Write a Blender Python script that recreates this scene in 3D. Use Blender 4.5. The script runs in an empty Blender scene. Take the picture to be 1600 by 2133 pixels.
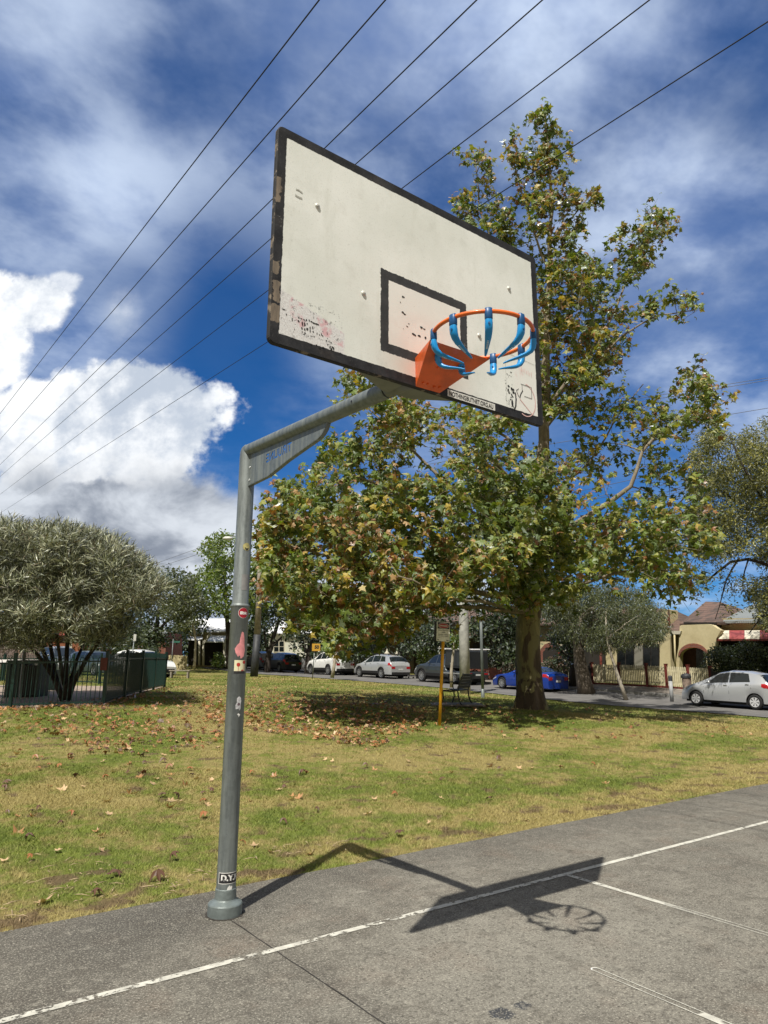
import bpy, math, random
import numpy as np
from mathutils import Vector, Matrix
rng = np.random.default_rng(7); random.seed(7)
SC = bpy.context.scene
COL = SC.collection
# ---------------------------------------------------------------- camera
CX, CY, CZ = -2.0957, -4.481, 1.521
YAW, PITCH, ROLL, FPX = 0.6408, 0.2231, 0.0046, 1441.23
FW = np.array([math.sin(YAW)*math.cos(PITCH), math.cos(YAW)*math.cos(PITCH), math.sin(PITCH)])
_r = np.array([math.cos(YAW), -math.sin(YAW), 0]); _u = np.cross(_r, FW)
RT = _r*math.cos(ROLL)+_u*math.sin(ROLL); UP = -_r*math.sin(ROLL)+_u*math.cos(ROLL)
FH = np.array([math.sin(YAW), math.cos(YAW), 0.]); RH = _r
CAM = np.array([CX, CY, CZ])
cd = bpy.data.cameras.new('camera'); cam = bpy.data.objects.new('camera', cd); COL.objects.link(cam)
M = Matrix(((RT[0], UP[0], -FW[0], CX), (RT[1], UP[1], -FW[1], CY), (RT[2], UP[2], -FW[2], CZ), (0, 0, 0, 1)))
cam.matrix_world = M
cd.sensor_fit = 'VERTICAL'; cd.sensor_height = 24; cd.lens = 24*FPX/2133
cd.clip_start = .05; cd.clip_end = 3000
SC.camera = cam
SC.view_settings.view_transform = 'Standard'; SC.view_settings.look = 'None'
SC.view_settings.gamma = 1; SC.view_settings.exposure = 0.26
SC.render.resolution_x = 768; SC.render.resolution_y = 1024
# ---------------------------------------------------------------- node helper
class X:
    def __init__(s, nt, v): s.nt = nt; s.v = v
    def _m(s, op, *a, clamp=False):
        n = s.nt.nodes.new('ShaderNodeMath'); n.operation = op; n.use_clamp = clamp
        for i, q in enumerate((s,)+a):
            q = q.v if isinstance(q, X) else q
            if isinstance(q, (int, float)): n.inputs[i].default_value = q
            else: s.nt.links.new(q, n.inputs[i])
        return X(s.nt, n.outputs[0])
    def __add__(s, o): return s._m('ADD', o)
    __radd__ = __add__
    def __mul__(s, o): return s._m('MULTIPLY', o)
    __rmul__ = __mul__
    def __sub__(s, o): return s._m('SUBTRACT', o)
    def __rsub__(s, o): return (s*-1)+o
    def __truediv__(s, o): return s._m('DIVIDE', o)
    def abs(s): return s._m('ABSOLUTE')
    def min(s, o): return s._m('MINIMUM', o)
    def max(s, o): return s._m('MAXIMUM', o)
    def sqrt(s): return s._m('SQRT')
    def pow(s, o): return s._m('POWER', o)
    def floor(s): return s._m('FLOOR')
    def fract(s): return s._m('FRACT')
    def sin(s): return s._m('SINE')
    def gt(s, o): return s._m('GREATER_THAN', o)
    def clamp(s): return s._m('ADD', 0., clamp=True)
    def ss(s, a, b, lo=0., hi=1., smooth=True):
        n = s.nt.nodes.new('ShaderNodeMapRange'); n.interpolation_type = 'SMOOTHSTEP' if smooth else 'LINEAR'
        s.nt.links.new(s.v, n.inputs['Value'])
        for k, q in (('From Min', a), ('From Max', b), ('To Min', lo), ('To Max', hi)): n.inputs[k].default_value = q
        return X(s.nt, n.outputs[0])
class NT:
    def __init__(s, nt): s.nt = nt; s._co = None
    def node(s, t): return s.nt.nodes.new(t)
    def link(s, a, b): s.nt.links.new(a.v if isinstance(a, X) else a, b)
    def obj(s):
        if s._co is None: s._co = s.node('ShaderNodeTexCoord').outputs['Object']
        return s._co
    def pos(s): return s.node('ShaderNodeNewGeometry').outputs['Position']
    def xyz(s, vec=None):
        n = s.node('ShaderNodeSeparateXYZ'); s.link(vec if vec is not None else s.obj(), n.inputs[0])
        return [X(s.nt, o) for o in n.outputs]
    def vec(s, *a):
        n = s.node('ShaderNodeCombineXYZ')
        for i, q in enumerate(a):
            if isinstance(q, X): s.link(q, n.inputs[i])
            else: n.inputs[i].default_value = q
        return n.outputs[0]
    def mapping(s, vec=None, scale=(1, 1, 1), loc=(0, 0, 0), rot=(0, 0, 0)):
        n = s.node('ShaderNodeMapping'); s.link(vec if vec is not None else s.obj(), n.inputs[0])
        n.inputs['Scale'].default_value = scale; n.inputs['Location'].default_value = loc; n.inputs['Rotation'].default_value = rot
        return n.outputs[0]
    def noise(s, scale, detail=4, rough=.55, vec=None, dist=0.):
        n = s.node('ShaderNodeTexNoise'); s.link(vec if vec is not None else s.obj(), n.inputs['Vector'])
        n.inputs['Scale'].default_value = scale; n.inputs['Detail'].default_value = detail
        n.inputs['Roughness'].default_value = rough; n.inputs['Distortion'].default_value = dist
        return X(s.nt, n.outputs['Fac'])
    def voro(s, scale, vec=None, feature='F1', out='Distance'):
        n = s.node('ShaderNodeTexVoronoi'); s.link(vec if vec is not None else s.obj(), n.inputs['Vector'])
        n.feature = feature; n.inputs['Scale'].default_value = scale
        return X(s.nt, n.outputs[out])
    def mix(s, f, a, b):
        n = s.node('ShaderNodeMix'); n.data_type = 'RGBA'
        for i, q in ((0, f), (6, a), (7, b)):
            if isinstance(q, X): s.link(q, n.inputs[i])
            elif isinstance(q, (int, float)): n.inputs[i].default_value = q
            elif isinstance(q, (tuple, list)): n.inputs[i].default_value = tuple(q)+(1,) if len(q) == 3 else q
            else: s.link(q, n.inputs[i])
        return n.outputs[2]
def C(*c): return tuple(c)
def srgb(r, g, b):
    return tuple(((x/255+.055)/1.055)**2.4 if x > 10 else x/255/12.92 for x in (r, g, b))
MATS = {}
def mat(name, color=(.5, .5, .5), rough=.6, metal=0., var=0., vscale=3., bump=0., bscale=40., spec=.5, fn=None, coat=0., emit=None, alpha=None, trans=0.):
    if name in MATS: return MATS[name]
    m = bpy.data.materials.new(name); m.use_nodes = True; MATS[name] = m
    nt = m.node_tree; b = nt.nodes['Principled BSDF']; n = NT(nt)
    b.inputs['Base Color'].default_value = tuple(color)+(1,)
    b.inputs['Roughness'].default_value = rough; b.inputs['Metallic'].default_value = metal
    b.inputs['Specular IOR Level'].default_value = spec; b.inputs['Coat Weight'].default_value = coat
    b.inputs['Transmission Weight'].default_value = trans
    if var > 0:
        f = n.noise(vscale, 5, .6).ss(.3, .7)
        lo = tuple(max(0, c*(1-var)) for c in color); hi = tuple(min(1, c*(1+var)) for c in color)
        n.link(n.mix(f, lo, hi), b.inputs['Base Color'])
    bh = None
    if fn:
        res = fn(n)
        for k, v in res.items():
            if k == 'bump': bh = v
            else:
                if isinstance(v, (int, float)): b.inputs[k].default_value = v
                else: n.link(v, b.inputs[k])
    if bump > 0 and bh is None: bh = (n.noise(bscale, 6, .6), bump, .01)
    if bh:
        q = n.node('ShaderNodeBump'); n.link(bh[0], q.inputs['Height']); q.inputs['Strength'].default_value = bh[1]; q.inputs['Distance'].default_value = bh[2]
        n.link(q.outputs[0], b.inputs['Normal'])
    return m
# ---------------------------------------------------------------- sun + sky
SUNV = np.array([-.5407, -.3423, 1.]); SUNV /= np.linalg.norm(SUNV)
ELEV = math.asin(SUNV[2]); AZ = math.atan2(SUNV[0], SUNV[1])      # azimuth from +Y towards +X
sd = bpy.data.lights.new('sun', 'SUN'); sd.energy = 4.9; sd.angle = math.radians(.55); sd.color = (1, .95, .86)
so = bpy.data.objects.new('sun', sd); COL.objects.link(so)
so.rotation_euler = Vector(SUNV).to_track_quat('Z', 'Y').to_euler()
W = bpy.data.worlds.new('World'); SC.world = W; W.use_nodes = True
def px_dir(u, v): return RT*(u-800)/FPX - UP*(v-1066.5)/FPX + FW
def build_world():
    nt = W.node_tree; nt.nodes.clear(); n = NT(nt)
    tc = n.node('ShaderNodeTexCoord'); D = tc.outputs['Generated']
    sky = n.node('ShaderNodeTexSky'); sky.sky_type = 'NISHITA'; sky.sun_disc = False
    sky.sun_elevation = ELEV; sky.sun_rotation = AZ
    sky.air_density = 1.0; sky.dust_density = .3; sky.ozone_density = 2.5
    # deep polarised-looking blue between the clouds
    g = n.node('ShaderNodeGamma'); g.inputs[1].default_value = 1.0; n.link(sky.outputs[0], g.inputs[0])
    tint = n.node('ShaderNodeMix'); tint.data_type = 'RGBA'; tint.blend_type = 'MULTIPLY'; tint.inputs[0].default_value = 1
    n.link(g.outputs[0], tint.inputs[6]); tint.inputs[7].default_value = (.075, .40, .76, 1)
    bg1 = n.node('ShaderNodeBackground'); n.link(tint.outputs[2], bg1.inputs[0]); bg1.inputs[1].default_value = .1
    # a fixed horizontal frame: gnomonic sky chart around the compass bearing the clouds stand in
    def dot(v):
        q = n.node('ShaderNodeVectorMath'); q.operation = 'DOT_PRODUCT'; n.link(D, q.inputs[0]); q.inputs[1].default_value = tuple(v)
        return X(nt, q.outputs['Value'])
    x, y, z = n.xyz(D)
    f = dot(FH).max(.05); a = dot(RH)/f; e = z/f
    front = dot(FH).ss(.05, .3)
    def chart(u, v):
        d = px_dir(u, v); k = d@FH; return (d@RH)/k, d[2]/k
    # high veil clouds on a flat layer overhead
    h = (z.max(0.)+.22)
    pl = n.vec(x/h, y/h, 0.)
    v1 = n.noise(1.5, 7, .5, n.mapping(pl, loc=(3.1, 1.7, 0), rot=(0, 0, .9), scale=(1, 1.25, 1)), .1)
    v2 = n.noise(4.2, 5, .6, n.mapping(pl, loc=(1.1, 5.2, 0), rot=(0, 0, .5), scale=(1, 1.1, 1)), .1)
    v3 = n.noise(9, 6, .62, n.mapping(pl, loc=(4.1, 2.2, 0), rot=(0, 0, .4), scale=(1, 1.2, 1)), .1)
    veil = (v1*.66+v2*.22+v3*.12).ss(.42, .62)
    # openings of clear blue seen in the sky
    def blob(u, v, ru, rv, pw=1.):
        a0, e0 = chart(u, v); a1, e1 = chart(u+ru, v); a2, e2 = chart(u, v-rv)
        da = (a-a0)*(1/abs(a1-a0)); de = (e-e0)*(1/abs(e2-e0))
        return (da*da+de*de).sqrt()
    hole = blob(480, 720, 240, 330).ss(.3, 1.3, 1, 0)
    hole = hole.max(blob(1230, 960, 420, 130).ss(.3, 1.3, .8, 0))
    hole = hole.max(blob(290, 590, 170, 90).ss(.0, 1.3, .6, 0))
    hole = hole.max(blob(1560, 230, 170, 100).ss(.0, 1.3, .6, 0))
    hole = hole.max(blob(420, 170, 190, 160).ss(.2, 1.2, .5, 0))
    bright = blob(900, 30, 480, 260).ss(.1, 1.35, .85, 0)
    bright = bright.max(blob(1400, 520, 340, 360).ss(.2, 1.2, .42, 0))
    bright = bright.max(blob(190, 380, 230, 150).ss(.1, 1.3, .36, 0)).max(blob(60, 60, 260, 200).ss(.2, 1.2, .25, 0))
    veil = (((veil*.60+bright*(.30+v1*1.1))*.85+.05+v3*.12)*(1-hole*.97)+.008).clamp()
    veilc = n.mix((v2*.5+v1*.5).ss(.35, .62), srgb(122, 146, 194), srgb(192, 207, 230))
    # heaped clouds low on the left: ellipses with billowing edges
    ae = n.vec(a, e, 0.)
    big = n.noise(3.2, 3, .5, ae); b1 = n.noise(8, 7, .55, ae, .1); b2 = n.noise(26, 4, .6, ae)
    edge = (big-.5)*.9 + (b1-.5)*.95 + (b2-.5)*.38
    def cum(u, v, ru, rv, soft=.15):
        return (blob(u, v, ru, rv)-edge).ss(1-soft, 1.+.02, 1, 0)
    c = cum(285, 865, 205, 140)
    c = c.max(cum(70, 630, 95, 66, .3)).max(cum(-50, 700, 120, 150, .2)).max(cum(110, 905, 230, 110))
    c = c.max(cum(130, 590, 45, 30, .4)*.8)
    base = cum(120, 1110, 540, 160, .35)
    base2 = cum(700, 1260, 620, 130, .6)*.9
    wisp = cum(250, 660, 60, 70, .9)*.45
    # underside greys
    de = (e-chart(260, 860)[1])*(1/abs(chart(260, 760)[1]-chart(260, 860)[1]))
    shade = (de*-.42+(b1-.5)*1.5+(big-.5)*.5)
    litc = n.mix((b1*.6+b2*.4+(big-.5)*.8).ss(.34, .6), srgb(182, 192, 206), srgb(244, 246, 248))
    cumc = n.mix(shade.ss(.22, 1.0), litc, srgb(150, 158, 170))
    sc1 = n.noise(5.5, 6, .58, n.mapping(ae, scale=(1, 2.0, 1), loc=(2.3, .4, 0)), .25)
    basec = n.mix(sc1.ss(.36, .62), srgb(130, 138, 152), srgb(206, 212, 220))
    col = n.mix(veil*1.0, (0, 0, 0), (0, 0, 0))
    bg2 = n.node('ShaderNodeBackground'); n.link(veilc, bg2.inputs[0]); bg2.inputs[1].default_value = 1.
    bg3 = n.node('ShaderNodeBackground'); n.link(basec, bg3.inputs[0])
    bg4 = n.node('ShaderNodeBackground'); n.link(cumc, bg4.inputs[0])
    def mixs(f, s1, s2):
        q = n.node('ShaderNodeMixShader'); n.link(f, q.inputs[0]); n.link(s1.outputs[0], q.inputs[1]); n.link(s2.outputs[0], q.inputs[2]); return q
    s = mixs(veil, bg1, bg2)
    bg5 = n.node('ShaderNodeBackground'); bg5.inputs[0].default_value = srgb(212, 205, 190)+(1,); bg5.inputs[1].default_value = .5  # unseen warm cloud cover behind the viewpoint, added to lift and neutralise shadows
    s = mixs(((1-front)*v1.ss(.25, .45, .55, 1.)).clamp(), s, bg5)
    s = mixs(((base.max(base2))*front).clamp(), s, bg3)
    s = mixs(((c.max(wisp))*front).clamp(), s, bg4)
    o = n.node('ShaderNodeOutputWorld'); n.link(s.outputs[0], o.inputs[0])
build_world()
W.cycles.sampling_method = 'MANUAL'; W.cycles.sample_map_resolution = 512
# ---------------------------------------------------------------- pixel / place helpers
def ray(u, v): return px_dir(u, v)
def P(u, v, d):
    r = ray(u, v); return CAM + r*(d/(r@FH))
def onz(u, v, z=0.):
    r = ray(u, v); return CAM + r*((z-CZ)/r[2])
RD = -.583*RH+.813*FH; RD /= np.linalg.norm(RD)          # street runs this way (far left)
RQ = np.array([-RD[1], RD[0], 0.]); RQ = -RQ if RQ@RH < 0 else RQ   # across the street, away from the park
def QP(q, p, z=None):
    w = CAM+RD*q+RQ*p; w = w.copy(); w[2] = T(w[0], w[1]) if z is None else z; return w
def onp(u, v, p):                                        # pixel onto the vertical plane p = const
    r = ray(u, v); return CAM + r*(p/(r@RQ))
def qof(w): return float((np.asarray(w)-CAM)@RD)
# terrain control points (u, v, distance)
CTRL = [P(*t) for t in [(955, 1470, 20.8), (1105, 1474, 20.8), (915, 1512, 16.4), (215, 1468, 17.3), (20, 1477, 17.0), (342, 1432, 26.5),
        (1600, 1497, 24.5), (1150, 1460, 32), (900, 1434, 37.5), (690, 1415, 48.), (510, 1405, 56.), (1438, 1472.5, 31), (1563, 1482, 28.4), (1095, 1441, 38.7),
        (945, 1427, 43.6), (795, 1414, 50), (690, 1407, 55.6), (562, 1398, 64.6), (1240, 1431, 40.7), (1420, 1443, 36.2), (430, 1386, 75), (700, 1404, 62)]]
for q in (-6, 2, 9): CTRL.append(CAM+RD*q+RQ*29+np.array([0, 0, -CZ-.22]))
for q in (80, 110): CTRL.append(CAM+RD*q+RQ*29+np.array([0, 0, -CZ+1.9]))
for q in (80, 110): CTRL.append(CAM+RD*q+RQ*-5+np.array([0, 0, -CZ+1.7]))
for q in (-10, 10, 40, 80): CTRL.append(CAM+RD*q+RQ*75+np.array([0, 0, -CZ+1.0+q*.012]))
for x in np.arange(-14, 22, 4.5):
    for y in (-14, -8, -3, .4): CTRL.append(np.array([x, y, -.012]))
for x in np.arange(-14, 22, 4.5): CTRL.append(np.array([x, 2.6, .0]))
CTRL = np.array(CTRL)
def _phi(r): return -np.sqrt(r*r+16.)
def _tfit():
    A = CTRL[:, :2]; n = len(A)
    K = _phi(np.linalg.norm(A[:, None]-A[None], axis=2)) + np.eye(n)*.12
    Pm = np.hstack([np.ones((n, 1)), A])
    Mx = np.block([[K, Pm], [Pm.T, np.zeros((3, 3))]])
    s = np.linalg.solve(Mx, np.concatenate([CTRL[:, 2], np.zeros(3)]))
    return A, s[:n], s[n:]
_TA, _TW, _TC = _tfit()
def Tn(xy):
    xy = np.asarray(xy, float); out = np.empty(len(xy))
    for i in range(0, len(xy), 20000):
        q = xy[i:i+20000]
        z = _phi(np.linalg.norm(q[:, None]-_TA[None], axis=2))@_TW + _TC[0]+q@_TC[1:]
        z = np.clip(z, -.35, 2.1)
        d = np.linalg.norm(q-CAM[:2], axis=1); w = np.clip((d-80)/60, 0, 1)
        z = z*(1-w)+1.5*w
        # flat by the court
        cy = np.clip((q[:, 1]-.2)/2.5, 0, 1)
        out[i:i+20000] = np.where(q[:, 1] < 2.7, z*cy-.012*(1-cy), z)
    return out
def T(x, y): return float(Tn([[x, y]])[0])
def ong(u, v):                                           # pixel onto the terrain
    r = ray(u, v)
    t = np.linspace(2.5, 120, 2400); pts = CAM+r*t[:, None]
    z = Tn(pts[:, :2]); k = np.argmax(pts[:, 2] < z)
    return pts[k] if k > 0 else pts[-1]
def ongs(uv):
    return np.array([ong(*t) for t in uv])
# ---------------------------------------------------------------- object helpers
def tag(o, label=None, cat=None, group=None, kind=None):
    if label: o['label'] = label
    if cat: o['category'] = cat
    if group: o['group'] = group
    if kind: o['kind'] = kind
    return o
def thing(name, label, cat, loc=(0, 0, 0), rz=0., group=None):
    o = bpy.data.objects.new(name, None); COL.objects.link(o); o.location = tuple(loc); o.rotation_euler = (0, 0, rz); o.empty_display_size = .2
    return tag(o, label, cat, group)
def copy_tree(o, parent=None):
    c = o.copy(); COL.objects.link(c); c.parent = parent
    for ch in [k for k in list(bpy.data.objects) if k.parent is o]: copy_tree(ch, c)
    return c
class MB:
    def __init__(s): s.v = []; s.f = []; s.m = []; s.mi = 0; s.sm = []; s.smooth = False; s.X = None
    def add(s, vs, fs, mi=None, smooth=None):
        b = len(s.v)
        for q in vs:
            q = Vector(q)
            if s.X is not None: q = s.X @ q
            s.v.append(tuple(q))
        for q in fs:
            s.f.append(tuple(i+b for i in q)); s.m.append(s.mi if mi is None else mi); s.sm.append(s.smooth if smooth is None else smooth)
        return s
    def box(s, a, b, mi=None):
        (x0, y0, z0), (x1, y1, z1) = a, b
        vs = [(x0, y0, z0), (x1, y0, z0), (x1, y1, z0), (x0, y1, z0), (x0, y0, z1), (x1, y0, z1), (x1, y1, z1), (x0, y1, z1)]
        return s.add(vs, [(0, 3, 2, 1), (4, 5, 6, 7), (0, 1, 5, 4), (1, 2, 6, 5), (2, 3, 7, 6), (3, 0, 4, 7)], mi, False)
    def obox(s, c, ax, ay, az, mi=None):
        c, ax, ay, az = map(Vector, (c, ax, ay, az))
        vs = [c+ax*i+ay*j+az*k for k in (-1, 1) for i, j in ((-1, -1), (1, -1), (1, 1), (-1, 1))]
        return s.add(vs, [(0, 3, 2, 1), (4, 5, 6, 7), (0, 1, 5, 4), (1, 2, 6, 5), (2, 3, 7, 6), (3, 0, 4, 7)], mi, False)
    def tube(s, pts, rad, n=10, mi=None, cap=True, smooth=True):
        pts = [Vector(p) for p in pts]; k = len(pts)
        rad = [rad]*k if isinstance(rad, (int, float)) else list(rad)
        base = []; prev = None
        for i in range(k):
            d = (pts[min(i+1, k-1)]-pts[max(i-1, 0)]).normalized()
            if prev is None:
                a = d.orthogonal().normalized()
            else:
                a = (prev-d*prev.dot(d)); a = a.normalized() if a.length > 1e-6 else d.orthogonal().normalized()
            prev = a; b = d.cross(a)
            base += [pts[i]+(a*math.cos(t)+b*math.sin(t))*rad[i] for t in (2*math.pi*j/n for j in range(n))]
        fs = [(i*n+j, i*n+(j+1) % n, (i+1)*n+(j+1) % n, (i+1)*n+j) for i in range(k-1) for j in range(n)]
        s.add(base, fs, mi, smooth)
        if cap:
            b = len(s.v)-len(base)
            s.f.append(tuple(b+j for j in reversed(range(n)))); s.m.append(s.mi if mi is None else mi); s.sm.append(False)
            s.f.append(tuple(b+(k-1)*n+j for j in range(n))); s.m.append(s.mi if mi is None else mi); s.sm.append(False)
        return s
    def lathe(s, prof, c=(0, 0, 0), n=24, mi=None, smooth=True):
        c = Vector(c); vs = [c+Vector((r*math.cos(2*math.pi*j/n), r*math.sin(2*math.pi*j/n), z)) for r, z in prof for j in range(n)]
        fs = [(i*n+j, i*n+(j+1) % n, (i+1)*n+(j+1) % n, (i+1)*n+j) for i in range(len(prof)-1) for j in range(n)]
        return s.add(vs, fs, mi, smooth)
    def prism(s, poly, o, ex, ey, ez, mi=None):            # polygon in (ex,ey) at o, thickness vector ez
        o, ex, ey, ez = map(Vector, (o, ex, ey, ez)); n = len(poly)
        vs = [o+ex*x+ey*y for x, y in poly]+[o+ex*x+ey*y+ez for x, y in poly]
        fs = [tuple(range(n))[::-1], tuple(range(n, 2*n))]+[(i, (i+1) % n, n+(i+1) % n, n+i) for i in range(n)]
        return s.add(vs, fs, mi, False)
    def quad(s, *p, mi=None): return s.add(p, [tuple(range(len(p)))], mi, False)
    def build(s, name, mats, parent=None, label=None, cat=None, group=None, kind=None, sharp=None):
        me = bpy.data.meshes.new(name); me.from_pydata(s.v, [], s.f)
        mats = mats if isinstance(mats, (list, tuple)) else [mats]
        for m in mats: me.materials.append(m)
        me.polygons.foreach_set('material_index', s.m); me.polygons.foreach_set('use_smooth', s.sm)
        me.validate(); me.update()
        if sharp: me.set_sharp_from_angle(angle=math.radians(sharp))
        o = bpy.data.objects.new(name, me); COL.objects.link(o); o.parent = parent
        return tag(o, label, cat, group, kind)
def mesh_np(name, V, F, mats, mi=None, parent=None, smooth=False):
    me = bpy.data.meshes.new(name); V = np.asarray(V, np.float32); F = np.asarray(F, np.int32); k = F.shape[1]
    me.vertices.add(len(V)); me.vertices.foreach_set('co', V.ravel())
    me.loops.add(F.size); me.loops.foreach_set('vertex_index', F.ravel())
    me.polygons.add(len(F)); me.polygons.foreach_set('loop_start', np.arange(0, F.size, k, dtype=np.int32)); me.polygons.foreach_set('loop_total', np.full(len(F), k, np.int32))
    for m in (mats if isinstance(mats, (list, tuple)) else [mats]): me.materials.append(m)
    if mi is not None: me.polygons.foreach_set('material_index', np.asarray(mi, np.int32))
    me.polygons.foreach_set('use_smooth', np.full(len(F), smooth)); me.update(calc_edges=True)
    o = bpy.data.objects.new(name, me); COL.objects.link(o); o.parent = parent
    return o
def text_obj(name, body, m, o, ex, ey, size, parent=None, mirror=False, width=None, extrude=.0006, bold=.0):
    """flat lettering: o = lower-left corner, ex / ey = reading and up directions (unit)"""
    cu = bpy.data.curves.new(name, 'FONT'); cu.body = body; cu.size = 1; cu.extrude = 0; cu.offset = bold
    t = bpy.data.objects.new('tmp', cu); COL.objects.link(t)
    bpy.context.view_layer.update()
    me = bpy.data.meshes.new_from_object(t.evaluated_get(bpy.context.evaluated_depsgraph_get()))
    bpy.data.objects.remove(t)
    co = np.empty(len(me.vertices)*3, np.float32); me.vertices.foreach_get('co', co); co = co.reshape(-1, 3)
    x0, x1 = co[:, 0].min(), co[:, 0].max(); y0, y1 = co[:, 1].min(), co[:, 1].max()
    sy = size/max(y1-y0, 1e-6); sx = (width/(x1-x0)) if width else sy
    X_ = (co[:, 0]-x0)*sx; Y_ = (co[:, 1]-y0)*sy
    if mirror: X_ = (x1-x0)*sx-X_
    o, ex, ey = np.array(o, float), np.array(ex, float), np.array(ey, float)
    W3 = o+X_[:, None]*ex+Y_[:, None]*ey
    me.vertices.foreach_set('co', W3.astype(np.float32).ravel()); me.update(); me.materials.clear(); me.materials.append(m)
    ob = bpy.data.objects.new(name, me); me.name = name; COL.objects.link(ob); ob.parent = parent
    return ob
# ================================================================ COURT
COURT_Y = .487
def concrete(n):
    x, y, z = n.xyz()
    big = n.noise(.9, 5, .6); mid = n.noise(5, 6, .65); fine = n.noise(90, 3, .7); sp = n.voro(130)
    base = n.mix(big.ss(.3, .7), srgb(106, 103, 95), srgb(128, 124, 114))
    c = n.mix(mid.ss(.3, .72)*.6, base, srgb(88, 85, 78))
    c = n.mix(n.noise(1.7, 6, .68, n.mapping(loc=(14, 22, 0))).ss(.46, .62)*.42, c, srgb(78, 74, 68))
    c = n.mix(n.noise(2.2, 4, .6, n.mapping(loc=(4, 2, 0))).ss(.5, .75)*.5, c, srgb(112, 98, 86))
    # shade of the dip along the joint painted in; grime round the post below
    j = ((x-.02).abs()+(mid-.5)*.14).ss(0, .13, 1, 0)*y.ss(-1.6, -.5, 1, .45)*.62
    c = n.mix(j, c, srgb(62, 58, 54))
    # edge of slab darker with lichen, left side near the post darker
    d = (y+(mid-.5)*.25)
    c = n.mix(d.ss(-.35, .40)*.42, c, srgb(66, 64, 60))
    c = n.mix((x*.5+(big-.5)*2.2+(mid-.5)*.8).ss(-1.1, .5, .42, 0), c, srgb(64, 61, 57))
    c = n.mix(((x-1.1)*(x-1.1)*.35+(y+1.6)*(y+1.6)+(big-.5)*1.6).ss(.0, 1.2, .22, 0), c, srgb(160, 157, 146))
    c = n.mix((x*.35+y+(big-.5)*1.2).ss(-.6, .35)*.0, c, srgb(66, 66, 65))
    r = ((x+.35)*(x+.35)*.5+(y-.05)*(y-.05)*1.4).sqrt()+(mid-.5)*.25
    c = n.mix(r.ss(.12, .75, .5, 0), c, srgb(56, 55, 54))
    # damp splashes
    for sx, sy, rr in ((.47, -1.95, .066), (.605, -1.957, .045), (.30, -1.99, .03)):
        q = ((x-sx)*(x-sx)+(y-sy)*(y-sy)).sqrt()+(n.noise(35, 3, .6)-.5)*.07
        c = n.mix(q.ss(rr*.7, rr, .95, 0), c, srgb(48, 52, 60))
    c = n.mix(fine.ss(.50, .66)*.75, c, srgb(172, 168, 155))
    c = n.mix((1-n.noise(60, 4, .75, n.mapping(loc=(9, 3, 0))).ss(.33, .47))*.9, c, srgb(50, 48, 45))
    c = n.mix(n.noise(28, 5, .7, n.mapping(loc=(1, 8, 0))).ss(.50, .66)*.6, c, srgb(66, 63, 58))
    c = n.mix(n.noise(7, 6, .7, n.mapping(loc=(3, 1, 0))).ss(.50, .66)*.45, c, srgb(74, 70, 64))
    c = n.mix(n.noise(11, 6, .7, n.mapping(loc=(6, 4, 0))).ss(.54, .68)*.35, c, srgb(158, 154, 142))
    c = n.mix(n.noise(230, 2, .6).ss(.58, .72)*.5, c, srgb(186, 182, 170))
    h = fine*.5+n.noise(260, 2, .6)*.5
    return {'Base Color': c, 'Roughness': .93, 'bump': (h, .55, .004)}
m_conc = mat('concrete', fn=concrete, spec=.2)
m_joint = mat('joint_dark', (.03, .028, .025), .95)
court = MB()
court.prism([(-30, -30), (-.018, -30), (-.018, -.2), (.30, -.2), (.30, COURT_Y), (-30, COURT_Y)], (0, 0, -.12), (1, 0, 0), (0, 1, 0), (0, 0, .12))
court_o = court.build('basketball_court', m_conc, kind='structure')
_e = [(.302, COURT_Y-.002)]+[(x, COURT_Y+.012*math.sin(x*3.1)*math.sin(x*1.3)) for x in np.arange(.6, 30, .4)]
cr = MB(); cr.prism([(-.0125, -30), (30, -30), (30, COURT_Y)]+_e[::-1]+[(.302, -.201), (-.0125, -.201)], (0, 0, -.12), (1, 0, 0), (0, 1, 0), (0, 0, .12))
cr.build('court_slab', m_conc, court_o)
jb = MB(); pts = [(-.0152+.0025*math.sin(i*1.7)+.002*math.sin(i*.61+1), -.2-.1*i) for i in range(-1, 280)]
for (x0, y0), (x1, y1) in zip(pts, pts[1:]):
    w0 = .0035 if y0 < -.2 else .0015
    jb.quad((x0-w0, y0, .0015), (x1-.0035, y1, .0015), (x1+.0035, y1, .0015), (x0+w0, y0, .0015))
jb.build('expansion_joint', m_joint, court_o)
def paint(wear, outline):
    def fn(n):
        x, y, z = n.xyz()                           # x along, y across (metres)
        d = y.abs()*(1/.025)
        a = n.noise(22, 6, .72); b = n.noise(2.3, 3, .6); e = n.noise(70, 3, .6)
        sol = (a+(b-.5)*.7).ss(wear, wear+.07)       # worn away where 0
        if outline:
            rim = ((d-.72)+(e-.5)*.3).ss(-.03, .03)
            k = (x+(b-.5)*.5).ss(outline[0], outline[1], 1, 0)  # still full at the start
            sol = (sol*k).max(rim).max(sol*(b).ss(.56, .6))
        edge = (d+(e-.5)*.16).ss(.93, 1.0, 1, 0)
        return {'Base Color': n.mix(n.noise(9, 4, .6).ss(.3, .7), srgb(206, 204, 192), srgb(172, 170, 160)), 'Roughness': .8,
                'Alpha': (sol*edge*1.0).clamp()}
    return fn
def court_line(name, a, b, m, round_end=False):
    a, b = Vector(a), Vector(b); L = (b-a).length; mb = MB()
    k = max(2, int(L/.2)); w = .0255
    for i in range(k): mb.quad((L*i/k, -w, 0), (L*(i+1)/k, -w, 0), (L*(i+1)/k, w, 0), (L*i/k, w, 0))
    o = mb.build(name, m, court_o)
    o.location = (a.x, a.y, .0035); o.rotation_euler = (0, 0, math.atan2(b.y-a.y, b.x-a.x)); return o
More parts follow.
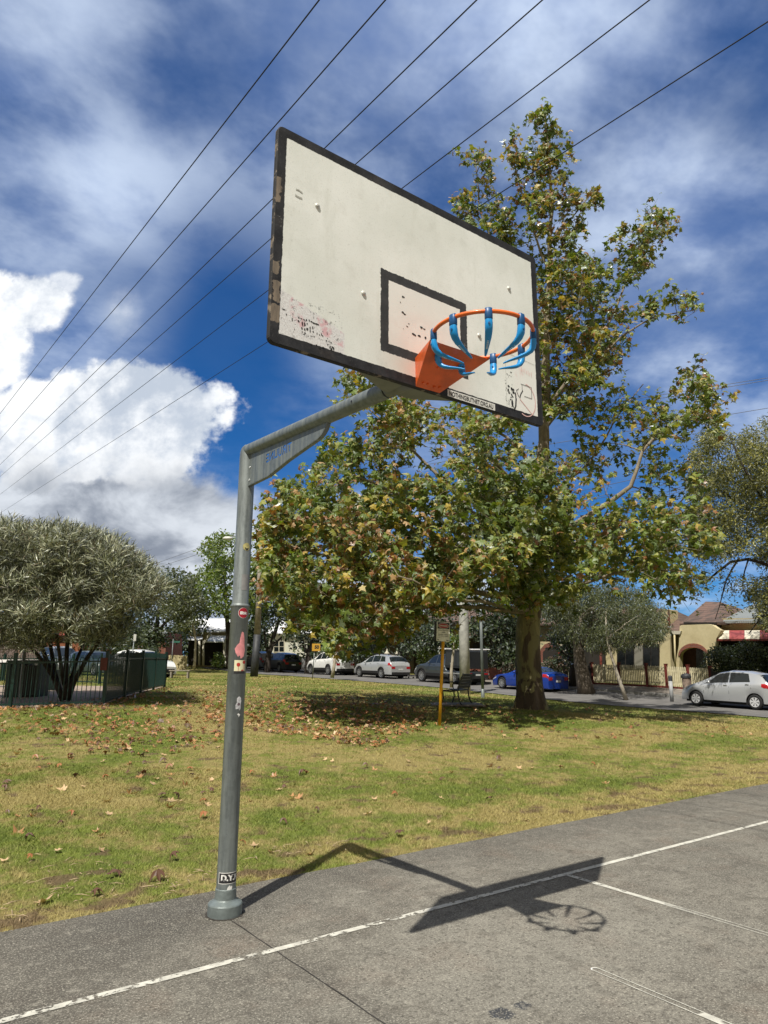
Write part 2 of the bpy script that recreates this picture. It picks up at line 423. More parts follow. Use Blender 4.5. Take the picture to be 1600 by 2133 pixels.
court_line('court_line', (-12, -.688), (2.35, -.706), mat('paint_base', fn=paint(.415, None)))
court_line('court_line', (2.35, -.706), (20, -.735), mat('paint_base2', fn=paint(.36, None)))
court_line('court_line', (2.458, -.736), (2.40, -6.2), mat('paint_lane', fn=paint(.40, (.5, 1.3))))
court_line('court_line', (1.208, -1.905), (1.10, -7), mat('paint_arc', fn=paint(.44, (-1, -.2))))
def arc_end():
    mb = MB(); c = (1.2065, -1.913)
    for i in range(10):
        t0, t1 = math.pi*i/10-.02, math.pi*(i+1)/10-.02
        mb.quad(*[(c[0]+r*math.cos(t), c[1]+r*math.sin(t), .0032) for r, t in ((.018, t0), (.0255, t0), (.0255, t1), (.018, t1))])
    mb.build('court_line', mat('paint_solid', (.7, .69, .64), .8, var=.15, vscale=40), court_o)
arc_end()

# ================================================================ HOOP
def galv(n):
    x, y, z = n.xyz()
    s = n.noise(3, 5, .6, n.mapping(scale=(9, 9, 1.1))); sp = n.voro(38, out='Color'); f = n.noise(70, 4, .65)
    spc = n.node('ShaderNodeSeparateColor'); n.link(sp, spc.inputs[0]); k = X(n.nt, spc.outputs[0])
    c = n.mix(s.ss(.3, .7), srgb(98, 105, 106), srgb(130, 137, 136))
    c = n.mix(k*.22, c, srgb(142, 150, 152))
    c = n.mix(f.ss(.55, .75)*.3, c, srgb(70, 76, 78))
    return {'Base Color': c, 'Roughness': s.ss(.3, .7, .42, .6), 'Metallic': .35, 'bump': (f, .12, .002)}
m_galv = mat('galvanised_steel', fn=galv)
m_base = mat('post_collar_paint', (.16, .19, .19), .45, .2, var=.15, vscale=14, bump=.3, bscale=60)
hoop = thing('basketball_hoop', 'basketball hoop on a cranked grey post, white board, orange ring with blue hooks', 'basketball hoop')
RLOW, RUP = .0615, .0565
mb = MB(); mb.smooth = True
mb.lathe([(RLOW, .06), (RLOW, 1.932), (RLOW+.004, 1.936), (RLOW+.006, 1.942), (RLOW+.005, 1.949), (RUP+.0015, 1.956), (RUP, 1.96), (RUP, 3.02), (RUP*.96, 3.06), (RUP*.8, 3.092), (RUP*.45, 3.115), (0, 3.124)], n=40)
post = mb.build('post', m_galv, hoop, sharp=50)
mb = MB()
mb.lathe([(.001, .0), (.108, .0), (.108, .064), (.104, .071), (.082, .083), (.072, .087), (.0675, .094), (.0665, .118), (.0665, .152), (.0645, .155), (RLOW-.001, .156)], n=44)
mb.build('base_collar', m_base, hoop, sharp=24)
mb = MB(); rr = random.Random(3)
pr = []
for j in range(48):
    t = 2*math.pi*j/48; pr.append((t, .118+rr.uniform(-.008, .012)))
mb.add([(0, 0, .0022)]+[(r*math.cos(t), r*math.sin(t), .0022) for t, r in pr], [(0, 1+j, 1+(j+1) % 48) for j in range(48)])
mb.build('footing_ring', mat('footing_dirt', (.035, .03, .025), .95, var=.4, vscale=30), hoop)
# arm
A0, A1 = Vector((0, .012, 3.073)), Vector((0, -1.70, 2.985))
RA = .0465
mb = MB(); mb.smooth = True
mb.tube([A0, A1], RA, 32); mb.build('arm', m_galv, hoop, sharp=50)
mb = MB()
mb.tube([A1+Vector((0, .01, 0)), A1+Vector((0, -.03, -.002))], RA-.006, 24)
mb.mi = 1
mb.tube([A1+Vector((0, -.012, 0)), Vector((.0, -1.93, 2.975))], RA+.001, 24)
mb.prism([(-.44, 0), (.38, 0), (.09, .17), (-.10, .17)], (.03, -1.917, 2.945), (1, 0, 0), (0, 1, 0), (0, 0, .018))
mb.box((-.50, -1.918, 2.964), (.60, -1.922+.05, 3.02))
mb.box((-.30, -1.918, 3.022), (-.25, -1.88, 3.80)); mb.box((.37, -1.918, 3.022), (.42, -1.88, 3.80))
mb.build('board_bracket', [mat('gap_dark', (.02, .02, .02), .9), mat('pale_galv', (.17, .18, .16), .5, .2, var=.12, vscale=12)], hoop)
# gusset: folded channel with cut-out lettering
GT = .0035
gp = [(-.050, 3.05), (-.049, 2.800), (-.36, 2.806), (-.62, 2.852), (-.86, 2.882), (-1.00, 2.898), (-1.05, 2.915), (-1.085, 2.942), (-1.105, 2.975), (-1.108, 3.015)]
mb = MB()
gx = -.012
mb.prism(gp, (gx, 0, 0), (0, 1, 0), (0, 0, 1), (GT, 0, 0))
plate = mb.build('gusset', m_galv, hoop)
cu = bpy.data.curves.new('t', 'FONT'); cu.body = 'TIRULINE'; cu.size = .084; cu.extrude = .02; cu.offset = .0022
to = bpy.data.objects.new('tmp_text', cu); COL.objects.link(to)
# reading direction runs towards the post (+y) when seen from the far side
to.matrix_world = Matrix(((0, 0, 1, gx), (1.0, 0, 0, -.675), (0, 1.0, 0, 2.905), (0, 0, 0, 1)))
bpy.context.view_layer.update()
tm = bpy.data.meshes.new_from_object(to.evaluated_get(bpy.context.evaluated_depsgraph_get()))
tm.transform(to.matrix_world); bpy.data.objects.remove(to)
hb = MB()
for sx in ([(-.235, 2.955), (-.200, 2.972), (-.165, 2.958), (-.168, 2.925), (-.182, 2.905), (-.222, 2.905)], [(-.150, 2.957), (-.141, 2.962), (-.128, 2.935), (-.140, 2.888), (-.150, 2.905)]):
    hb.prism(sx, (gx-.02, 0, 0), (0, 1, 0), (0, 0, 1), (.04, 0, 0))
lo = bpy.data.objects.new('tmp_l', tm); COL.objects.link(lo)
ho = hb.build('tmp_h', m_galv)
for q in (lo, ho):
    md = plate.modifiers.new('b', 'BOOLEAN'); md.operation = 'DIFFERENCE'; md.object = q; md.solver = 'EXACT'; md.use_self = True
bpy.context.view_layer.update()
nm = bpy.data.meshes.new_from_object(plate.evaluated_get(bpy.context.evaluated_depsgraph_get()))
plate.modifiers.clear()
print('GUSSET faces', len(nm.polygons), 'bbox', [max(v.co[1] for v in nm.vertices), min(v.co[1] for v in nm.vertices)])
plate.data = nm; nm.materials.clear(); nm.materials.append(m_galv)
for q in (lo, ho): bpy.data.objects.remove(q)
mb = MB()                                              # folded lip along the lower edge
lip = gp[1:9]
for (y0, z0), (y1, z1) in zip(lip, lip[1:]):
    mb.add([(gx, y0, z0-.001), (gx, y1, z1-.001), (gx+.03, y1, z1-.001), (gx+.03, y0, z0-.001), (gx, y0, z0-.005), (gx, y1, z1-.005), (gx+.03, y1, z1-.005), (gx+.03, y0, z0-.005)],
           [(0, 3, 2, 1), (4, 5, 6, 7), (0, 1, 5, 4), (2, 3, 7, 6), (1, 2, 6, 5), (3, 0, 4, 7)])
mb.build('gusset_lip', m_galv, hoop)
mb = MB(); mb.smooth = True
for z in (2.93, 2.835):
    mb = MB(); mb.smooth = True; mb.tube([(gx-.004, -.075, z), (gx-.0005, -.075, z)], .008, 8); mb.build('weld_spot', mat('bright_metal', (.8, .82, .82), .3, .5), hoop)
# ---- backboard
BX, BY, BZ, BW, BH, BT = .06, -1.9505, 2.914, .9, 1.113, .026
def board_fn(n):
    X0, Y0, Z0 = n.xyz()
    x = X0-BX; z = Z0-BZ
    p = n.vec(x, 0., z)
    big = n.noise(1.6, 5, .6, p); mid = n.noise(9, 6, .65, p); e = n.noise(26, 6, .7, p); fine = n.noise(120, 3, .7, p)
    white = n.mix(big.ss(.3, .7), (.72, .745, .70), (.86, .88, .85))
    white = n.mix(n.noise(3, 6, .7, n.mapping(p, scale=(3, 1, .7))).ss(.5, .75)*.3, white, (.52, .53, .46))
    white = n.mix(fine.ss(.52, .75)*.4, white, (.46, .46, .41))
    white = n.mix(mid.ss(.5, .75)*.28, white, (.50, .50, .45))
    white = n.mix(n.noise(48, 5, .75, p).ss(.60, .70)*.4, white, (.34, .34, .31))
    white = n.mix(n.noise(200, 1, .5, p).ss(.72, .78)*.4, white, (.25, .25, .22))
    # ball scuffing round the ring: brown bloom
    q = ((x-.02)*(x-.02)*.6+(z-.09)*(z-.09)*2.2).sqrt()+(mid-.5)*.2
    white = n.mix(q.ss(.05, .34, .42, 0), white, (.56, .42, .34))
    # repainted patches: inside the target, lower left and lower right corner are a colder white
    def rect(x0, x1, z0, z1, j=.03, s=.004):
        d = ((x-(x0+x1)/2).abs()-(x1-x0)/2).max((z-(z0+z1)/2).abs()-(z1-z0)/2)+(e-.5)*j
        return d.ss(-s, s, 1, 0)
    white = n.mix(rect(-.25, .25, .19, .54, .01)*.55, white, (.80, .77, .73))
    white = n.mix(rect(-.27, .27, .17, .40, .05, .05)*n.noise(6, 5, .6, p).ss(.4, .6)*.22, white, (.68, .52, .47))
    ll = rect(-.86, -.51, .02, .27, .09)
    ll = ll*((x+.85)*-.33+.27-z+(e-.5)*.03).ss(-.004, .004)
    white = n.mix(ll, white, n.mix(fine.ss(.35, .65), (.78, .79, .79), (.62, .60, .60)))
    pk = n.noise(14, 5, .6, p)
    white = n.mix(ll*pk.ss(.5, .62)*.75*rect(-.80, -.52, .09, .25, .06, .01), white, (.66, .34, .38))
    lr = rect(.66, .86, .03, .47, .0, .002)
    white = n.mix(lr*.8, white, (.80, .80, .77))
    white = n.mix(lr*n.noise(12, 6, .7, n.mapping(p, loc=(3, 0, 3))).ss(.55, .7)*.4*rect(.66, .86, .03, .4, .06, .02), white, (.70, .45, .45))
    # black border and target square
    ed = ((x.abs()-(BW-.048)).max((z-BH/2).abs()-(BH/2-.052)))
    bord = (ed+(e-.5)*.014).ss(-.0015, .0015)
    t_o = ((x.abs()-.295).max((z-.361).abs()-.225)); t_i = ((x.abs()-.245).max((z-.361).abs()-.175))
    ragged = e+(n.noise(60, 3, .6, p)-.5)*.6
    tgt = (t_o+(ragged-.52)*.022).ss(-.001, .001, 1, 0)*(t_i+(ragged-.5)*.012).ss(-.001, .001)
    blk = bord.max(tgt*.97)
    flake = (n.noise(34, 7, .78, p)+(n.noise(5, 2, .5, p)-.5)*.9).ss(.20, .235, .85, 0)
    # flecks of old black showing through
    fleck = (n.noise(24, 7, .8, n.mapping(p, scale=(1, 1, 1.6), loc=(1.3, 0, .4)))+0).ss(.655, .675)
    blk = blk.max(fleck*rect(-.22, .2, .2, .50, .05, .03))
    fl2 = (n.noise(30, 8, .85, n.mapping(p, loc=(5, 0, 1)))).ss(.555, .585)
    blk = blk.max(fl2*rect(-.84, -.53, .05, .25, .05, .02)*.95)
    blk = blk.max((n.noise(42, 4, .8, n.mapping(p, scale=(1, 1, .7)))).ss(.555, .59)*rect(.585, .645, .06, .25, .02))
    black = n.mix(mid.ss(.3, .75), (.012, .013, .016), (.040, .041, .046))
    black = n.mix(n.noise(80, 4, .8, p).ss(.56, .7)*.55, black, (.11, .11, .11))
    c = n.mix((blk*(1-flake)).clamp(), white, black)
    # bare weathered ply at the left edge where the black has peeled
    def patch(x0, x1, z0, z1): return rect(x0, x1, z0, z1, .06, .002)
    bare = patch(-.89, -.853, .20, .30).max(patch(-.90, -.872, .70, .83)).max(patch(-.90, -.845, .10, .185)).max(patch(-.90, -.87, .33, .40))
    ply = n.mix(n.noise(8, 5, .6, n.mapping(p, scale=(6, 1, 1))).ss(.3, .7), (.26, .21, .16), (.13, .11, .09))
    c = n.mix(bare*bord, c, ply)
    c = n.mix((bord*n.noise(4, 5, .7, p).ss(.52, .72)*.35), c, (.09, .075, .065))
    return {'Base Color': c, 'Roughness': .62, 'bump': (mid*.4+blk*.25+fine*.2, .35, .002)}
m_board = mat('board_paint', fn=board_fn, spec=.25)
def edge_fn(n):
    e = n.noise(16, 5, .7)
    return {'Base Color': n.mix(e.ss(.52, .62), (.02, .02, .022), (.20, .165, .125)), 'Roughness': .85}
m_edge = mat('board_edge', fn=edge_fn)
def rounded(w, h, r, k=5):
    pts = []
    for cx, cz, a0 in ((w-r, h/2-r, 0), (-w+r, h/2-r, 90), (-w+r, -h/2+r, 180), (w-r, -h/2+r, 270)):
        for i in range(k+1):
            t = math.radians(a0+90*i/k); pts.append((cx+r*math.cos(t), cz+r*math.sin(t)+h/2))
    return pts
rp = rounded(BW, BH, .03); N_ = len(rp)
mb = MB()
ri = rounded(BW-.003, BH-.006, .028)
vs = [(BX+x, BY, BZ+z+(.003)) for x, z in ri]+[(BX+x, BY+.004, BZ+z) for x, z in rp]+[(BX+x, BY+BT, BZ+z) for x, z in rp]
mb.add(vs, [tuple(range(N_))], 0); mb.f[-1] = tuple(range(N_))
mb.add([], [])
b0 = 0
for i in range(N_):
    j = (i+1) % N_
    mb.f += [(i, N_+i, N_+j, j), (N_+i, 2*N_+i, 2*N_+j, N_+j)]; mb.m += [1, 1]; mb.sm += [False, False]
mb.f.append(tuple(2*N_+i for i in reversed(range(N_)))); mb.m.append(1); mb.sm.append(False)
board = mb.build('backboard', [m_board, m_edge], hoop)
# bolts
for bx_, bz_ in ((-.616, 3.686), (-.341, 3.32), (.706, 3.722), (.448, 3.339), (.80, 3.95)):
    if bz_ > 3.9: continue
    mb = MB(); mb.smooth = True; k = 12
    prof = [(.0135, 0), (.0135, -.002), (.011, -.006), (.006, -.0085), (.0, -.0095)]
    vs = [(bx_+r*math.cos(2*math.pi*j/k), BY+y, bz_+r*math.sin(2*math.pi*j/k)) for r, y in prof for j in range(k)]
    mb.add(vs, [(i*k+j, (i+1)*k+j, (i+1)*k+(j+1) % k, i*k+(j+1) % k) for i in range(len(prof)-1) for j in range(k)])
    mb.build('bolt', mat('bolt_paint', (.62, .62, .58), .35, .2), board)
# website strip on the lower border
def bplane(x0, z0, x1, z1, y, m, name, par, rot=0.):
    mb = MB(); c, s = math.cos(rot), math.sin(rot); w, h = x1-x0, z1-z0
    mb.quad(*[(x0+a*c-b*s, y, z0+a*s+b*c) for a, b in ((0, 0), (w, 0), (w, h), (0, h))])
    return mb.build(name, m, par)
m_ink = mat('black_ink', (.015, .015, .016), .5)
m_stick = mat('sticker_white', (.70, .70, .66), .5, var=.06, vscale=20)
st = bplane(.203, 2.918, .556, 2.957, BY-.0012, m_stick, 'website_strip', board)
text_obj('lettering', 'NOTHINGBUTNET.ORG.AU', m_ink, (.215, BY-.0022, 2.9245), (1, 0, 0), (0, 0, 1), .026, st, width=.325, bold=.016)
# marker drawing: a player hanging off a small board inside a faded red ring
mb = MB()
def stroke(pts, w, y=BY-.0014):
    for (a, b), (c, d) in zip(pts, pts[1:]):
        dx, dz = c-a, d-b; L = math.hypot(dx, dz) or 1; nx, nz = -dz/L*w/2, dx/L*w/2
        mb.quad((a+nx, y, b+nz), (c+nx, y, d+nz), (c-nx, y, d-nz), (a-nx, y, b-nz))
stroke([(.775, 3.135), (.865, 3.135), (.865, 3.065), (.800, 3.065)], .003); stroke([(.785, 3.135), (.785, 3.09)], .003)
stroke([(.790, 3.098), (.770, 3.070), (.762, 3.045)], .006); stroke([(.755, 3.10), (.735, 3.085), (.748, 3.06), (.757, 3.05)], .0035)
stroke([(.725, 3.07), (.730, 3.03), (.724, 2.985)], .010); stroke([(.724, 2.99), (.715, 2.968), (.700, 2.985), (.690, 2.975)], .005); stroke([(.728, 2.99), (.712, 2.957), (.702, 2.966)], .005)
mb.build('marker_drawing', m_ink, board)
mb = MB()
stroke([(.81+.085*math.cos(t), 3.045+.10*math.sin(t)) for t in np.linspace(-2.0, 1.5, 18)], .006)
mb.build('red_ring_mark', mat('faded_red', (.72, .47, .45), .6), board)
mb = MB(); stroke([(.76, 3.04), (.86, 2.97)], .005); mb.build('red_ring_mark', mat('faded_red', (.72, .47, .45), .6), board)
mb = MB()
for i in range(7): stroke([(.785+i*.014, 3.215-i*.002), (.787+i*.014, 3.245-i*.002-(i % 2)*.006)], .003)
mb.build('faded_lettering', mat('faded_red', (.72, .47, .45), .6), board)
mb = MB()
stroke([(-.735, 3.722), (-.72, 3.724), (-.70, 3.718)], .008)
mb.build('smudge', mat('smudge', (.42, .42, .38), .6), board)
mb = MB(); stroke([(-.738, 3.69), (-.72, 3.686), (-.70, 3.688)], .009)
mb.build('smudge', mat('smudge', (.42, .42, .38), .6), board)
# flecks left of old painted lettering
def flecks(name, pts, seed, m=m_ink, sc=1.):
    r = random.Random(seed)
    for u, v, w, h in pts:
        mb = MB()
        q = ray(u, v); q = CAM+q*((BY-.0013-CAM[1])/q[1]); k = 7
        o = [(q[0]+w*sc*r.uniform(.6, 1.3)*math.cos(6.283*i/k), BY-.0013, q[2]+h*sc*r.uniform(.6, 1.3)*math.sin(6.283*i/k)) for i in range(k)]
        mb.add(o, [tuple(range(k))]); mb.build(name, m, board)
ll_ = [(600,245,9,5),(660,270,10,4),(720,290,9,4),(785,300,6,7),(850,310,7,6),(900,340,9,5),(960,375,12,5),(1020,395,14,6),(1070,415,10,4),(680,370,6,14),(690,420,5,12),(740,410,5,14),(800,395,5,7),(675,500,6,10),(745,530,7,9),(790,520,5,10),(815,520,4,12),(870,500,4,15),(870,560,4,14),(935,490,5,12),(945,580,6,8),(440,290,4,11),(595,330,8,7),(305,170,5,8),(230,45,14,4),(1035,630,4,9),(1090,655,4,6),(1140,640,5,10),(1170,680,6,5),(1275,590,3,4),(1275,630,3,5),(1285,740,3,4),(1255,790,6,4),(1320,810,9,3),(1370,840,6,6),(1285,890,6,4),(1350,930,7,4),(1400,950,8,7),(1380,1000,10,6),(1430,990,6,12),(750,610,9,4),(680,580,4,7),(965,695,7,3),(900,885,8,4),(1020,900,5,6),(500,520,4,4),(460,160,5,5),(1105,960,11,9),(1180,960,11,8)]
flecks('worn_lettering', [(570+x/11.43, 640+y/11.43, w*.00065, h*.00065) for x, y, w, h in ll_], 1)
rl_ = [(450,980,9,12),(435,1090,8,14),(470,1180,7,10),(545,1060,9,14),(590,1090,10,12),(600,1180,10,14),(545,1250,8,9),(575,1310,11,9),(530,1330,8,7),(510,1400,6,6),(560,1420,9,6),(570,1520,13,20),(570,1720,5,14),(530,540,12,4),(400,590,3,7),(480,1200,5,5),(620,1100,5,7)]
flecks('worn_lettering', [(1030+x/15.24, 740+y/15.24, w*.0009, h*.00065) for x, y, w, h in rl_], 2)
tl_ = [(430,565,8,7),(450,575,5,3),(430,805,8,6),(460,830,9,4),(710,1030,9,7),(755,1055,10,3),(590,1130,12,6),(615,1150,8,5),(680,1160,11,6),(775,1190,8,8),(520,975,5,3),(495,1015,7,3),(440,1050,3,2),(395,650,3,3)]
flecks('paint_fleck', [(780+x/7.27, 540+y/7.27, w*.0010, h*.0009) for x, y, w, h in tl_], 3)
# seam of the repaired corner panel
mb = MB(); stroke([(.66, 3.30), (.90, 3.288)], .0018); mb.build('panel_seam', mat('seam', (.33, .34, .3), .6), board)
mb = MB(); stroke([(.652, 3.25), (.652, 2.97)], .0012)
mb.build('panel_seam', mat('seam', (.33, .34, .3), .6), board)
# ---- ring, bracket, hooks
m_or = mat('orange_paint', (.80, .155, .018), .38, var=.14, vscale=10, coat=.2)
m_or2 = mat('orange_plate', (.74, .115, .014), .42, var=.2, vscale=8, coat=.15)
RX, RY, RZ, RR = .06, -2.357, 3.05, .234
mb = MB(); mb.smooth = True
k = 96; q = 14
vs = []; fs = []
for i in range(k):
    t = 2*math.pi*i/k
    for j in range(q):
        a = 2*math.pi*j/q; r = RR+.0098*math.cos(a); vs.append((RX+r*math.cos(t), RY+r*math.sin(t), RZ+.0098*math.sin(a)))
        fs.append((i*q+j, ((i+1) % k)*q+j, ((i+1) % k)*q+(j+1) % q, i*q+(j+1) % q))
mb.add(vs, fs); mb.build('ring', m_or, hoop)
A = (-.012, BY-.001, 2.916); B = (.148, BY-.001, 2.920); D_ = (-.125, -2.196, 3.040); C_ = (.250, -2.215, 3.040); E_ = (-.016, BY-.001, 3.070); F_ = (.150, BY-.001, 3.070)
mb = MB(); mb.add([A, B, C_, D_, E_, F_], [(0, 3, 2, 1), (0, 4, 3), (1, 2, 5), (4, 5, 2, 3), (0, 1, 5, 4)])
brk = mb.build('ring_bracket', m_or2, hoop)
bm_n = np.cross(np.array(B)-np.array(A), np.array(D_)-np.array(A)); bm_n /= np.linalg.norm(bm_n)
bm_n = bm_n*(-1 if bm_n[1] > 0 else 1)
if bm_n@(CAM-np.array(A)) < 0: bm_n = -bm_n
def onface(a, b):                                         # a along AB, b up the slant
    A_, B__, D__, C__ = map(np.array, (A, B, D_, C_)); lo = A_*(1-a)+B__*a; hi = D__*(1-a)+C__*a
    return lo*(1-b)+hi*b+bm_n*.0015
mb = MB(); mb.quad(*[onface(a, b) for a, b in ((.50, .30), (.57, .30), (.57, .55), (.50, .55))]); mb.build('slot', mat('slot_pale', (.55, .46, .40), .5), brk)
for a, b in ((.2, .12), (.36, .12), (.62, .10), (.78, .12), (.35, .52), (.62, .6)):
    mb = MB(); mb.smooth = True; c = onface(a, b); mb.tube([c-bm_n*.001, c+bm_n*.005], .0085, 6, smooth=False); mb.build('bolt', m_or2, brk)
m_bl = mat('hook_blue', (.006, .27, .66), .32, var=.06, vscale=20, coat=.25); m_bd = mat('hook_sleeve', (.006, .075, .22), .42)
m_wt = mat('hook_print', (.6, .75, .85), .5)
claw = thing('tmp', 'x', 'x')
def claw_parts(t, par):
    o = Vector((RX+RR*math.cos(t), RY+RR*math.sin(t), RZ)); inn = Vector((-math.cos(t), -math.sin(t), 0)); tg = Vector((-math.sin(t), math.cos(t), 0)); up = Vector((0, 0, 1))
    def sec(c, ax, w, th, mbx, n=10):                       # superellipse ring
        pts = []
        for j in range(n):
            a = 2*math.pi*j/n; ca, sa = math.cos(a), math.sin(a)
            pts.append(c+tg*(w*abs(ca)**.7*(1 if ca >= 0 else -1))+ax*(th*abs(sa)**.7*(1 if sa >= 0 else -1)))
        return pts
    def loft(path, n=10):
        mb = MB(); mb.smooth = True; vs = []
        for i, (a, h, w, th) in enumerate(path):
            c = o+inn*a+up*h; p0 = path[max(i-1, 0)]; p1 = path[min(i+1, len(path)-1)]
            d = (inn*(p1[0]-p0[0])+up*(p1[1]-p0[1])).normalized(); ax = d.cross(tg).normalized()
            vs += sec(c, ax, w, th, mb)
        m = len(path); fs = [(i*n+j, i*n+(j+1) % n, (i+1)*n+(j+1) % n, (i+1)*n+j) for i in range(m-1) for j in range(n)]
        fs += [tuple(reversed(range(n))), tuple((m-1)*n+j for j in range(n))]
        mb.add(vs, fs); return mb
    hk = loft([(0, -.040, .0165, .013), (.001, -.055, .0175, .0145), (.004, -.075, .0175, .0145), (.014, -.093, .0165, .012), (.034, -.108, .015, .009), (.062, -.119, .0125, .0065), (.092, -.128, .010, .005), (.120, -.137, .0075, .004), (.141, -.145, .0045, .003)]).build('net_hook', m_bl, par, sharp=60)
    mbs = loft([(0, .0145, .015, .010), (0, .011, .017, .014), (0, -.010, .0178, .0148), (0, -.038, .0178, .0148), (0, -.0405, .016, .013)]); mbs.build('sleeve', m_bd, hk, sharp=50)
    mb = MB(); mb.smooth = True; c = o+up*-.062-inn*.0128
    mb.tube([c, c-inn*.003], .005, 8); mb.build('screw', m_bd, hk)
    mb = MB(); mb.smooth = True; c2 = o+up*-.062+inn*.018; mb.tube([c2, c2+inn*.0015], .005, 8); mb.build('screw', m_bd, hk)
    mb = MB(); r_ = random.Random(int(t*10))
    for sgn in (1, -1):                                    # printed marks along the blade
        a = .040
        while a < .094:
            f = (a-.034)/.058; h = -.108-.011*f-(.006 if f > .5 else 0)*0
            h = np.interp(a, [.034, .062, .092, .12], [-.108, -.119, -.128, -.137])
            L = r_.uniform(.002, .005); c = o+inn*a+up*(h+sgn*(.0098-f*.0035))
            w = .0045
            d = (inn*.028-up*.010).normalized()
            if r_.random() < .8: mb.quad(c-tg*w, c+tg*w, c+tg*w+d*L, c-tg*w+d*L)
            a += L+.0035
    mb.build('printed_marks', m_wt, hk)
bpy.data.objects.remove(claw)
for dg in (-168, -128, -88, -48, -8, 32, 72, 112, 152): claw_parts(math.radians(dg), hoop)
# ---- stickers on the post
PH0 = math.atan2(CY, CX)                                   # the side that faces the court
def cylpt(deg, z, r): t = PH0+math.radians(deg); return (r*math.cos(t), r*math.sin(t), z)
def cyl_rect(name, d0, d1, z0, z1, m, r=None, k=None, par=post, off=.001):
    r = (RLOW if z1 < 1.93 else RUP) if r is None else r; mb = MB(); mb.smooth = True; k = k or max(3, int(abs(d1-d0)/6))
    for i in range(k):
        a, b = d0+(d1-d0)*i/k, d0+(d1-d0)*(i+1)/k
        mb.quad(cylpt(a, z0, r+off), cylpt(b, z0, r+off), cylpt(b, z1, r+off), cylpt(a, z1, r+off))
    return mb.build(name, m, par)
def cyl_poly(name, pts, m, par=post, off=.0012, rings=5, r=None):
    """pts: (degrees, z) outline"""
    cx = sum(p[0] for p in pts)/len(pts); cz = sum(p[1] for p in pts)/len(pts); r = r or (RLOW if cz < 1.93 else RUP)
    mb = MB(); mb.smooth = True; n = len(pts); vs = [cylpt(cx, cz, r+off)]
    for k in range(1, rings+1):
        vs += [cylpt(cx+(a-cx)*k/rings, cz+(z-cz)*k/rings, r+off) for a, z in pts]
    fs = [(0, 1+j, 1+(j+1) % n) for j in range(n)]
    for k in range(rings-1): fs += [(1+k*n+j, 1+(k+1)*n+j, 1+(k+1)*n+(j+1) % n, 1+k*n+(j+1) % n) for j in range(n)]
    mb.add(vs, fs); return mb.build(name, m, par)
def cyl_text(body, m, dc, z0, h, w, par, r, off=.0016, bold=.03):
    o = text_obj('lettering', body, m, (0, 0, 0), (1, 0, 0), (0, 0, 1), h, par, width=w, bold=bold)
    for v in o.data.vertices:
        a = dc+math.degrees((v.co.x-w/2)/r); v.co = cylpt(a, z0+v.co.z, r+off)
    return o
def circ(dc, zc, rad, r, k=22, jit=0.): return [(dc+math.degrees((rad*(1+random.uniform(-jit, jit)))*math.cos(t)/r), zc+rad*math.sin(t)) for t in (2*math.pi*i/k for i in range(k))]
m_sw = mat('sticker_paper', (.72, .72, .70), .5, var=.1, vscale=60)
m_sb = mat('sticker_black', (.02, .02, .022), .45)
m_red = mat('sticker_red', (.34, .008, .022), .45)
s = cyl_rect('black_sticker', -50, 95, .190, .256, m_sw, off=.0008); cyl_rect('sticker_field', -46, 91, .194, .252, m_sb, par=s, off=.0013)
cyl_text('D.Y.E', m_sw, 20, .208, .036, .112, s, RLOW, off=.0018, bold=.05)
cyl_poly('torn_sticker', [(4, .148), (10, .146), (18, .150), (30, .146), (36, .156), (38, .170), (32, .178), (26, .172), (22, .182), (14, .176), (8, .168)], m_sw)
s = cyl_poly('round_red_sticker', circ(24, 1.893, .0365, RLOW), m_sw, off=.0008); cyl_poly('sticker_field', circ(24, 1.893, .0345, RLOW), m_red, par=s, off=.0012)
cyl_text('8bit', m_sw, 24, 1.882, .022, .050, s, RLOW, off=.0017, bold=.04)
m_pink = mat('pink_paint', (.62, .24, .25), .6, var=.15, vscale=30)
cyl_poly('pink_paint_mark', [(0, 1.60), (-14, 1.625), (-20, 1.65), (-6, 1.675), (8, 1.69), (12, 1.73), (20, 1.765), (32, 1.76), (40, 1.72), (42, 1.68), (48, 1.64), (40, 1.60), (22, 1.585)], m_pink, off=.0007)
s = cyl_rect('tree_sticker', -18, 55, 1.492, 1.575, mat('sticker_cream', (.70, .66, .44), .5))
cyl_rect('sticker_base', -19, 56, 1.486, 1.503, m_sb, par=s, off=.0016)
m_tr = mat('tree_red', (.42, .03, .02), .5)
cyl_poly('tree_print', circ(8, 1.545, .013, RLOW, 9, .2), m_tr, par=s, off=.0017, rings=2); cyl_rect('tree_print', 6.5, 9, 1.503, 1.54, m_tr, par=s, off=.0016)
cyl_poly('tree_print', circ(46, 1.562, .012, RLOW, 9, .2), m_tr, par=s, off=.0017, rings=2); cyl_rect('tree_print', 45, 47.5, 1.503, 1.56, m_tr, par=s, off=.0016)
cyl_poly('tree_print', [(24, 1.503), (30, 1.512), (38, 1.514), (44, 1.503)], m_tr, par=s, off=.0017, rings=2)
s = cyl_poly('grey_torn_sticker', [(4, 1.255), (2, 1.28), (10, 1.30), (8, 1.325), (22, 1.338), (34, 1.33), (38, 1.31), (34, 1.28), (36, 1.262), (30, 1.245), (22, 1.258)], mat('sticker_grey', (.46, .46, .48), .5, var=.35, vscale=60))
cyl_poly('sticker_blot', circ(22, 1.287, .009, RLOW, 8, .3), mat('blot', (.12, .08, .1), .5), par=s, off=.0017, rings=2)
cyl_poly('torn_sticker', [(14, 1.222), (22, 1.228), (34, 1.222), (30, 1.212), (26, 1.204), (22, 1.216)], m_sw)
s = cyl_poly('yellow_round_sticker', circ(26, 2.355, .0275, RUP), mat('sticker_olive', (.42, .38, .16), .5, var=.25, vscale=60))
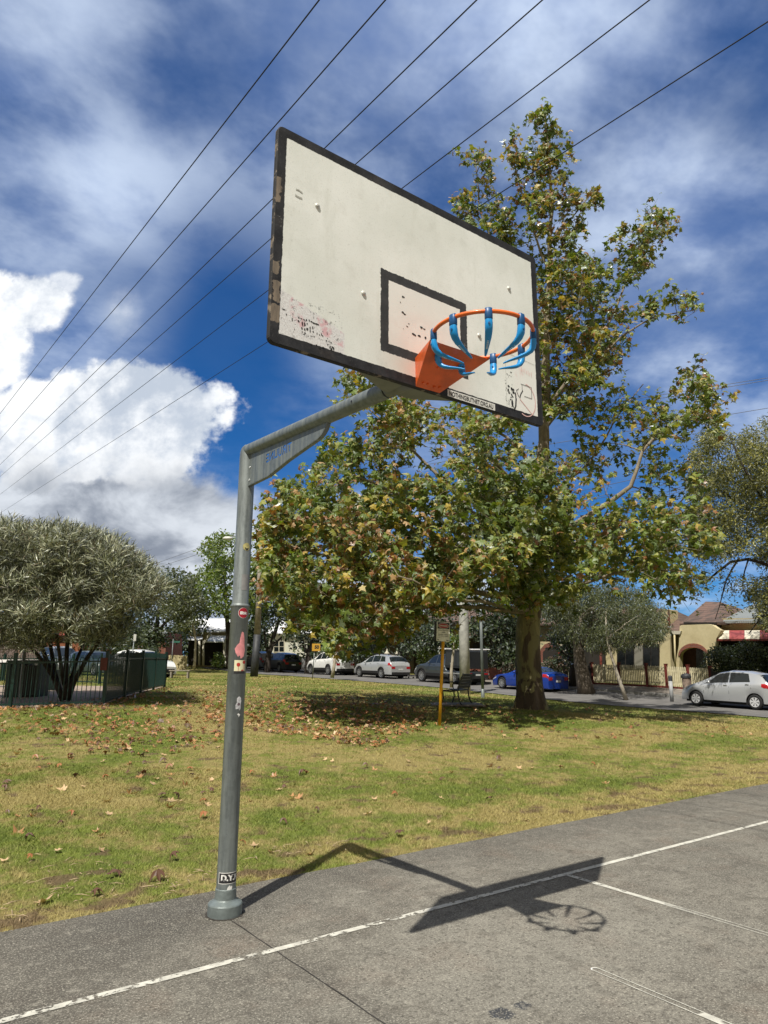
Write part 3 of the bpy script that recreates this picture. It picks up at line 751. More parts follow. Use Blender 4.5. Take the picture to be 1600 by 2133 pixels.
cyl_poly('sticker_blot', [(12, 2.352), (20, 2.343), (38, 2.345), (42, 2.35), (36, 2.334), (26, 2.329), (16, 2.337)], m_sb, par=s, off=.0017, rings=2)
cyl_rect('tape_residue', 2, 62, 2.05, 2.16, mat('residue', (.26, .26, .26), .6, .15, var=.1, vscale=30), off=.0006)
for z in (2.95,): cyl_poly('drill_hole', circ(30, z, .006, RUP, 8), m_sb, rings=2)
mb = MB(); mb.smooth = True; c = A1+Vector((-.0464, .28, .012)); mb.tube([c, c-Vector((.0012, 0, 0))], .0075, 10); mb.build('drill_hole', m_sb, hoop)
# ================================================================ GROUND
def ground_grid():
    a = np.concatenate([-np.geomspace(30, 900, 14)[::-1], np.arange(-29, 75, 1.0), np.geomspace(76, 900, 14)])
    b = a
    # world grid rotated to the street so the road edges stay clean
    Xg, Yg = np.meshgrid(a, b, indexing='ij'); k1, k2 = Xg.shape
    w = CAM[:2]+Xg[..., None]*RQ[:2]+Yg[..., None]*RD[:2]
    xy = w.reshape(-1, 2); z = Tn(xy)
    V = np.column_stack([xy, z]); i, j = np.meshgrid(range(k1-1), range(k2-1), indexing='ij'); q = (i*k2+j).ravel()
    F = np.column_stack([q, q+k2, q+k2+1, q+1]); return V, F
V, F = ground_grid()
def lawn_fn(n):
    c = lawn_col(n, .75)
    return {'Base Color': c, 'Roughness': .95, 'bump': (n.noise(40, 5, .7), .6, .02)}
def lawn_col(n, dark=1., blade=False):
    g = n.pos()
    big = n.noise(.35, 4, .6, g); mid = n.noise(1.5, 5, .65, g); sm = n.noise(6, 5, .65, g); fine = n.noise(45, 3, .7, g)
    straw = (.38*dark, .305*dark, .125*dark); green = (.20*dark, .24*dark, .045*dark); deep = (.10*dark, .15*dark, .025*dark); dirt = (.165*dark, .115*dark, .07*dark)
    dry = (big*.45+mid*.35+sm*.2)
    x, y, z = n.xyz(g)
    near = (y-x*.05).ss(.45, 1.9, .11, 0)
    dryb = dry+near*.6+((y-4.2)*(y-4.2)*-.06).max(-1.)*.0+(1-((y-5.2).abs()*.4).min(1.))*.055
    c = n.mix(sm.ss(.35, .65), green, deep)
    c = n.mix(dryb.ss(.462, .572)*.88, c, straw)
    if blade:
        c = n.mix(fine.ss(.5, .7)*.6, c, (.46, .41, .19)); c = n.mix((1-n.noise(70, 2, .6, g).ss(.38, .5))*.45, c, (.05, .065, .015))
    c = n.mix((n.noise(2.6, 4, .6, n.mapping(g, loc=(7, 1, 0)))+near*.5).ss(.58, .66)*.85, c, dirt)
    if not blade: c = n.mix(fine.ss(.4, .7)*.4, c, (.06, .05, .03))
    return c
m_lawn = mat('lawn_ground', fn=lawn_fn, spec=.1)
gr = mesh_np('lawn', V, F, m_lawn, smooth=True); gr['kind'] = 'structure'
# ================================================================ FOLIAGE
def leaf_mat(name, c, tr=.36, rough=.5, back=None, var=.18):
    if name in MATS: return MATS[name]
    m = bpy.data.materials.new(name); m.use_nodes = True; MATS[name] = m
    nt = m.node_tree; nt.nodes.clear(); n = NT(nt)
    f = n.noise(1.3, 2, .5, n.pos()).ss(.3, .7)
    col = n.mix(f, tuple(x*(1-var) for x in c), tuple(x*(1+var) for x in c))
    d = n.node('ShaderNodeBsdfDiffuse'); n.link(col, d.inputs[0])
    t = n.node('ShaderNodeBsdfTranslucent')
    tc = n.node('ShaderNodeMix'); tc.data_type = 'RGBA'; tc.blend_type = 'MULTIPLY'; tc.inputs[0].default_value = 1; n.link(col, tc.inputs[6]); tc.inputs[7].default_value = (1.5, 1.5, .55, 1)
    n.link(tc.outputs[2], t.inputs[0])
    g = n.node('ShaderNodeBsdfGlossy'); g.inputs[1].default_value = rough; g.inputs[0].default_value = (.9, .95, 1, 1)
    m1 = n.node('ShaderNodeMixShader'); m1.inputs[0].default_value = tr; n.link(d.outputs[0], m1.inputs[1]); n.link(t.outputs[0], m1.inputs[2])
    lw = n.node('ShaderNodeLayerWeight'); lw.inputs[0].default_value = .25
    fr = X(nt, lw.outputs['Fresnel'])*.4+.03
    m2 = n.node('ShaderNodeMixShader'); n.link(fr, m2.inputs[0]); n.link(m1.outputs[0], m2.inputs[1]); n.link(g.outputs[0], m2.inputs[2])
    o = n.node('ShaderNodeOutputMaterial'); n.link(m2.outputs[0], o.inputs[0]); return m
def unit(a): return a/np.maximum(np.linalg.norm(a, axis=1, keepdims=True), 1e-9)
_half = [(.17, -.10), (.40, -.05), (.29, .15), (.62, .33), (.30, .44), (.20, .55), (0, 1.0)]
_out = [(0, 0)]+_half+[(-x, y) for x, y in _half[-2::-1]]
TV = np.array([(0, .30, .0)]+[(x, y, 0) for x, y in _out]); _k = len(_out)
_r = np.linalg.norm(TV[:, :2]-[0, .3], axis=1); TV[:, 2] = .10-_r**2*.30
TV[:, 1] -= .3
TF = np.array([(0, 1+j, 1+(j+1) % _k) for j in range(_k)])
QV = np.array([(0, 0, 0), (.5, .45, .06), (0, 1, -.1), (-.5, .45, .06)]); QF = np.array([(0, 1, 2, 3)])
def leaves(name, cen, size, nrm, direc, tv, tf, mats, mi, parent=None, curl=0., width=1.):
    n = len(cen); nrm = unit(nrm); t = unit(direc-nrm*(direc*nrm).sum(1, keepdims=True)); b = np.cross(t, nrm)
    tv_ = tv.copy(); tv_[:, 0] *= width
    zc = tv_[None, :, 2]*(1+np.atleast_1d(curl).reshape(-1, 1)*1.)
    V = cen[:, None]+(b[:, None]*tv_[None, :, 0, None]+t[:, None]*tv_[None, :, 1, None]+nrm[:, None]*zc[..., None])*size[:, None, None]
    F = (tf[None]+(np.arange(n)*len(tv))[:, None, None]).reshape(-1, tf.shape[1])
    return mesh_np(name, V.reshape(-1, 3), F, mats, np.repeat(mi, len(tf)), parent)
def inpoly(p, poly):
    poly = np.array(poly, float); x, y = p[:, 0], p[:, 1]; c = np.zeros(len(p), bool); j = len(poly)-1
    for i in range(len(poly)):
        xi, yi = poly[i]; xj, yj = poly[j]
        c ^= ((yi > y) != (yj > y)) & (x < (xj-xi)*(y-yi)/(yj-yi+1e-12)+xi); j = i
    return c
def fillpoly(poly, n):
    poly = np.array(poly, float); lo, hi = poly.min(0), poly.max(0); out = []
    while len(out) < n:
        q = rng.uniform(lo, hi, (n*3, 2)); out += list(q[inpoly(q, poly)])
    return np.array(out[:n])
class Skel:
    """limbs plus grown side branches, all one branching mesh"""
    def __init__(s): s.nodes = []; s.rad = []; s.mb = MB(); s.mb.smooth = True
    def limb(s, pts, r0, r1, n=8, seg=.5):
        pts = [np.array(p, float) for p in pts]; P_ = [pts[0]]
        for a, b in zip(pts, pts[1:]):
            k = max(1, int(np.linalg.norm(b-a)/seg))
            for i in range(1, k+1):
                q = a+(b-a)*i/k
                P_.append(q+(rng.normal(0, 1, 3)*min(.06, seg*.1) if (i < k) else 0))
        P_ = [p for p in P_]; m = len(P_)
        for i in range(1, m-1): P_[i] = P_[i]*.6+(P_[i-1]+P_[i+1])*.2
        R = [r0+(r1-r0)*(i/(m-1))**.8 for i in range(m)]
        s.mb.tube(P_, R, n); s.nodes += P_; s.rad += R; return P_
    def grow(s, targets, rmax=.035, n=5, rend=.006, sag=.0):
        """each target is joined to the nearest existing branch by a curved shoot"""
        N0 = np.array(s.nodes); R0 = np.array(s.rad)
        dist = [np.min(np.linalg.norm(N0-t, axis=1)) for t in targets]
        order = np.argsort(dist); ends = []
        for k in order:
            t = targets[k]; d = np.linalg.norm(N0-t, axis=1)+np.maximum(0, N0[:, 2]-t[2])*.6
            i = int(np.argmin(d)); a = N0[i]; L = np.linalg.norm(t-a)
            if L < .12: ends.append((k, a)); continue
            m = max(2, int(L/.3)); w = rng.normal(0, .05*L, 3); P_ = []
            for j in range(m+1):
                f = j/m; q = a+(t-a)*f+w*math.sin(f*math.pi)+np.array([0, 0, 1])*(.10*L*math.sin(f*math.pi)); P_.append(q)
            r = min(R0[i]*.75, max(.010, rmax*min(1, L/2.2)+.004)); R = [r+(rend-r)*(j/m) for j in range(m+1)]
            s.mb.tube(P_, R, n, cap=False); N0 = np.vstack([N0, P_[1:]]); R0 = np.concatenate([R0, R[1:]]); ends.append((k, P_[-1]))
        s.nodes = list(N0); s.rad = list(R0)
        return ends
def bark_fn(cols, scale=3., stretch=.35, patch=None):
    def fn(n):
        m = n.mapping(scale=(1, 1, stretch)); a = n.noise(scale*2, 6, .65, m); b = n.noise(scale*9, 5, .7, m)
        c = n.mix(a.ss(.35, .65), cols[0], cols[1]); c = n.mix(b.ss(.5, .7)*.5, c, cols[2])
        if patch:
            v = n.noise(scale*.8, 4, .6, n.mapping(scale=(1, 1, .45), loc=(2, 5, 1)), .6)
            c = n.mix(v.ss(.50, .54), c, patch)
            v2 = n.noise(scale*1.5, 3, .6, n.mapping(scale=(1, 1, .5), loc=(8, 1, 3)), .8)
            c = n.mix(v2.ss(.58, .61), c, tuple(x*1.35 for x in patch))
        return {'Base Color': c, 'Roughness': .9, 'bump': (a*.6+b*.5, .8, .03)}
    return fn
m_bark = mat('plane_bark', fn=bark_fn([(.11, .08, .055), (.065, .047, .034), (.17, .14, .10)], 2.4, .3, patch=(.20, .18, .09)))
m_barkp = mat('plane_limb_bark', fn=bark_fn([(.26, .22, .16), (.16, .13, .09), (.40, .36, .28)], 4, .4))
m_barkd = mat('dark_bark', fn=bark_fn([(.045, .035, .028), (.025, .02, .017), (.08, .065, .05)], 4, .3))
m_barkg = mat('grey_bark', fn=bark_fn([(.16, .13, .10), (.09, .075, .06), (.24, .2, .16)], 4, .25))
m_barkw = mat('pale_bark', fn=bark_fn([(.42, .38, .31), (.30, .26, .2), (.5, .47, .4)], 5, .4))
# ---------------------------------------------------------------- plane tree
PLD = 20.8
def pp(u, v, dd=0.): return P(u, v, PLD+dd)
tree = thing('plane_tree', 'large plane tree turning yellow behind the hoop, with a thick mottled trunk', 'tree', loc=pp(1105, 1474))
def local(o): return np.array(o.location)
tk = Skel()
flare = [(pp(1106, 1476)+np.array([0, 0, -.15]), .50), (pp(1106, 1466), .45), (pp(1105, 1450), .41), (pp(1103, 1425), .385), (pp(1101, 1390), .375), (pp(1099, 1350), .36), (pp(1099, 1310), .35), (pp(1103, 1270), .33), (pp(1108, 1220), .29), (pp(1112, 1160), .25)]
mb = MB(); mb.smooth = True; k = 40; vs = []
for i, (c, r) in enumerate(flare):
    f = max(0, 1-i/4.)
    for j in range(k):
        t = 2*math.pi*j/k
        rr_ = r*(1+f*.16*math.sin(5*t+.6)+f*.08*math.sin(9*t+2)+.035*math.sin(3*t+i*.7)+.02*math.sin(7*t-i*.5))
        vs.append((c[0]+rr_*math.cos(t), c[1]+rr_*math.sin(t), c[2]))
m_ = len(flare); mb.add(vs, [(i*k+j, i*k+(j+1) % k, (i+1)*k+(j+1) % k, (i+1)*k+j) for i in range(m_-1) for j in range(k)])
def setloc(o, root):                                    # meshes are made in world space, keep them there under a moved root
    o.data.transform(Matrix.Translation(-Vector(root.location))); o.parent = root; return o
setloc(mb.build('trunk', m_bark), tree)
SK = tk
lead = [pp(1110, 1180), pp(1118, 1080), pp(1126, 980), pp(1134, 850), pp(1140, 700), pp(1147, 560), pp(1152, 440), pp(1146, 330), pp(1135, 250)]
SK.limb(lead, .26, .015, 10)
for pts, r0 in [
    ([(1106, 1240, 0), (1020, 1160, -1), (900, 1070, -2), (780, 1005, -2.5), (680, 970, -3)], .12),
    ([(1112, 1190, 0), (1000, 1080, 1), (880, 960, 1.5), (780, 860, 2), (715, 795, 2)], .11),
    ([(1105, 1260, 0), (1000, 1235, -1.5), (850, 1200, -3), (700, 1165, -4), (580, 1130, -4.2)], .11),
    ([(1112, 1160, 0), (1190, 1095, -.5), (1270, 1045, -1), (1322, 1015, -1), (1332, 940, -1), (1400, 880, -1), (1480, 830, -1)], .12),
    ([(1105, 1265, 0), (1200, 1220, -1.5), (1320, 1185, -2.5), (1430, 1190, -3)], .09),
    ([(1133, 860, 0), (1200, 770, 0), (1265, 690, 0), (1300, 600, .3), (1340, 520, .5), (1385, 465, .6)], .07),
    ([(1130, 900, 0), (1215, 800, -.5), (1290, 700, -.8), (1370, 652, -1), (1450, 645, -1)], .06),
    ([(1140, 720, 0), (1085, 620, .3), (1030, 520, .6), (995, 420, .8), (985, 310, .8)], .06),
    ([(1146, 590, 0), (1108, 470, -.3), (1078, 370, -.4), (1062, 310, -.5)], .05),
    ([(1150, 500, 0), (1195, 450, .2), (1235, 400, .4)], .035),
    ([(1125, 1000, 0), (1060, 910, 1), (960, 865, 1.5), (860, 835, 2)], .08),
    ([(1113, 1150, 0), (1250, 1120, 2), (1380, 1075, 2.5), (1470, 1000, 3)], .08),
    ([(1120, 1080, 0), (1040, 970, -2), (950, 890, -3)], .07),
    ([(1104, 1275, 0), (960, 1262, -2), (800, 1262, -3.4), (650, 1240, -4)], .09),
    ([(1120, 1060, 0), (1230, 960, 1.5), (1290, 860, 2), (1340, 800, 2)], .07),
    ([(1108, 1230, 0), (1040, 1180, 2.5), (940, 1130, 4), (840, 1080, 5)], .08),
    ([(1104, 1270, 0), (1020, 1255, -3), (930, 1240, -5), (830, 1200, -6)], .08)]:
    SK.limb([pp(*p) for p in pts], r0, .015, 7)
A_ = [(555, 1040), (600, 1000), (680, 930), (720, 860), (690, 775), (760, 790), (860, 830), (960, 860), (1100, 880), (1160, 950), (1190, 1080), (1180, 1200), (1120, 1265), (1080, 1275), (1000, 1225), (930, 1290), (880, 1305), (880, 1320), (780, 1325), (700, 1330), (640, 1300), (560, 1285), (535, 1210), (540, 1120)]
regs = [  # polygon, clumps, depth range, leaves per clump, clump radius
    (A_, 320, (-5.5, 3.5), 48, .55),
    ([(560, 1060), (760, 1010), (1000, 1040), (1120, 1150), (1100, 1260), (900, 1305), (860, 1330), (700, 1335), (560, 1270)], 170, (-6, 1), 48, .55),
    ([(990, 1010), (1190, 1000), (1200, 1240), (1060, 1250)], 60, (-4.5, -1), 44, .5),
    ([(1160, 950), (1240, 900), (1320, 940), (1330, 1010), (1190, 1090)], 16, (-2, 2), 26, .45),
    ([(1180, 1100), (1330, 1050), (1450, 1060), (1480, 1180), (1430, 1235), (1330, 1230), (1240, 1205), (1150, 1265)], 100, (-4, 3.5), 40, .55),
    ([(1330, 860), (1440, 760), (1510, 830), (1500, 890), (1400, 930), (1340, 930)], 44, (-2, 1), 26, .42),
    ([(1300, 780), (1350, 760), (1340, 860), (1260, 890), (1170, 900), (1180, 850)], 15, (-1.5, 2), 24, .4),
    ([(1330, 930), (1460, 940), (1470, 1040), (1350, 1060)], 18, (-2, 2), 26, .45),
    ([(1130, 560), (1240, 560), (1290, 640), (1290, 760), (1210, 860), (1120, 880), (1080, 700)], 105, (-2, 2), 44, .45),
    ([(1060, 600), (1130, 560), (1140, 900), (1000, 860), (1000, 700)], 22, (-1, 2.5), 30, .45),
    ([(960, 300), (1020, 285), (1030, 390), (1080, 480), (1120, 560), (1010, 500), (930, 445), (975, 400)], 42, (0, 1.3), 26, .36),
    ([(1055, 300), (1075, 290), (1120, 390), (1150, 470), (1120, 500), (1070, 380)], 22, (-.8, 0), 24, .33),
    ([(1105, 290), (1132, 218), (1150, 226), (1185, 300), (1180, 390), (1240, 400), (1250, 440), (1190, 560), (1130, 540), (1120, 400)], 62, (-.7, .7), 30, .35),
    ([(1285, 470), (1320, 430), (1400, 450), (1405, 510), (1330, 590), (1280, 600)], 34, (-.3, 1), 27, .36),
    ([(1330, 640), (1385, 600), (1460, 630), (1465, 655), (1380, 665), (1330, 660)], 16, (-1.3, -.5), 17, .30),
    ([(1180, 740), (1300, 640), (1330, 690), (1290, 760), (1200, 820)], 12, (-1, .5), 24, .38)]
tg, lc, rd = [], [], []
for poly, n_, dr, nl, cr_ in regs:
    q = fillpoly(poly, n_); dd = rng.uniform(*dr, n_)
    for (u, v), d_ in zip(q, dd): tg.append(pp(u, v, d_)); lc.append(nl); rd.append(cr_)
tg = np.array(tg)
ends = SK.grow(tg, .04)
cen, dr_ = [], []
tw = []
for k, e in ends:
    n_ = int(lc[k]*rng.uniform(.7, 1.3)); R_ = rd[k]
    nt_ = rng.integers(3, 6)
    for _ in range(nt_):
        v = rng.normal(0, 1, 3)*[1, 1, .8]+[0, 0, .25]; v /= np.linalg.norm(v); L = R_*rng.uniform(.7, 1.5); t = e+v*L
        SK.mb.tube([e, (e+t)/2+rng.normal(0, .03, 3), t], [.0075, .0055, .003], 4, cap=False)
        m = max(3, n_//nt_); f = rng.uniform(.25, 1.08, m)
        cen.append(e+v*L*f[:, None]+rng.normal(0, .085, (m, 3))); dr_.append(np.repeat(v[None], m, 0))
cen = np.vstack(cen); dr_ = np.vstack(dr_); n_ = len(cen)
_d = cen-CAM; _z = _d@FW; _u = 800+FPX*(_d@RT)/_z; _v = 1066.5-FPX*(_d@UP)/_z
_ok = ~((_z < 19.5) & (_u > 875) & (_u < 965) & (_v > 1284) & (_v < 1370)); cen = cen[_ok]; dr_ = dr_[_ok]; n_ = len(cen)
setloc(SK.mb.build('limbs', m_barkp), tree)
nr = rng.normal(0, .6, (n_, 3))+[0, 0, .55]-FH*.35
di = dr_*.6+rng.normal(0, .6, (n_, 3))+[0, 0, -.45]
m_l = [leaf_mat('leaf_green', (.13, .185, .02)), leaf_mat('leaf_mid', (.075, .115, .016)), leaf_mat('leaf_olive', (.24, .25, .04)), leaf_mat('leaf_yellow', (.40, .30, .04)), leaf_mat('leaf_brown', (.24, .105, .03), .3), leaf_mat('leaf_tan', (.40, .25, .11), .3)]
ng = np.sin(cen[:, 0]*.9+1)*np.cos(cen[:, 1]*.8)+np.sin(cen[:, 2]*1.1+cen[:, 0]*.5)
pr_y = np.clip(.115+.08*ng, .01, .25)
u_ = rng.random(n_); mi = np.where(u_ < .38, 0, np.where(u_ < .66, 1, 2))
a_ = rng.random(n_); mi = np.where(a_ < pr_y*.55, 3, np.where(a_ < pr_y*1.3, 4, np.where(a_ < pr_y*1.8, 5, mi)))
sz = rng.uniform(.11, .245, n_)*np.where(mi >= 4, .85, 1.)
setloc(leaves('crown', cen, sz, nr, di, TV, TF, m_l, mi, curl=rng.uniform(-.5, 2.2, n_)), tree)
# ---------------------------------------------------------------- generic trees with small leaves
def small_tree(name, label, cat, base, limbs, regs, d, mats, probs, lsz, lw, bark, upd=(0, 0, -.2), nup=.5, rtw=.03, group=None, clr=None, twigleaf=True, spread=.6):
    root = thing(name, label, cat, loc=base, group=group); sk = Skel()
    for pts, r0, r1 in limbs: sk.limb([P(u, v, d+dd) for u, v, dd in pts], r0, r1, 7)
    nk = len(sk.mb.f)
    tg, lc, rd = [], [], []
    for poly, n_, dr, nl, cr_ in regs:
        q = fillpoly(poly, n_); dd = rng.uniform(*dr, n_)
        for (u, v), d_ in zip(q, dd): tg.append(P(u, v, d+d_)); lc.append(nl); rd.append(cr_)
    ends = sk.grow(np.array(tg), rtw, 4)
    cen, dirs = [], []
    for k, e in ends:
        m = max(4, int(lc[k]*rng.uniform(.6, 1.4)))
        v = unit(rng.normal(0, 1, (m, 3))); r = rd[k]*rng.uniform(.15, 1.1, m)**.7
        c = e+v*r[:, None]*[1, 1, .75]; cen.append(c); dirs.append(v)
    cen = np.vstack(cen); dirs = np.vstack(dirs); n_ = len(cen)
    setloc(sk.mb.build('trunk', bark), root)
    mi = rng.choice(len(mats), n_, p=probs)
    nr = rng.normal(0, spread, (n_, 3))+[0, 0, nup]-FH*.25
    setloc(leaves('crown', cen, rng.uniform(.6, 1.25, n_)*lsz, nr, dirs*.7+rng.normal(0, .4, (n_, 3))+np.array(upd), QV, QF, mats, mi, width=lw), root)
    return root
# silver-leaved shrub tree inside the playground
BD = 18.4
m_s = [leaf_mat('silver_leaf', (.36, .37, .25), .06, .4), leaf_mat('silver_mid', (.15, .165, .09), .06, .45), leaf_mat('silver_dark', (.05, .058, .032), .1), leaf_mat('silver_brown', (.13, .10, .055), .2)]
small_tree('silver_leaved_tree', 'silvery narrow-leaved multi-stemmed tree inside the green playground fence', 'tree', P(138, 1456, BD),
    [([(140, 1458, 0), (150, 1425, 0), (180, 1370, 0), (215, 1320, -.3), (260, 1270, -.5)], .085, .03),
     ([(138, 1458, 0), (136, 1420, 0), (138, 1360, .1), (145, 1290, .2), (150, 1200, .2)], .08, .03),
     ([(132, 1458, 0), (118, 1425, 0), (98, 1380, .2), (80, 1330, .3), (50, 1260, .5)], .085, .03),
     ([(130, 1456, .1), (112, 1400, .3), (105, 1350, .4), (100, 1290, .7), (90, 1220, .9)], .07, .025),
     ([(118, 1420, .1), (90, 1375, -.4), (30, 1310, -.8), (-40, 1260, -1)], .06, .02),
     ([(142, 1430, 0), (160, 1370, .7), (190, 1300, 1.3), (240, 1230, 1.8)], .06, .02),
     ([(134, 1425, 0), (125, 1370, -.8), (115, 1300, -1.4), (100, 1210, -1.6)], .06, .02)],
    [([(-90, 1130), (-20, 1100), (60, 1100), (140, 1108), (210, 1125), (255, 1150), (300, 1185), (332, 1225), (330, 1270), (270, 1290), (200, 1300), (60, 1300), (-90, 1310)], 560, (-2.3, 2.4), 150, .28),
     ([(-90, 1290), (60, 1290), (200, 1290), (275, 1300), (250, 1335), (120, 1328), (60, 1350), (-90, 1358)], 150, (-1.8, 1.8), 90, .26),
     ([(-90, 1112), (0, 1095), (60, 1098), (140, 1104), (205, 1120), (250, 1140), (300, 1178), (332, 1215), (300, 1230), (200, 1160), (60, 1130), (-90, 1150)], 190, (-1.9, 1.9), 110, .36)],
    BD, m_s, [.34, .30, .27, .09], .24, .085, m_barkd, upd=(0, 0, .75), nup=.35, rtw=.022)
# ---------------------------------------------------------------- lawn blades
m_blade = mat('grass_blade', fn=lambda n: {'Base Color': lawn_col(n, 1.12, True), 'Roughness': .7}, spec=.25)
def blades(n_, d0, d1, w0, h0):
    # spread evenly over the ground wedge the lawn fills, a little wider than the view
    out = []
    need = n_
    while need > 0:
        d = np.sqrt(rng.uniform(d0*d0, d1*d1, need*2)); a = rng.uniform(-.66, .66, need*2)
        xy = CAM[:2]+d[:, None]*FH[:2]+(a*d)[:, None]*RH[:2]
        p = (xy-CAM[:2])@RQ[:2]
        ok = (xy[:, 1] > COURT_Y+.012*np.sin(xy[:, 0]*3.1)*np.sin(xy[:, 0]*1.3)-.014) & (p < 25.0) & (xy[:, 1] > COURT_Y-.018)
        cl = np.sin(xy[:, 0]*5.1+np.sin(xy[:, 1]*3.3)*2)*np.sin(xy[:, 1]*4.7+np.sin(xy[:, 0]*2.9)*2)
        ok &= rng.random(len(xy)) < (.66+.34*cl)
        ok &= ~inpoly(xy, MULCH)
        xy = xy[ok][:need]; out.append(xy); need -= len(xy)
    xy = np.vstack(out); n = len(xy); z = Tn(xy)
    dist = np.linalg.norm(xy-CAM[:2], axis=1); s = 1+np.maximum(0, dist-6)*.085
    h = h0*rng.uniform(.35, 1.2, n)**1.0*(1+(s-1)*.12); w = w0*rng.uniform(.7, 1.3, n)*s
    th = rng.uniform(0, math.pi, n); side = np.column_stack([np.cos(th), np.sin(th), np.zeros(n)])
    lean = rng.normal(0, .75, (n, 2)); b = np.column_stack([xy, z-.004])
    V = np.stack([b-side*w[:, None]/2, b+side*w[:, None]/2, b+np.column_stack([lean*h[:, None], h])], 1)
    return V.reshape(-1, 3)
MULCH = [tuple(P(*t)[:2]) for t in [(20, 1477, 17.0), (215, 1468, 17.3), (342, 1432, 26.5)]]
_mf = P(342, 1432, 26.5)[:2]; _mb = P(-700, 1440, 30)[:2]; _ml = P(-700, 1500, 16)[:2]
MULCH = MULCH+[tuple(_mf+RD[:2]*3), tuple(_mb), tuple(_ml)]
Vb = np.vstack([blades(230000, 4.1, 10.5, .0050, .034), blades(190000, 10, 20, .0056, .036), blades(110000, 19, 52, .007, .045)])
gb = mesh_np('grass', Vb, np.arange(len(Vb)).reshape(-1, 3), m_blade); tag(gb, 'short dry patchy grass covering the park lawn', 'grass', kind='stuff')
# ---------------------------------------------------------------- fallen leaves
def litter_px(poly, n): return fillpoly(poly, n)
lp = []
for poly, n_ in [
    ([(0, 1478), (340, 1436), (470, 1440), (560, 1440), (760, 1440), (900, 1470), (910, 1510), (700, 1540), (500, 1530), (300, 1530), (0, 1530)], 420),
    ([(420, 1440), (560, 1440), (760, 1450), (890, 1475), (880, 1520), (780, 1560), (560, 1530), (430, 1500)], 1150),
    ([(90, 1500), (250, 1505), (480, 1530), (430, 1560), (300, 1580), (180, 1560), (80, 1530)], 190),
    ([(200, 1450), (470, 1432), (460, 1530), (60, 1530), (60, 1490)], 260),
    ([(350, 1410), (480, 1402), (700, 1430), (900, 1445), (1080, 1480), (1090, 1530), (900, 1530), (700, 1500), (350, 1440)], 300),
    ([(920, 1470), (1150, 1470), (1600, 1510), (1600, 1540), (1100, 1545), (920, 1530)], 130),
    ([(0, 1530), (800, 1545), (1300, 1560), (1300, 1600), (700, 1680), (200, 1720), (0, 1700)], 60),
    ([(100, 1540), (520, 1545), (480, 1650), (60, 1640)], 26),
    ([(0, 1640), (420, 1640), (440, 1860), (0, 1920)], 13),
    ([(520, 1580), (1100, 1560), (1100, 1700), (700, 1780), (520, 1800)], 16),
    ([(0, 1474), (210, 1467), (345, 1432), (350, 1440), (220, 1476), (0, 1484)], 170)]:
    lp.append(litter_px(poly, n_))
lp = np.vstack(lp)
for u, v in [(41, 1568), (352, 1616), (270, 1592), (357, 1672), (434, 1680), (125, 1725), (66, 1697), (60, 1755), (8, 1798), (638, 1615), (780, 1605), (659, 1694), (622, 1665), (893, 1720), (780, 1668), (1095, 1712), (505, 1762), (224, 1833), (355, 1616), (130, 1648), (1262, 1634), (1020, 1670), (570, 1620), (607, 1668), (1020, 1598), (1040, 1605), (240, 1830), (212, 1776), (90, 1885), (120, 1777), (590, 1720)]: lp = np.vstack([lp, [[u, v]]])
g_ = ongs(lp); g_ = g_[(g_[:, 1] > COURT_Y+.05)]
m_f = [leaf_mat('fallen_rust', (.30, .12, .04), .15), leaf_mat('fallen_tan', (.42, .22, .09), .15), leaf_mat('fallen_dark', (.115, .055, .03), .1), leaf_mat('fallen_buff', (.55, .38, .21), .2)]
dist = np.linalg.norm(g_-CAM, axis=1); od = np.argsort(dist); g_ = g_[od]
def litter(cn, seed):
    r = np.random.default_rng(seed); n = len(cn)
    # a little cupped and tipped, resting on the blades
    nr = r.normal(0, .38, (n, 3))+[0, 0, 1]; di = r.normal(0, 1, (n, 3)); s = r.uniform(.062, .122, n)
    c = cn+np.column_stack([np.zeros(n), np.zeros(n), .022+s*.08+r.uniform(0, .014, n)])
    return c, s, nr, di, r.uniform(-5.5, 4.5, n), r.choice(4, n, p=[.42, .27, .22, .09])
NI = 280
lt = []
c, s, nr, di, cu_, mi = litter(g_, 5)
src = [leaves('fallen_leaf', np.zeros((1, 3)), np.array([.125]), np.array([[.12*(i % 3-1), .1, 1.]]), np.array([[1., .2, 0]]), TV, TF, m_f[i % 4], np.array([0]), curl=np.array([cc])) for i, cc in enumerate([2.5, -4., 4., -2.5, 3., -5., 1.5, -3.2])]
msh = [o.data for o in src]
for o in src: bpy.data.objects.remove(o)
for i in range(NI):
    k = i % 8; k = int(rng.integers(0, 8)); o = bpy.data.objects.new('fallen_leaf', msh[k]); COL.objects.link(o)
    o.location = tuple(c[i]); o.rotation_euler = (rng.normal(0, .3), rng.normal(0, .3), rng.uniform(0, 6.28)); sc_ = s[i]/.125; o.scale = (sc_,)*3
    tag(o, ['rust brown curled plane leaf fallen on the near lawn', 'tan curled plane leaf fallen on the near lawn', 'dark brown curled plane leaf fallen on the near lawn', 'pale buff curled plane leaf fallen on the near lawn'][k % 4], 'fallen leaf', ['rust brown fallen leaves', 'tan fallen leaves', 'dark brown fallen leaves', 'pale buff fallen leaves'][k % 4])
ll = leaves('leaf_litter', c[NI:], s[NI:], nr[NI:], di[NI:], TV, TF, m_f, mi[NI:], curl=cu_[NI:]); tag(ll, 'carpet of dry brown plane leaves scattered over the lawn below the tree', 'leaf litter', kind='stuff')
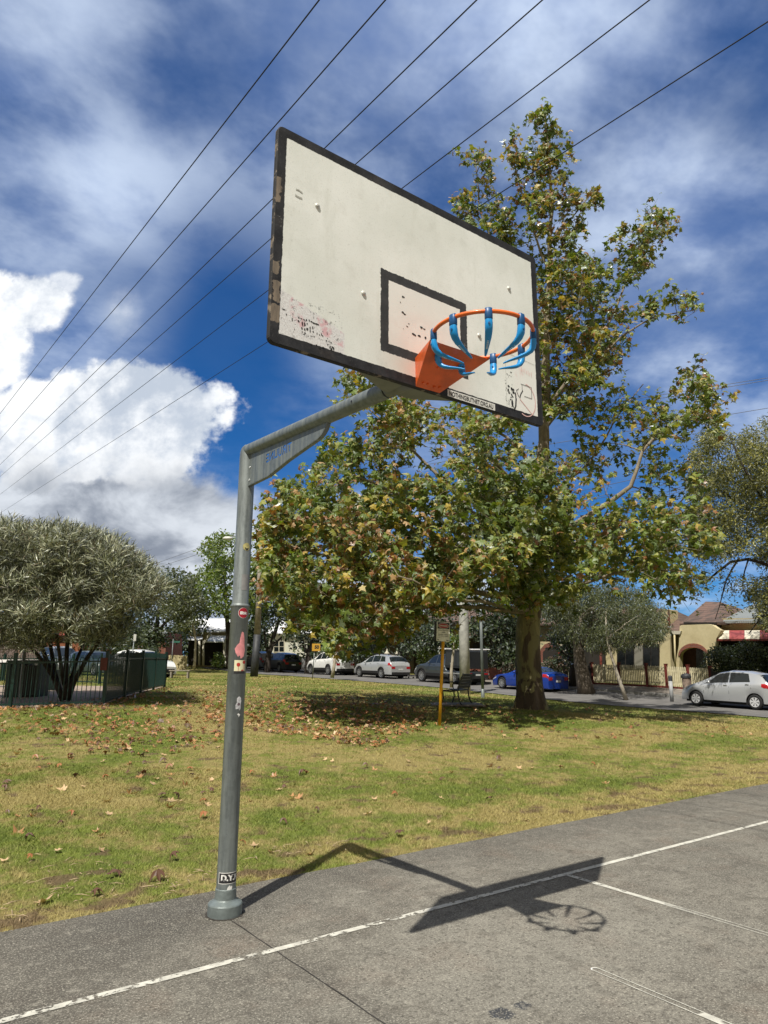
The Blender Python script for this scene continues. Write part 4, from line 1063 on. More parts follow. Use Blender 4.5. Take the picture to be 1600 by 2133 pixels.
# dry bark strips and straw in the bare patches by the court
mb = MB(); r = random.Random(9)
for poly, n_ in (([(500, 1800), (740, 1775), (720, 1750), (560, 1770)], 30), ([(0, 1850), (420, 1830), (400, 1860), (0, 1930)], 34), ([(60, 1780), (250, 1800), (200, 1850), (20, 1850)], 20), ([(300, 1810), (440, 1815), (430, 1850), (280, 1860)], 16)):
    for w in ongs(fillpoly(poly, n_)):
        if w[1] < COURT_Y+.03: continue
        a = r.uniform(0, 6.28); L = r.uniform(.03, .13); d = np.array([math.cos(a), math.sin(a), r.uniform(-.05, .15)])
        z0 = np.array([0, 0, .022]); mb.tube([w+z0-d*L/2, w+z0+np.array([0, 0, .006]), w+z0+d*L/2], [.0015, .0035, .0015], 4)
sb = mb.build('bark_strips', mat('dry_bark', (.42, .32, .2), .9, var=.3, vscale=30)); tag(sb, 'dry bark strips and twigs strewn on the bare patches beside the court', 'bark litter', kind='stuff')
# ================================================================ STREET
PN, PK, PF = 25.2, 31.3, 33.9                               # near road edge, far kerb, front fences
m_road = mat('asphalt', (.135, .13, .125), .9, var=.18, vscale=1.2, bump=.3, bscale=60)
m_kerb = mat('kerb_stone', (.27, .265, .25), .9, var=.2, vscale=4)
m_foot = mat('footpath', (.20, .175, .15), .95, var=.3, vscale=2)
def strip(name, p0, p1, q0, q1, m, dz, step=1.0, lab=None):
    qs = np.arange(q0, q1, step); ps = np.linspace(p0, p1, max(2, int(abs(p1-p0)/1.0)+1))
    G = np.array([[(CAM+RD*q+RQ*p)[:2] for p in ps] for q in qs]); xy = G.reshape(-1, 2); z = Tn(xy)+dz
    k1, k2 = len(qs), len(ps); i, j = np.meshgrid(range(k1-1), range(k2-1), indexing='ij'); k = (i*k2+j).ravel()
    o = mesh_np(name, np.column_stack([xy, z]), np.column_stack([k, k+1, k+k2+1, k+k2]), m, smooth=True); o['kind'] = 'structure'; return o
strip('road', PN, PK, -60, 140, m_road, .03)
strip('footpath', PK+.15, PF+.5, -60, 140, m_foot, .14)
mb = MB()
qs = np.arange(-60, 140, 1.0)
for qa, qb in zip(qs, qs[1:]):
    a = [QP(q, p) for q in (qa, qb) for p in (PK, PK+.15)]
    mb.add([a[0], a[1], a[3], a[2]]+[x+np.array([0, 0, .155]) for x in (a[0], a[1], a[3], a[2])], [(4, 5, 6, 7), (0, 4, 7, 3), (1, 2, 6, 5)])
mb.build('kerb', m_kerb, kind='structure')
# side street running in from the left
w0, w1 = P(360, 1389, 66), P(478, 1392, 60)
sq = MB(); 
def quad_on(name, pts, m, dz, n=10):
    pts = np.array(pts); V = []; 
    for i in range(n+1):
        for j in range(n+1):
            a, b = i/n, j/n; w = (pts[0]*(1-a)+pts[1]*a)*(1-b)+(pts[3]*(1-a)+pts[2]*a)*b; V.append((w[0], w[1], T(w[0], w[1])+dz))
    F = [(i*(n+1)+j, (i+1)*(n+1)+j, (i+1)*(n+1)+j+1, i*(n+1)+j+1) for i in range(n) for j in range(n)]
    o = mesh_np(name, V, F, m, smooth=True); o['kind'] = 'structure'; return o
quad_on('playground_ground', [P(18, 1477, 17.0), P(217, 1467.5, 17.35), P(341, 1432, 26.6), P(-30, 1420, 28)], mat('bark_mulch', (.30, .235, .185), .95, var=.5, vscale=9, bump=.8, bscale=50), .02, 16)
quad_on('playground_ground', [P(-500, 1479, 17.0), P(18, 1477, 17.0), P(-30, 1420, 28), P(-500, 1420, 28)], MATS['bark_mulch'], .021, 10)
# ---------------------------------------------------------------- overhead wires
m_wire = mat('black_wire', (.01, .01, .012), .6)
def wire(a, b, label, r=.009, m=m_wire, ext=(14, 60), group=None, sag=0.):
    a, b = np.array(a), np.array(b); d = (b-a); L = np.linalg.norm(d); d /= L
    A__, B__ = a-d*ext[0], b+d*ext[1]; mb = MB(); mb.smooth = True
    k = 14; mb.tube([A__+(B__-A__)*i/k-np.array([0, 0, sag*4*(i/k)*(1-i/k)]) for i in range(k+1)], r, 6)
    o = mb.build('power_line', m); return tag(o, label, 'power line', group)
for (p1, p2, H, r), lab in zip([((665, 0), (0, 862), 8.6, .008), ((803, 0), (0, 916), 8.6, .008), ((993, 0), (0, 968), 8.4, .008), ((1130, 0), (0, 993), 8.4, .0078), ((1353, 0), (0, 1030), 8.2, .0078), ((1600, 45), (0, 1069), 8.2, .0082)],
        ['uppermost and leftmost of the six overhead wires crossing the sky', 'second overhead wire, passing just above the top left corner of the backboard',
         'third overhead wire, meeting the left half of the top board edge', 'fourth overhead wire, meeting the middle of the top board edge',
         'fifth overhead wire, cutting the right end of the top board edge', 'lowest and rightmost of the six wires, crossing in front of the plane tree']):
    r1 = ray(*p1); a = CAM+r1*((H-CZ)/r1[2]); r2 = ray(*p2)
    nrm = np.array([-RD[1], RD[0], 0]); t = ((a-CAM)@nrm)/(r2@nrm); b = CAM+r2*t
    wire(a, b, lab, r, ext=(16, 70), group='six overhead wires above the court')
for (p1, p2, d1, d2), lab in zip([((1600, 787), (1380, 822), 34, 37), ((1600, 792), (1380, 829), 34, 37), ((1600, 850), (1340, 893), 34, 38), ((1600, 937), (1130, 1040), 34, 42), ((1600, 965), (1130, 1062), 34, 42), ((1600, 988), (1130, 1082), 34, 42), ((1600, 1003), (1130, 1092), 34, 42)],
        ['thin street wire at far right, uppermost of the top pair', 'thin street wire at far right, lower of the top pair', 'single thin street wire at far right between the top pair and the four below',
         'highest of four pale street wires behind the right branches of the plane tree', 'second highest of four pale street wires behind the plane tree', 'third of four pale street wires behind the plane tree', 'lowest of four pale street wires behind the plane tree']):
    wire(P(*p1, d1), P(*p2, d2), lab, .014, mat('grey_wire', (.12, .12, .13), .5), ext=(12, 25), group='street wires behind the trees')
for (p1, p2), lab in zip([((480, 1118), (335, 1170)), ((480, 1132), (335, 1180))], ['upper of two faint wires over the silver-leaved tree', 'lower of two faint wires over the silver-leaved tree']):
    wire(P(*p1, 52), P(*p2, 60), lab, .014, MATS['grey_wire'], ext=(1, 20), group='faint far wires at left')
# ---------------------------------------------------------------- poles and signs
m_conp = mat('concrete_pole', (.34, .34, .32), .85, var=.25, vscale=2.5, bump=.3, bscale=30)
def base_at(u, v, d): w = P(u, v, d); w[2] = T(w[0], w[1]); return w
b = base_at(969, 1434, 33.5)
t = thing('utility_pole', 'thick pale concrete power pole standing behind the park bench', 'utility pole', b)
mb = MB(); mb.smooth = True; mb.tube([(0, 0, -.2), (0, 0, 3), (0, 0, 10.6)], [.255, .235, .17], 20); mb.build('pole', m_conp, t)
mb = MB(); X_ = Vector(RQ); mb.obox((0, 0, 9.9), X_*1.1, Vector(RD)*.06, (0, 0, .06)); mb.build('crossarm', m_barkg, t)
b = base_at(529, 1407, 50)
t = thing('utility_pole', 'tall timber power pole painted dark grey at its foot, right of the hoop post', 'utility pole', b)
top = P(545, 1118, 50)-b; f = .32
m_tim = mat('grey_timber', (.26, .23, .19), .9, var=.2, vscale=4); m_dk = mat('dark_pole_paint', (.03, .033, .038), .6, var=.3, vscale=5)
s_ = P(536, 1322, 50)-b
mb = MB(); mb.smooth = True; mb.tube([(0, 0, -.2), Vector(s_)], [.28, .245], 14); mb.build('painted_foot', m_dk, t)
mb = MB(); mb.smooth = True; mb.tube([Vector(s_), Vector(top)], [.235, .15], 14); mb.build('pole', m_tim, t)
mb = MB(); mb.smooth = True; e_ = Vector(P(482, 1121, 49)-b); mb.tube([Vector(top)*.93, Vector(top)*.97+Vector((0, 0, .4)), e_+Vector((0, 0, .12)), e_], .035, 8); la = mb.build('lamp_arm', MATS['galvanised_steel'], t)
mb = MB(); mb.smooth = True; d_ = -Vector(RH); mb.tube([e_-d_*.1, e_+d_*.15, e_+d_*.45, e_+d_*.62], [.06, .13, .12, .03], 10); mb.build('lamp_head', mat('lamp_white', (.6, .6, .58), .5), t)
# steel pole
b = base_at(1006, 1449, 29.5)
t = thing('steel_pole', 'slim grey galvanised pole between the concrete power pole and the blue car', 'pole', b)
mb = MB(); mb.smooth = True; mb.tube([(0, 0, -.1), (0, 0, 4.6)], .062, 14); mb.build('pole', m_galv, t)
mb = MB(); mb.smooth = True; mb.lathe([(.075, 0), (.075, .35), (.062, .36)], n=14); mb.build('sleeve', m_galv, t)
# yellow danger sign
b = base_at(915, 1513, 16.4)
t = thing('danger_sign', 'white danger notice with a red oval on a leaning bright yellow post', 'sign', b)
tp = P(924.5, 1300, 16.4)-b
m_yel = mat('yellow_post', (.72, .36, .015), .45, var=.12, vscale=6)
mb = MB(); mb.smooth = True; mb.tube([(0, 0, -.1), Vector(tp)*1.01], .036, 16); mb.build('post', m_yel, t)
c0 = Vector(P(909, 1335, 16.3)-b)
ex = Vector(P(936, 1337, 16.42)-b)-c0; ez = Vector(P(910.5, 1294.5, 16.3)-b)-c0; ey = ex.cross(ez).normalized()
if ey.dot(Vector(-FH)) < 0: ey = -ey
m_sgw = mat('sign_white', (.66, .66, .60), .45, var=.15, vscale=14)
mb = MB(); mb.obox(c0+ex*.5+ez*.5, ex*.5, ez*.5, ey*.006); pl = mb.build('sign_plate', m_sgw, t)
mb = MB(); mb.obox(c0-ex*.075+ez*.51-ey*.03, ex*.075, ez*.49, ey*.004); mb.build('side_plate', mat('sign_dark', (.02, .02, .022), .5), t)
def sgn(a0, a1, h0, h1, m, nm, k=1):
    mb = MB(); mb.quad(*[c0+ex*a+ez*h+ey*(.008+.002*k) for a, h in ((a0, h0), (a1, h0), (a1, h1), (a0, h1))]); return mb.build(nm, m, pl)
sgn(.05, .96, .64, .97, m_sb, 'black_panel')
mb = MB(); mb.add([c0+ex*(.5+.42*math.cos(a))+ez*(.80+.135*math.sin(a))+ey*.012 for a in np.linspace(0, 6.28, 25)[:-1]], [tuple(range(24))]); mb.build('oval_rim', m_sgw, pl)
mb = MB(); mb.add([c0+ex*(.5+.40*math.cos(a))+ez*(.80+.122*math.sin(a))+ey*.014 for a in np.linspace(0, 6.28, 25)[:-1]], [tuple(range(24))]); mb.build('red_oval', mat('danger_red', (.28, .02, .02), .5), pl)
eu, ew = ex.normalized(), ez.normalized(); LX, LZ = ex.length, ez.length
def stx(body, a, h, sz, w, m=m_sb, k=.016):
    o = c0+ex*a+ez*h+ey*k; text_obj('lettering', body, m, o, eu, ew, sz*LZ, pl, width=w*LX, bold=.02)
stx('DANGER', .19, .765, .075, .62, m_sgw)
stx('ELECTRICITY', .12, .54, .05, .78); stx('KEEP', .40, .44, .05, .24); stx('Buried cables', .12, .33, .045, .76); stx('Dial before digging', .12, .245, .042, .76); stx('phone', .08, .16, .03, .3)
sgn(.06, .16, .06, .10, m_sb, 'logo', 2); sgn(.74, .92, .05, .09, m_sb, 'logo', 2)
# yellow speed sign by the white four-wheel drive
b = base_at(651, 1411, 47)
t = thing('speed_sign', 'small yellow sign on a grey pole in front of the white four wheel drive', 'sign', b)
tp = P(656, 1342, 47)-b
mb = MB(); mb.smooth = True; mb.tube([(0, 0, -.1), Vector(tp)], .032, 8); mb.build('post', m_galv, t)
e1 = Vector(P(667, 1342, 46.9)-P(650, 1342, 46.9)); c0_ = Vector(P(650, 1356, 46.9)-b); e2 = Vector((0, 0, .48)); nn = -Vector(FH)*.008
mb = MB(); mb.obox(c0_+e1/2+e2/2, e1/2, e2/2, nn); p_ = mb.build('sign_plate', mat('sign_yellow', (.48, .27, .03), .5), t)
text_obj('lettering', '50', m_sb, c0_+e1*.3+e2*.28-Vector(FH)*.014, e1.normalized(), (0, 0, 1), .24, p_, bold=.05)
# parking sign beyond the playground fence, street name sign
b = base_at(270, 1405, 34)
t = thing('parking_sign', 'leaning white parking sign on a thin pole behind the green fence', 'sign', b); tp = P(281, 1322, 34)-b
mb = MB(); mb.smooth = True; mb.tube([(0, 0, 0), Vector(tp)], .026, 8); mb.build('post', m_galv, t)
mb = MB(); c_ = Vector(P(281, 1328, 33.9)-b); mb.obox(c_, Vector(RH)*.055+Vector(FH)*.02, (0, 0, .16), Vector(FH)*.005); mb.build('sign_plate', mat('lamp_white', (.6, .6, .58), .5), t)
b = base_at(357, 1386, 58)
t = thing('street_name_sign', 'small green street name blade on a thin pole at the corner', 'sign', b); tp = P(361, 1331, 58)-b
mb = MB(); mb.smooth = True; mb.tube([(0, 0, 0), Vector(tp)], .035, 8); mb.build('post', m_galv, t)
mb = MB(); c_ = Vector(P(368.5, 1337, 57.9)-b); mb.obox(c_, Vector(RH)*.26, (0, 0, .08), Vector(FH)*.01); mb.build('name_blade', mat('sign_green', (.03, .12, .09), .5), t)
# bollards by the silver hatchback
b = base_at(1400, 1460, 32.8)
t = thing('bollard', 'pale timber bollard with a dark top left of the silver hatchback', 'bollard', b); b_ = b
mb = MB(); mb.smooth = True; mb.tube([(0, 0, 0), (0, 0, .95)], .085, 12); mb.build('shaft', mat('bollard_grey', (.33, .34, .35), .7, var=.15), t)
mb = MB(); mb.smooth = True; mb.lathe([(.09, .951), (.09, 1.12), (.08, 1.18), (0, 1.20)], n=12); mb.build('cap', m_dk, t)
# ---------------------------------------------------------------- park benches
m_slat = mat('bench_slat', (.10, .095, .08), .7, var=.3, vscale=10); m_iron = mat('cast_iron', (.012, .014, .014), .5)
def bench(name, label, c, ax, front, W=1.7, group=None, low=False):
    """c ground centre, ax long axis, front = sitting direction"""
    t = thing(name, label, 'bench', c, group=group); ax, fr = Vector(ax).normalized(), Vector(front).normalized(); up = Vector((0, 0, 1))
    for i in range(5):
        mb = MB(); mb.obox(fr*(.20-i*.095)+up*(.44-.012*abs(i-2)*(.5)), ax*W/2, fr*.038, up*.014); mb.build('seat_slat', m_slat, t)
    for i in range(5):
        h = .52+i*.083; mb = MB(); mb.obox(-fr*(.235+i*.030+(.02 if i == 4 else 0))+up*h, ax*W/2, up*.034-fr*.011, fr*.012+up*.004); mb.build('back_slat', m_slat, t)
    for sx in (-1, 1):
        o = ax*(W/2-.12)*sx; mb = MB(); mb.smooth = True
        mb.tube([o+fr*.30, o+fr*.27+up*.08, o+fr*.22+up*.22, o+fr*.24+up*.41], .020, 8)
        mb.tube([o-fr*.34, o-fr*.27+up*.08, o-fr*.22+up*.24, o-fr*.20+up*.42], .020, 8)
        mb.tube([o+fr*.24+up*.415, o+up*.40, o-fr*.20+up*.42, o-fr*.26+up*.62, o-fr*.37+up*.90], .018, 8)
        mb.tube([o+fr*.24+up*.41, o+fr*.27+up*.55, o+fr*.20+up*.655, o-up*0+up*.665, o-fr*.27+up*.64], .016, 8)
        mb.build('end_frame', m_iron, t)
    return t
bc = base_at(951, 1466, 21.0)
bench('park_bench', 'dark slatted park bench with iron arms seen from its side under the plane tree', bc, FH*.93+RH*.34, -RH*.96+FH*.28, 1.5)
mb = MB(); c_ = bc+np.array([0, 0, .015]); mb.obox(c_, Vector(FH)*.75, Vector(RH)*.75, (0, 0, .02)); o = mb.build('bench_slab', m_foot); o['kind'] = 'structure'
c_ = base_at(375, 1401, 43)
t = thing('low_bench', 'plain grey backless seat beyond the end of the green fence', 'bench', c_)
mb = MB(); mb.obox((0, 0, .46), Vector(RH)*.62, Vector(FH)*.2, (0, 0, .03)); mb.build('seat', MATS['grey_timber'], t)
for sx in (-.5, .5):
    mb = MB(); mb.obox(Vector(RH)*sx+Vector((0, 0, .21)), Vector(RH)*.04, Vector(FH)*.17, (0, 0, .215)); mb.build('leg', MATS['grey_timber'], t)
mb = MB(); mb.obox((0, 0, .20), Vector(RH)*.45, Vector(FH)*.03, (0, 0, .03)); mb.build('stretcher', MATS['grey_timber'], t)
# ---------------------------------------------------------------- playground fence, bins, table
m_gf = mat('fence_green', (.006, .028, .023), .4, var=.15, vscale=6)
def pool_fence(name, label, pts, H=1.2, hoop_top=True, bay=2.4, sp=.105, group=None):
    root = thing(name, label, 'fence', pts[0], group=group); O = np.array(root.location)
    first = True
    for a, b in zip(pts, pts[1:]):
        L = np.linalg.norm((b-a)[:2]); nb = max(1, round(L/bay))
        for k in range(nb):
            s0, s1 = a+(b-a)*k/nb, a+(b-a)*(k+1)/nb
            s0 = s0.copy(); s1 = s1.copy(); s0[2] = T(*s0[:2]); s1[2] = T(*s1[:2]); s0 -= O; s1 -= O
            d = s1-s0; l = np.linalg.norm(d); mb = MB(); u = Vector((0, 0, 1)); dn = Vector(d/l); pn = dn.cross(u).normalized()
            for h in (.09, H-.17): mb.obox(Vector(s0+d/2)+u*h, Vector(d)/2, pn*.012, u*.019)
            n_ = int(l/sp)
            for i in range(1, n_):
                c = Vector(s0+d*i/n_)
                if hoop_top:
                    mb.obox(c+u*(H-.15)/2+u*.03, dn*.0075, pn*.0075, u*(H-.17)/2)
                else:
                    mb.obox(c+u*(H/2+.03), dn*.0085, pn*.0085, u*(H/2-.03))
            if hoop_top:
                for i in range(1, n_-1, 2):
                    c = Vector(s0+d*(i+.5)/n_)+u*(H-.15); R_ = l/n_/2; mb.tube([c+dn*R_*math.cos(x)+u*R_*1.6*math.sin(x) for x in np.linspace(0, math.pi, 6)], .0085, 4)
            mb.build('panel', m_gf, root)
            for j, pt in enumerate((s0, s1)):
                if j == 0 and not first: continue
                mb = MB(); mb.obox(Vector(pt)+u*(H+.06)/2, dn*.038, pn*.038, u*(H+.06)/2); mb.obox(Vector(pt)+u*(H+.065), dn*.042, pn*.042, u*.008); mb.build('post', m_gf, root)
            first = False
    return root
c1, c2, c3 = base_at(215, 1468, 17.3), base_at(342, 1432, 26.5), base_at(20, 1477, 17.0)
cl = base_at(-260, 1480, 17.2)
pool_fence('playground_fence', 'dark green hooped metal fence along the front of the playground', [c1, c3, cl], 1.22)
pool_fence('playground_fence', 'dark green picket metal fence running away from the playground corner to its far end', [c1, c2], 1.22, False)
c4 = base_at(150, 1409, 31); c5 = base_at(-60, 1407, 34)
pool_fence('playground_fence', 'dark green metal fence along the far side of the playground', [c2, c4, c5], 1.2, False)
m_red = mat('notice_red', (.10, .018, .015), .6, var=.2, vscale=30)
mb = MB(); c_ = Vector(base_at(211, 1464, 17.25))+Vector((0, 0, .98)); mb.obox(c_-Vector(FH)*.06, Vector(RH)*.085, (0, 0, .15), Vector(FH)*.004)
tag(mb.build('fence_notice', m_red), 'small red notice fixed on the playground fence by its corner', 'sign')
m_binb = mat('bin_slats', (.006, .009, .008), .6)
def bin_box(label, u0, u1, v, d, H=1.15, name='litter_bin', group=None):
    c = base_at((u0+u1)/2, v, d); w = (u1-u0)*d/FPX/2
    t = thing(name, label, 'litter bin', c, group=group); X1, Y1 = Vector(RH), Vector(FH)
    mb = MB(); mb.obox((0, 0, H*.47), X1*(w-.03), Y1*.28, (0, 0, H*.44)); mb.build('cabinet', m_binb, t)
    for sx in (-1, 1):
        mb = MB(); mb.obox(X1*(w*sx)+Vector((0, 0, H*.5)), X1*.04, Y1*.32, (0, 0, H*.5)); mb.build('side_frame', m_gf, t)
    mb = MB(); mb.obox((0, 0, H+.03), X1*(w+.06), Y1*.34, (0, 0, .03)); mb.build('lid', m_gf, t)
    mb = MB()
    for k in range(-3, 4): mb.obox(X1*(w*k/4)-Y1*.286+Vector((0, 0, H*.47)), X1*.012, Y1*.004, (0, 0, H*.4))
    mb.build('slats', m_gf, t)
bin_box('dark green slatted double bin behind the front playground fence', 52, 86, 1441, 20.5, .98)
bin_box('dark green slatted bin left of the grey sign pole in the playground', 24, 44, 1441, 20.6, .98)
bin_box('low dark bin right behind the forked trunk of the silver-leaved tree', 100, 121, 1426, 24, .62)
b = base_at(43, 1443, 19.6); tp = P(54, 1330, 19.6)-b
t = thing('playground_pole', 'grey square pole leaning among the playground bins', 'pole', b); mb = MB(); X1 = Vector(RH)*.045
mb.smooth = True; mb.tube([(0, 0, 0), Vector(tp)], .05, 4, smooth=False); mb.build('shaft', mat('pole_grey', (.17, .18, .17), .6), t)
c_ = base_at(30, 1410, 26); t = thing('picnic_table', 'white topped picnic table behind the playground bins', 'table', c_)
mb = MB(); mb.obox((0, 0, .95), Vector(RH)*1.05, Vector(FH)*.35, (0, 0, .05)); mb.build('table_top', mat('white_top', (.75, .75, .74), .4), t)
for sx in (-.8, .8):
    mb = MB(); mb.obox(Vector(RH)*sx+Vector((0, 0, .45)), Vector(RH)*.04, Vector(FH)*.25, (0, 0, .45)); mb.build('leg', m_galv, t)
# ================================================================ VEHICLES
m_tyre = mat('tyre', (.012, .012, .013), .85); m_glass = mat('car_glass', (.012, .016, .018), .06, 0, spec=.9)
m_trim = mat('black_trim', (.015, .015, .016), .6); m_rim = mat('alloy', (.45, .46, .47), .35, .7); m_rimd = mat('rim_dark', (.02, .02, .02), .6)
m_tail = mat('tail_lamp', (.35, .01, .015), .25, coat=.5); m_head = mat('head_lamp', (.55, .57, .58), .15, .3, coat=.5); m_plate = mat('number_plate', (.55, .56, .55), .5)
m_under = mat('underbody', (.01, .01, .01), .9); m_chrome = mat('chrome', (.7, .7, .7), .2, .9)
def car_paint(name, c, metal=.5): return mat(name, c, .32, metal, coat=.8, spec=.6)
def make_car(name, label, L, W, H, top, belt, wins, ws, rs, wheels, rw, m, u, v=None, sill=.24, p=28.9, group='cars parked along the street', clad=None, extra=None, spokes=7, rimm=None, tail=(.55, .86), flip=False, place=None, white_cap=False, hub=False):
    tx, tz = zip(*top); bx, bz = zip(*belt)
    ra = rw+.055
    xs = set(np.linspace(0, L, 60)); 
    for xc in wheels: xs |= set(xc+ra*np.cos(np.linspace(0, math.pi, 17)))
    for a in (ws[0], ws[1], rs[0], rs[1]): xs.add(a)
    xs = sorted(x for x in xs if 0 <= x <= L)
    def sect(x):
        w = W/2*(1-.20*max(0, 1-x/.75)**2.2-.11*max(0, 1-(L-x)/.55)**2.2); t = np.interp(x, tx, tz); b = min(np.interp(x, bx, bz), t)
        zb = sill+(.02 if wheels[0] < x < wheels[1] else .0)
        if x < .25: zb -= .03
        for xc in wheels:
            if abs(x-xc) < ra: zb = max(zb, rw+math.sqrt(max(0, ra*ra-(x-xc)**2)))
        h = t-b; k = min(1, h/.25)
        zb = min(zb, b-.06); g = b-zb
        wr = w*.955-h*.46-.0*(1-k)
        return [(w*.955, zb), (w*.99, zb+g*.22), (w, zb+g*.5), (w*.992, zb+g*.78), (w*.975, b-.035), (w*.945, b-.004), (wr*(1) if k > .1 else w*.90, t-.035*k), ((wr-.07), t-.008), ((wr-.07)*.55, t+.018), (0, t+.028)]
    S = {x: sect(x) for x in xs}
    root = thing(name, label, 'car', group=group)
    mb = MB(); mb.smooth = True; vs = []; n = 19
    for x in xs:
        s_ = S[x]; vs += [(x, -y, z) for y, z in s_]+[(x, y, z) for y, z in s_[-2::-1]]
    fs = [(i*n+j, i*n+j+1, (i+1)*n+j+1, (i+1)*n+j) for i in range(len(xs)-1) for j in range(n-1)]
    mb.add(vs, fs); mb.add([vs[j] for j in range(n)], [tuple(range(n))], smooth=False); mb.add([vs[-n+j] for j in range(n)], [tuple(reversed(range(n)))], smooth=False)
    body = mb.build('body', m, root, sharp=38)
    def pt(x, s):                                            # s walks along the half section, 0..9
        q = sect(x); i = min(8, int(s)); f = s-i; return (q[i][0]*(1-f)+q[i+1][0]*f, q[i][1]*(1-f)+q[i+1][1]*f)
    def patch(nm, x0, x1, s0, s1, mt, off=.006, side=(-1, 1), par=body, k=None, skew=(0, 0)):
        """panel laid on the body side; skew = (front, rear) lean of its top edge"""
        out = None
        mb = MB(); mb.smooth = True; k = k or max(1, int(abs(x1-x0)/.10))
        for sd in side:
            g = []
            for i in range(k+1):
                row = []
                for j in range(4):
                    f = j/3; x = (x0+skew[0]*f)*(1-i/k)+(x1+skew[1]*f)*(i/k); y, z = pt(min(max(x, 0), L), s0+(s1-s0)*f)
                    row.append(Vector((x, sd*y, z)))
                g.append(row)
            b0 = len(mb.v)
            for i in range(k+1):
                for j in range(4):
                    a = g[min(i+1, k)][j]-g[max(i-1, 0)][j]; b = g[i][min(j+1, 3)]-g[i][max(j-1, 0)]; nn = a.cross(b)
                    nn = nn.normalized() if nn.length > 1e-9 else Vector((0, sd, 0))
                    if nn.y*sd < 0 or (abs(nn.y) < .05 and nn.z < 0): nn = -nn
                    mb.v.append(tuple(g[i][j]+nn*off))
            for i in range(k):
                for j in range(3):
                    mb.f.append((b0+i*4+j, b0+(i+1)*4+j, b0+(i+1)*4+j+1, b0+i*4+j+1)); mb.m.append(0); mb.sm.append(True)
        return mb.build(nm, mt, par)
    for (x0, x1, sk0, sk1) in wins:
        for sd in (-1, 1): patch('side_window', x0, x1, 5.15, 5.92, m_glass, side=(sd,), skew=(sk0, sk1), par=root)
    def crown(nm, x0, x1, mt, ms=6.25):
        mb = MB(); mb.smooth = True; k = 8; cols = np.linspace(-1, 1, 11); vs = []
        for i in range(k+1):
            x = x0+(x1-x0)*i/k; e = pt(x, ms)
            for c in cols:
                a = abs(c); y = e[0]*a; 
                # height over the section at this half width
                q = sect(x)[6:]; z = np.interp(y, [t_[0] for t_ in q[::-1]], [t_[1] for t_ in q[::-1]])
                vs.append((x, y*(1 if c > 0 else -1), z))
        for i in range(len(vs)):
            pass
        sl = math.atan2(np.interp(x1, tx, tz)-np.interp(x0, tx, tz), x1-x0)
        vs = [(x-math.sin(sl)*.007, y, z+math.cos(sl)*.007) for x, y, z in vs]
        mb.add(vs, [(i*11+j, (i+1)*11+j, (i+1)*11+j+1, i*11+j+1) for i in range(k) for j in range(10)]); return mb.build(nm, mt, root)
    crown('windscreen', ws[0]+.03, ws[1]-.05, m_glass); crown('rear_window', rs[0]+.04, rs[1]-.05, m_glass)
    # seams, handles, lamps, mirrors
    dx = [w[0] for w in wins][:1]+[w[1]+.04 for w in wins][:2]
    for x in dx:
        for sd in (-1, 1): patch('door_seam', x, x+.012, .5, 4.9, m_trim, .002, (sd,), k=1)
    for x in dx[1:]:
        for sd in (-1, 1):
            y, z = pt(x-.12, 4.0); mb = MB(); mb.obox((x-.14, sd*(y+.018), z+.0), (.075, 0, 0), (0, .009, 0), (0, 0, .013)); mb.build('door_handle', m if not hub else m_chrome, root)
    for sd in (-1, 1):
        y, z = pt(wins[0][0]+.28, 5.1); mb = MB(); mb.smooth = True
        mb.lathe([(0, -.07), (.045, -.06), (.062, 0), (.055, .05), (0, .075)], (wins[0][0]+.30, sd*(y+.13), z+.06), 10); mb.obox((wins[0][0]+.30, sd*(y+.05), z+.02), (.02, 0, 0), (0, .06, 0), (0, 0, .012)); mb.build('mirror', m, root)
        patch('headlight', .04, .42, 3.2, 4.7, m_head, .006, (sd,), par=root)
        patch('tail_light', L-.34, L-.015, 3.0, 4.9, m_tail, .008, (sd,), par=root)
    hw = S[xs[-1]][2][0]; zt = S[xs[-1]][5][1]; zb0 = S[xs[-1]][0][1]
    for sd in (-1, 1):
        mb = MB(); mb.obox((L+.004, sd*(hw*.80), zb0+(zt-zb0)*.80), (0, 0, (zt-zb0)*.13), (0, hw*.19, 0), (.006, 0, 0)); mb.build('tail_light', m_tail, root)
    mb = MB(); mb.obox((L+.004, 0, zb0+(zt-zb0)*.60), (0, 0, .055), (0, .19, 0), (.006, 0, 0)); mb.build('number_plate', m_plate, root)
    mb = MB(); mb.obox((L+.0, 0, zb0+.07), (0, 0, .09), (0, hw*.96, 0), (.018, 0, 0)); mb.build('rear_bumper', clad or m, root)
    mb = MB(); mb.obox((-.012, 0, sill+.16), (0, 0, .11), (0, W*.30, 0), (.02, 0, 0)); mb.build('grille', m_trim, root)
    mb = MB(); mb.box((.25, -W/2+.12, .16), (L-.25, W/2-.12, .5)); mb.build('underbody', m_under, root)
    if clad:
        for sd in (-1, 1): patch('sill_cladding', wheels[0]+ra+.01, wheels[1]-ra-.01, 0, 1.1, clad, .012, (sd,))
        for xc in wheels:
            for sd in (-1, 1):
                mb = MB(); yy = sd*(W/2*.985+.004)
                for i in range(14):
                    a0, a1 = math.pi*i/14, math.pi*(i+1)/14
                    mb.quad(*[(xc+r*math.cos(a), yy, rw+r*math.sin(a)) for r, a in ((ra-.01, a0), (ra+.06, a0), (ra+.06, a1), (ra-.01, a1))])
                mb.build('arch_cladding', clad, root)
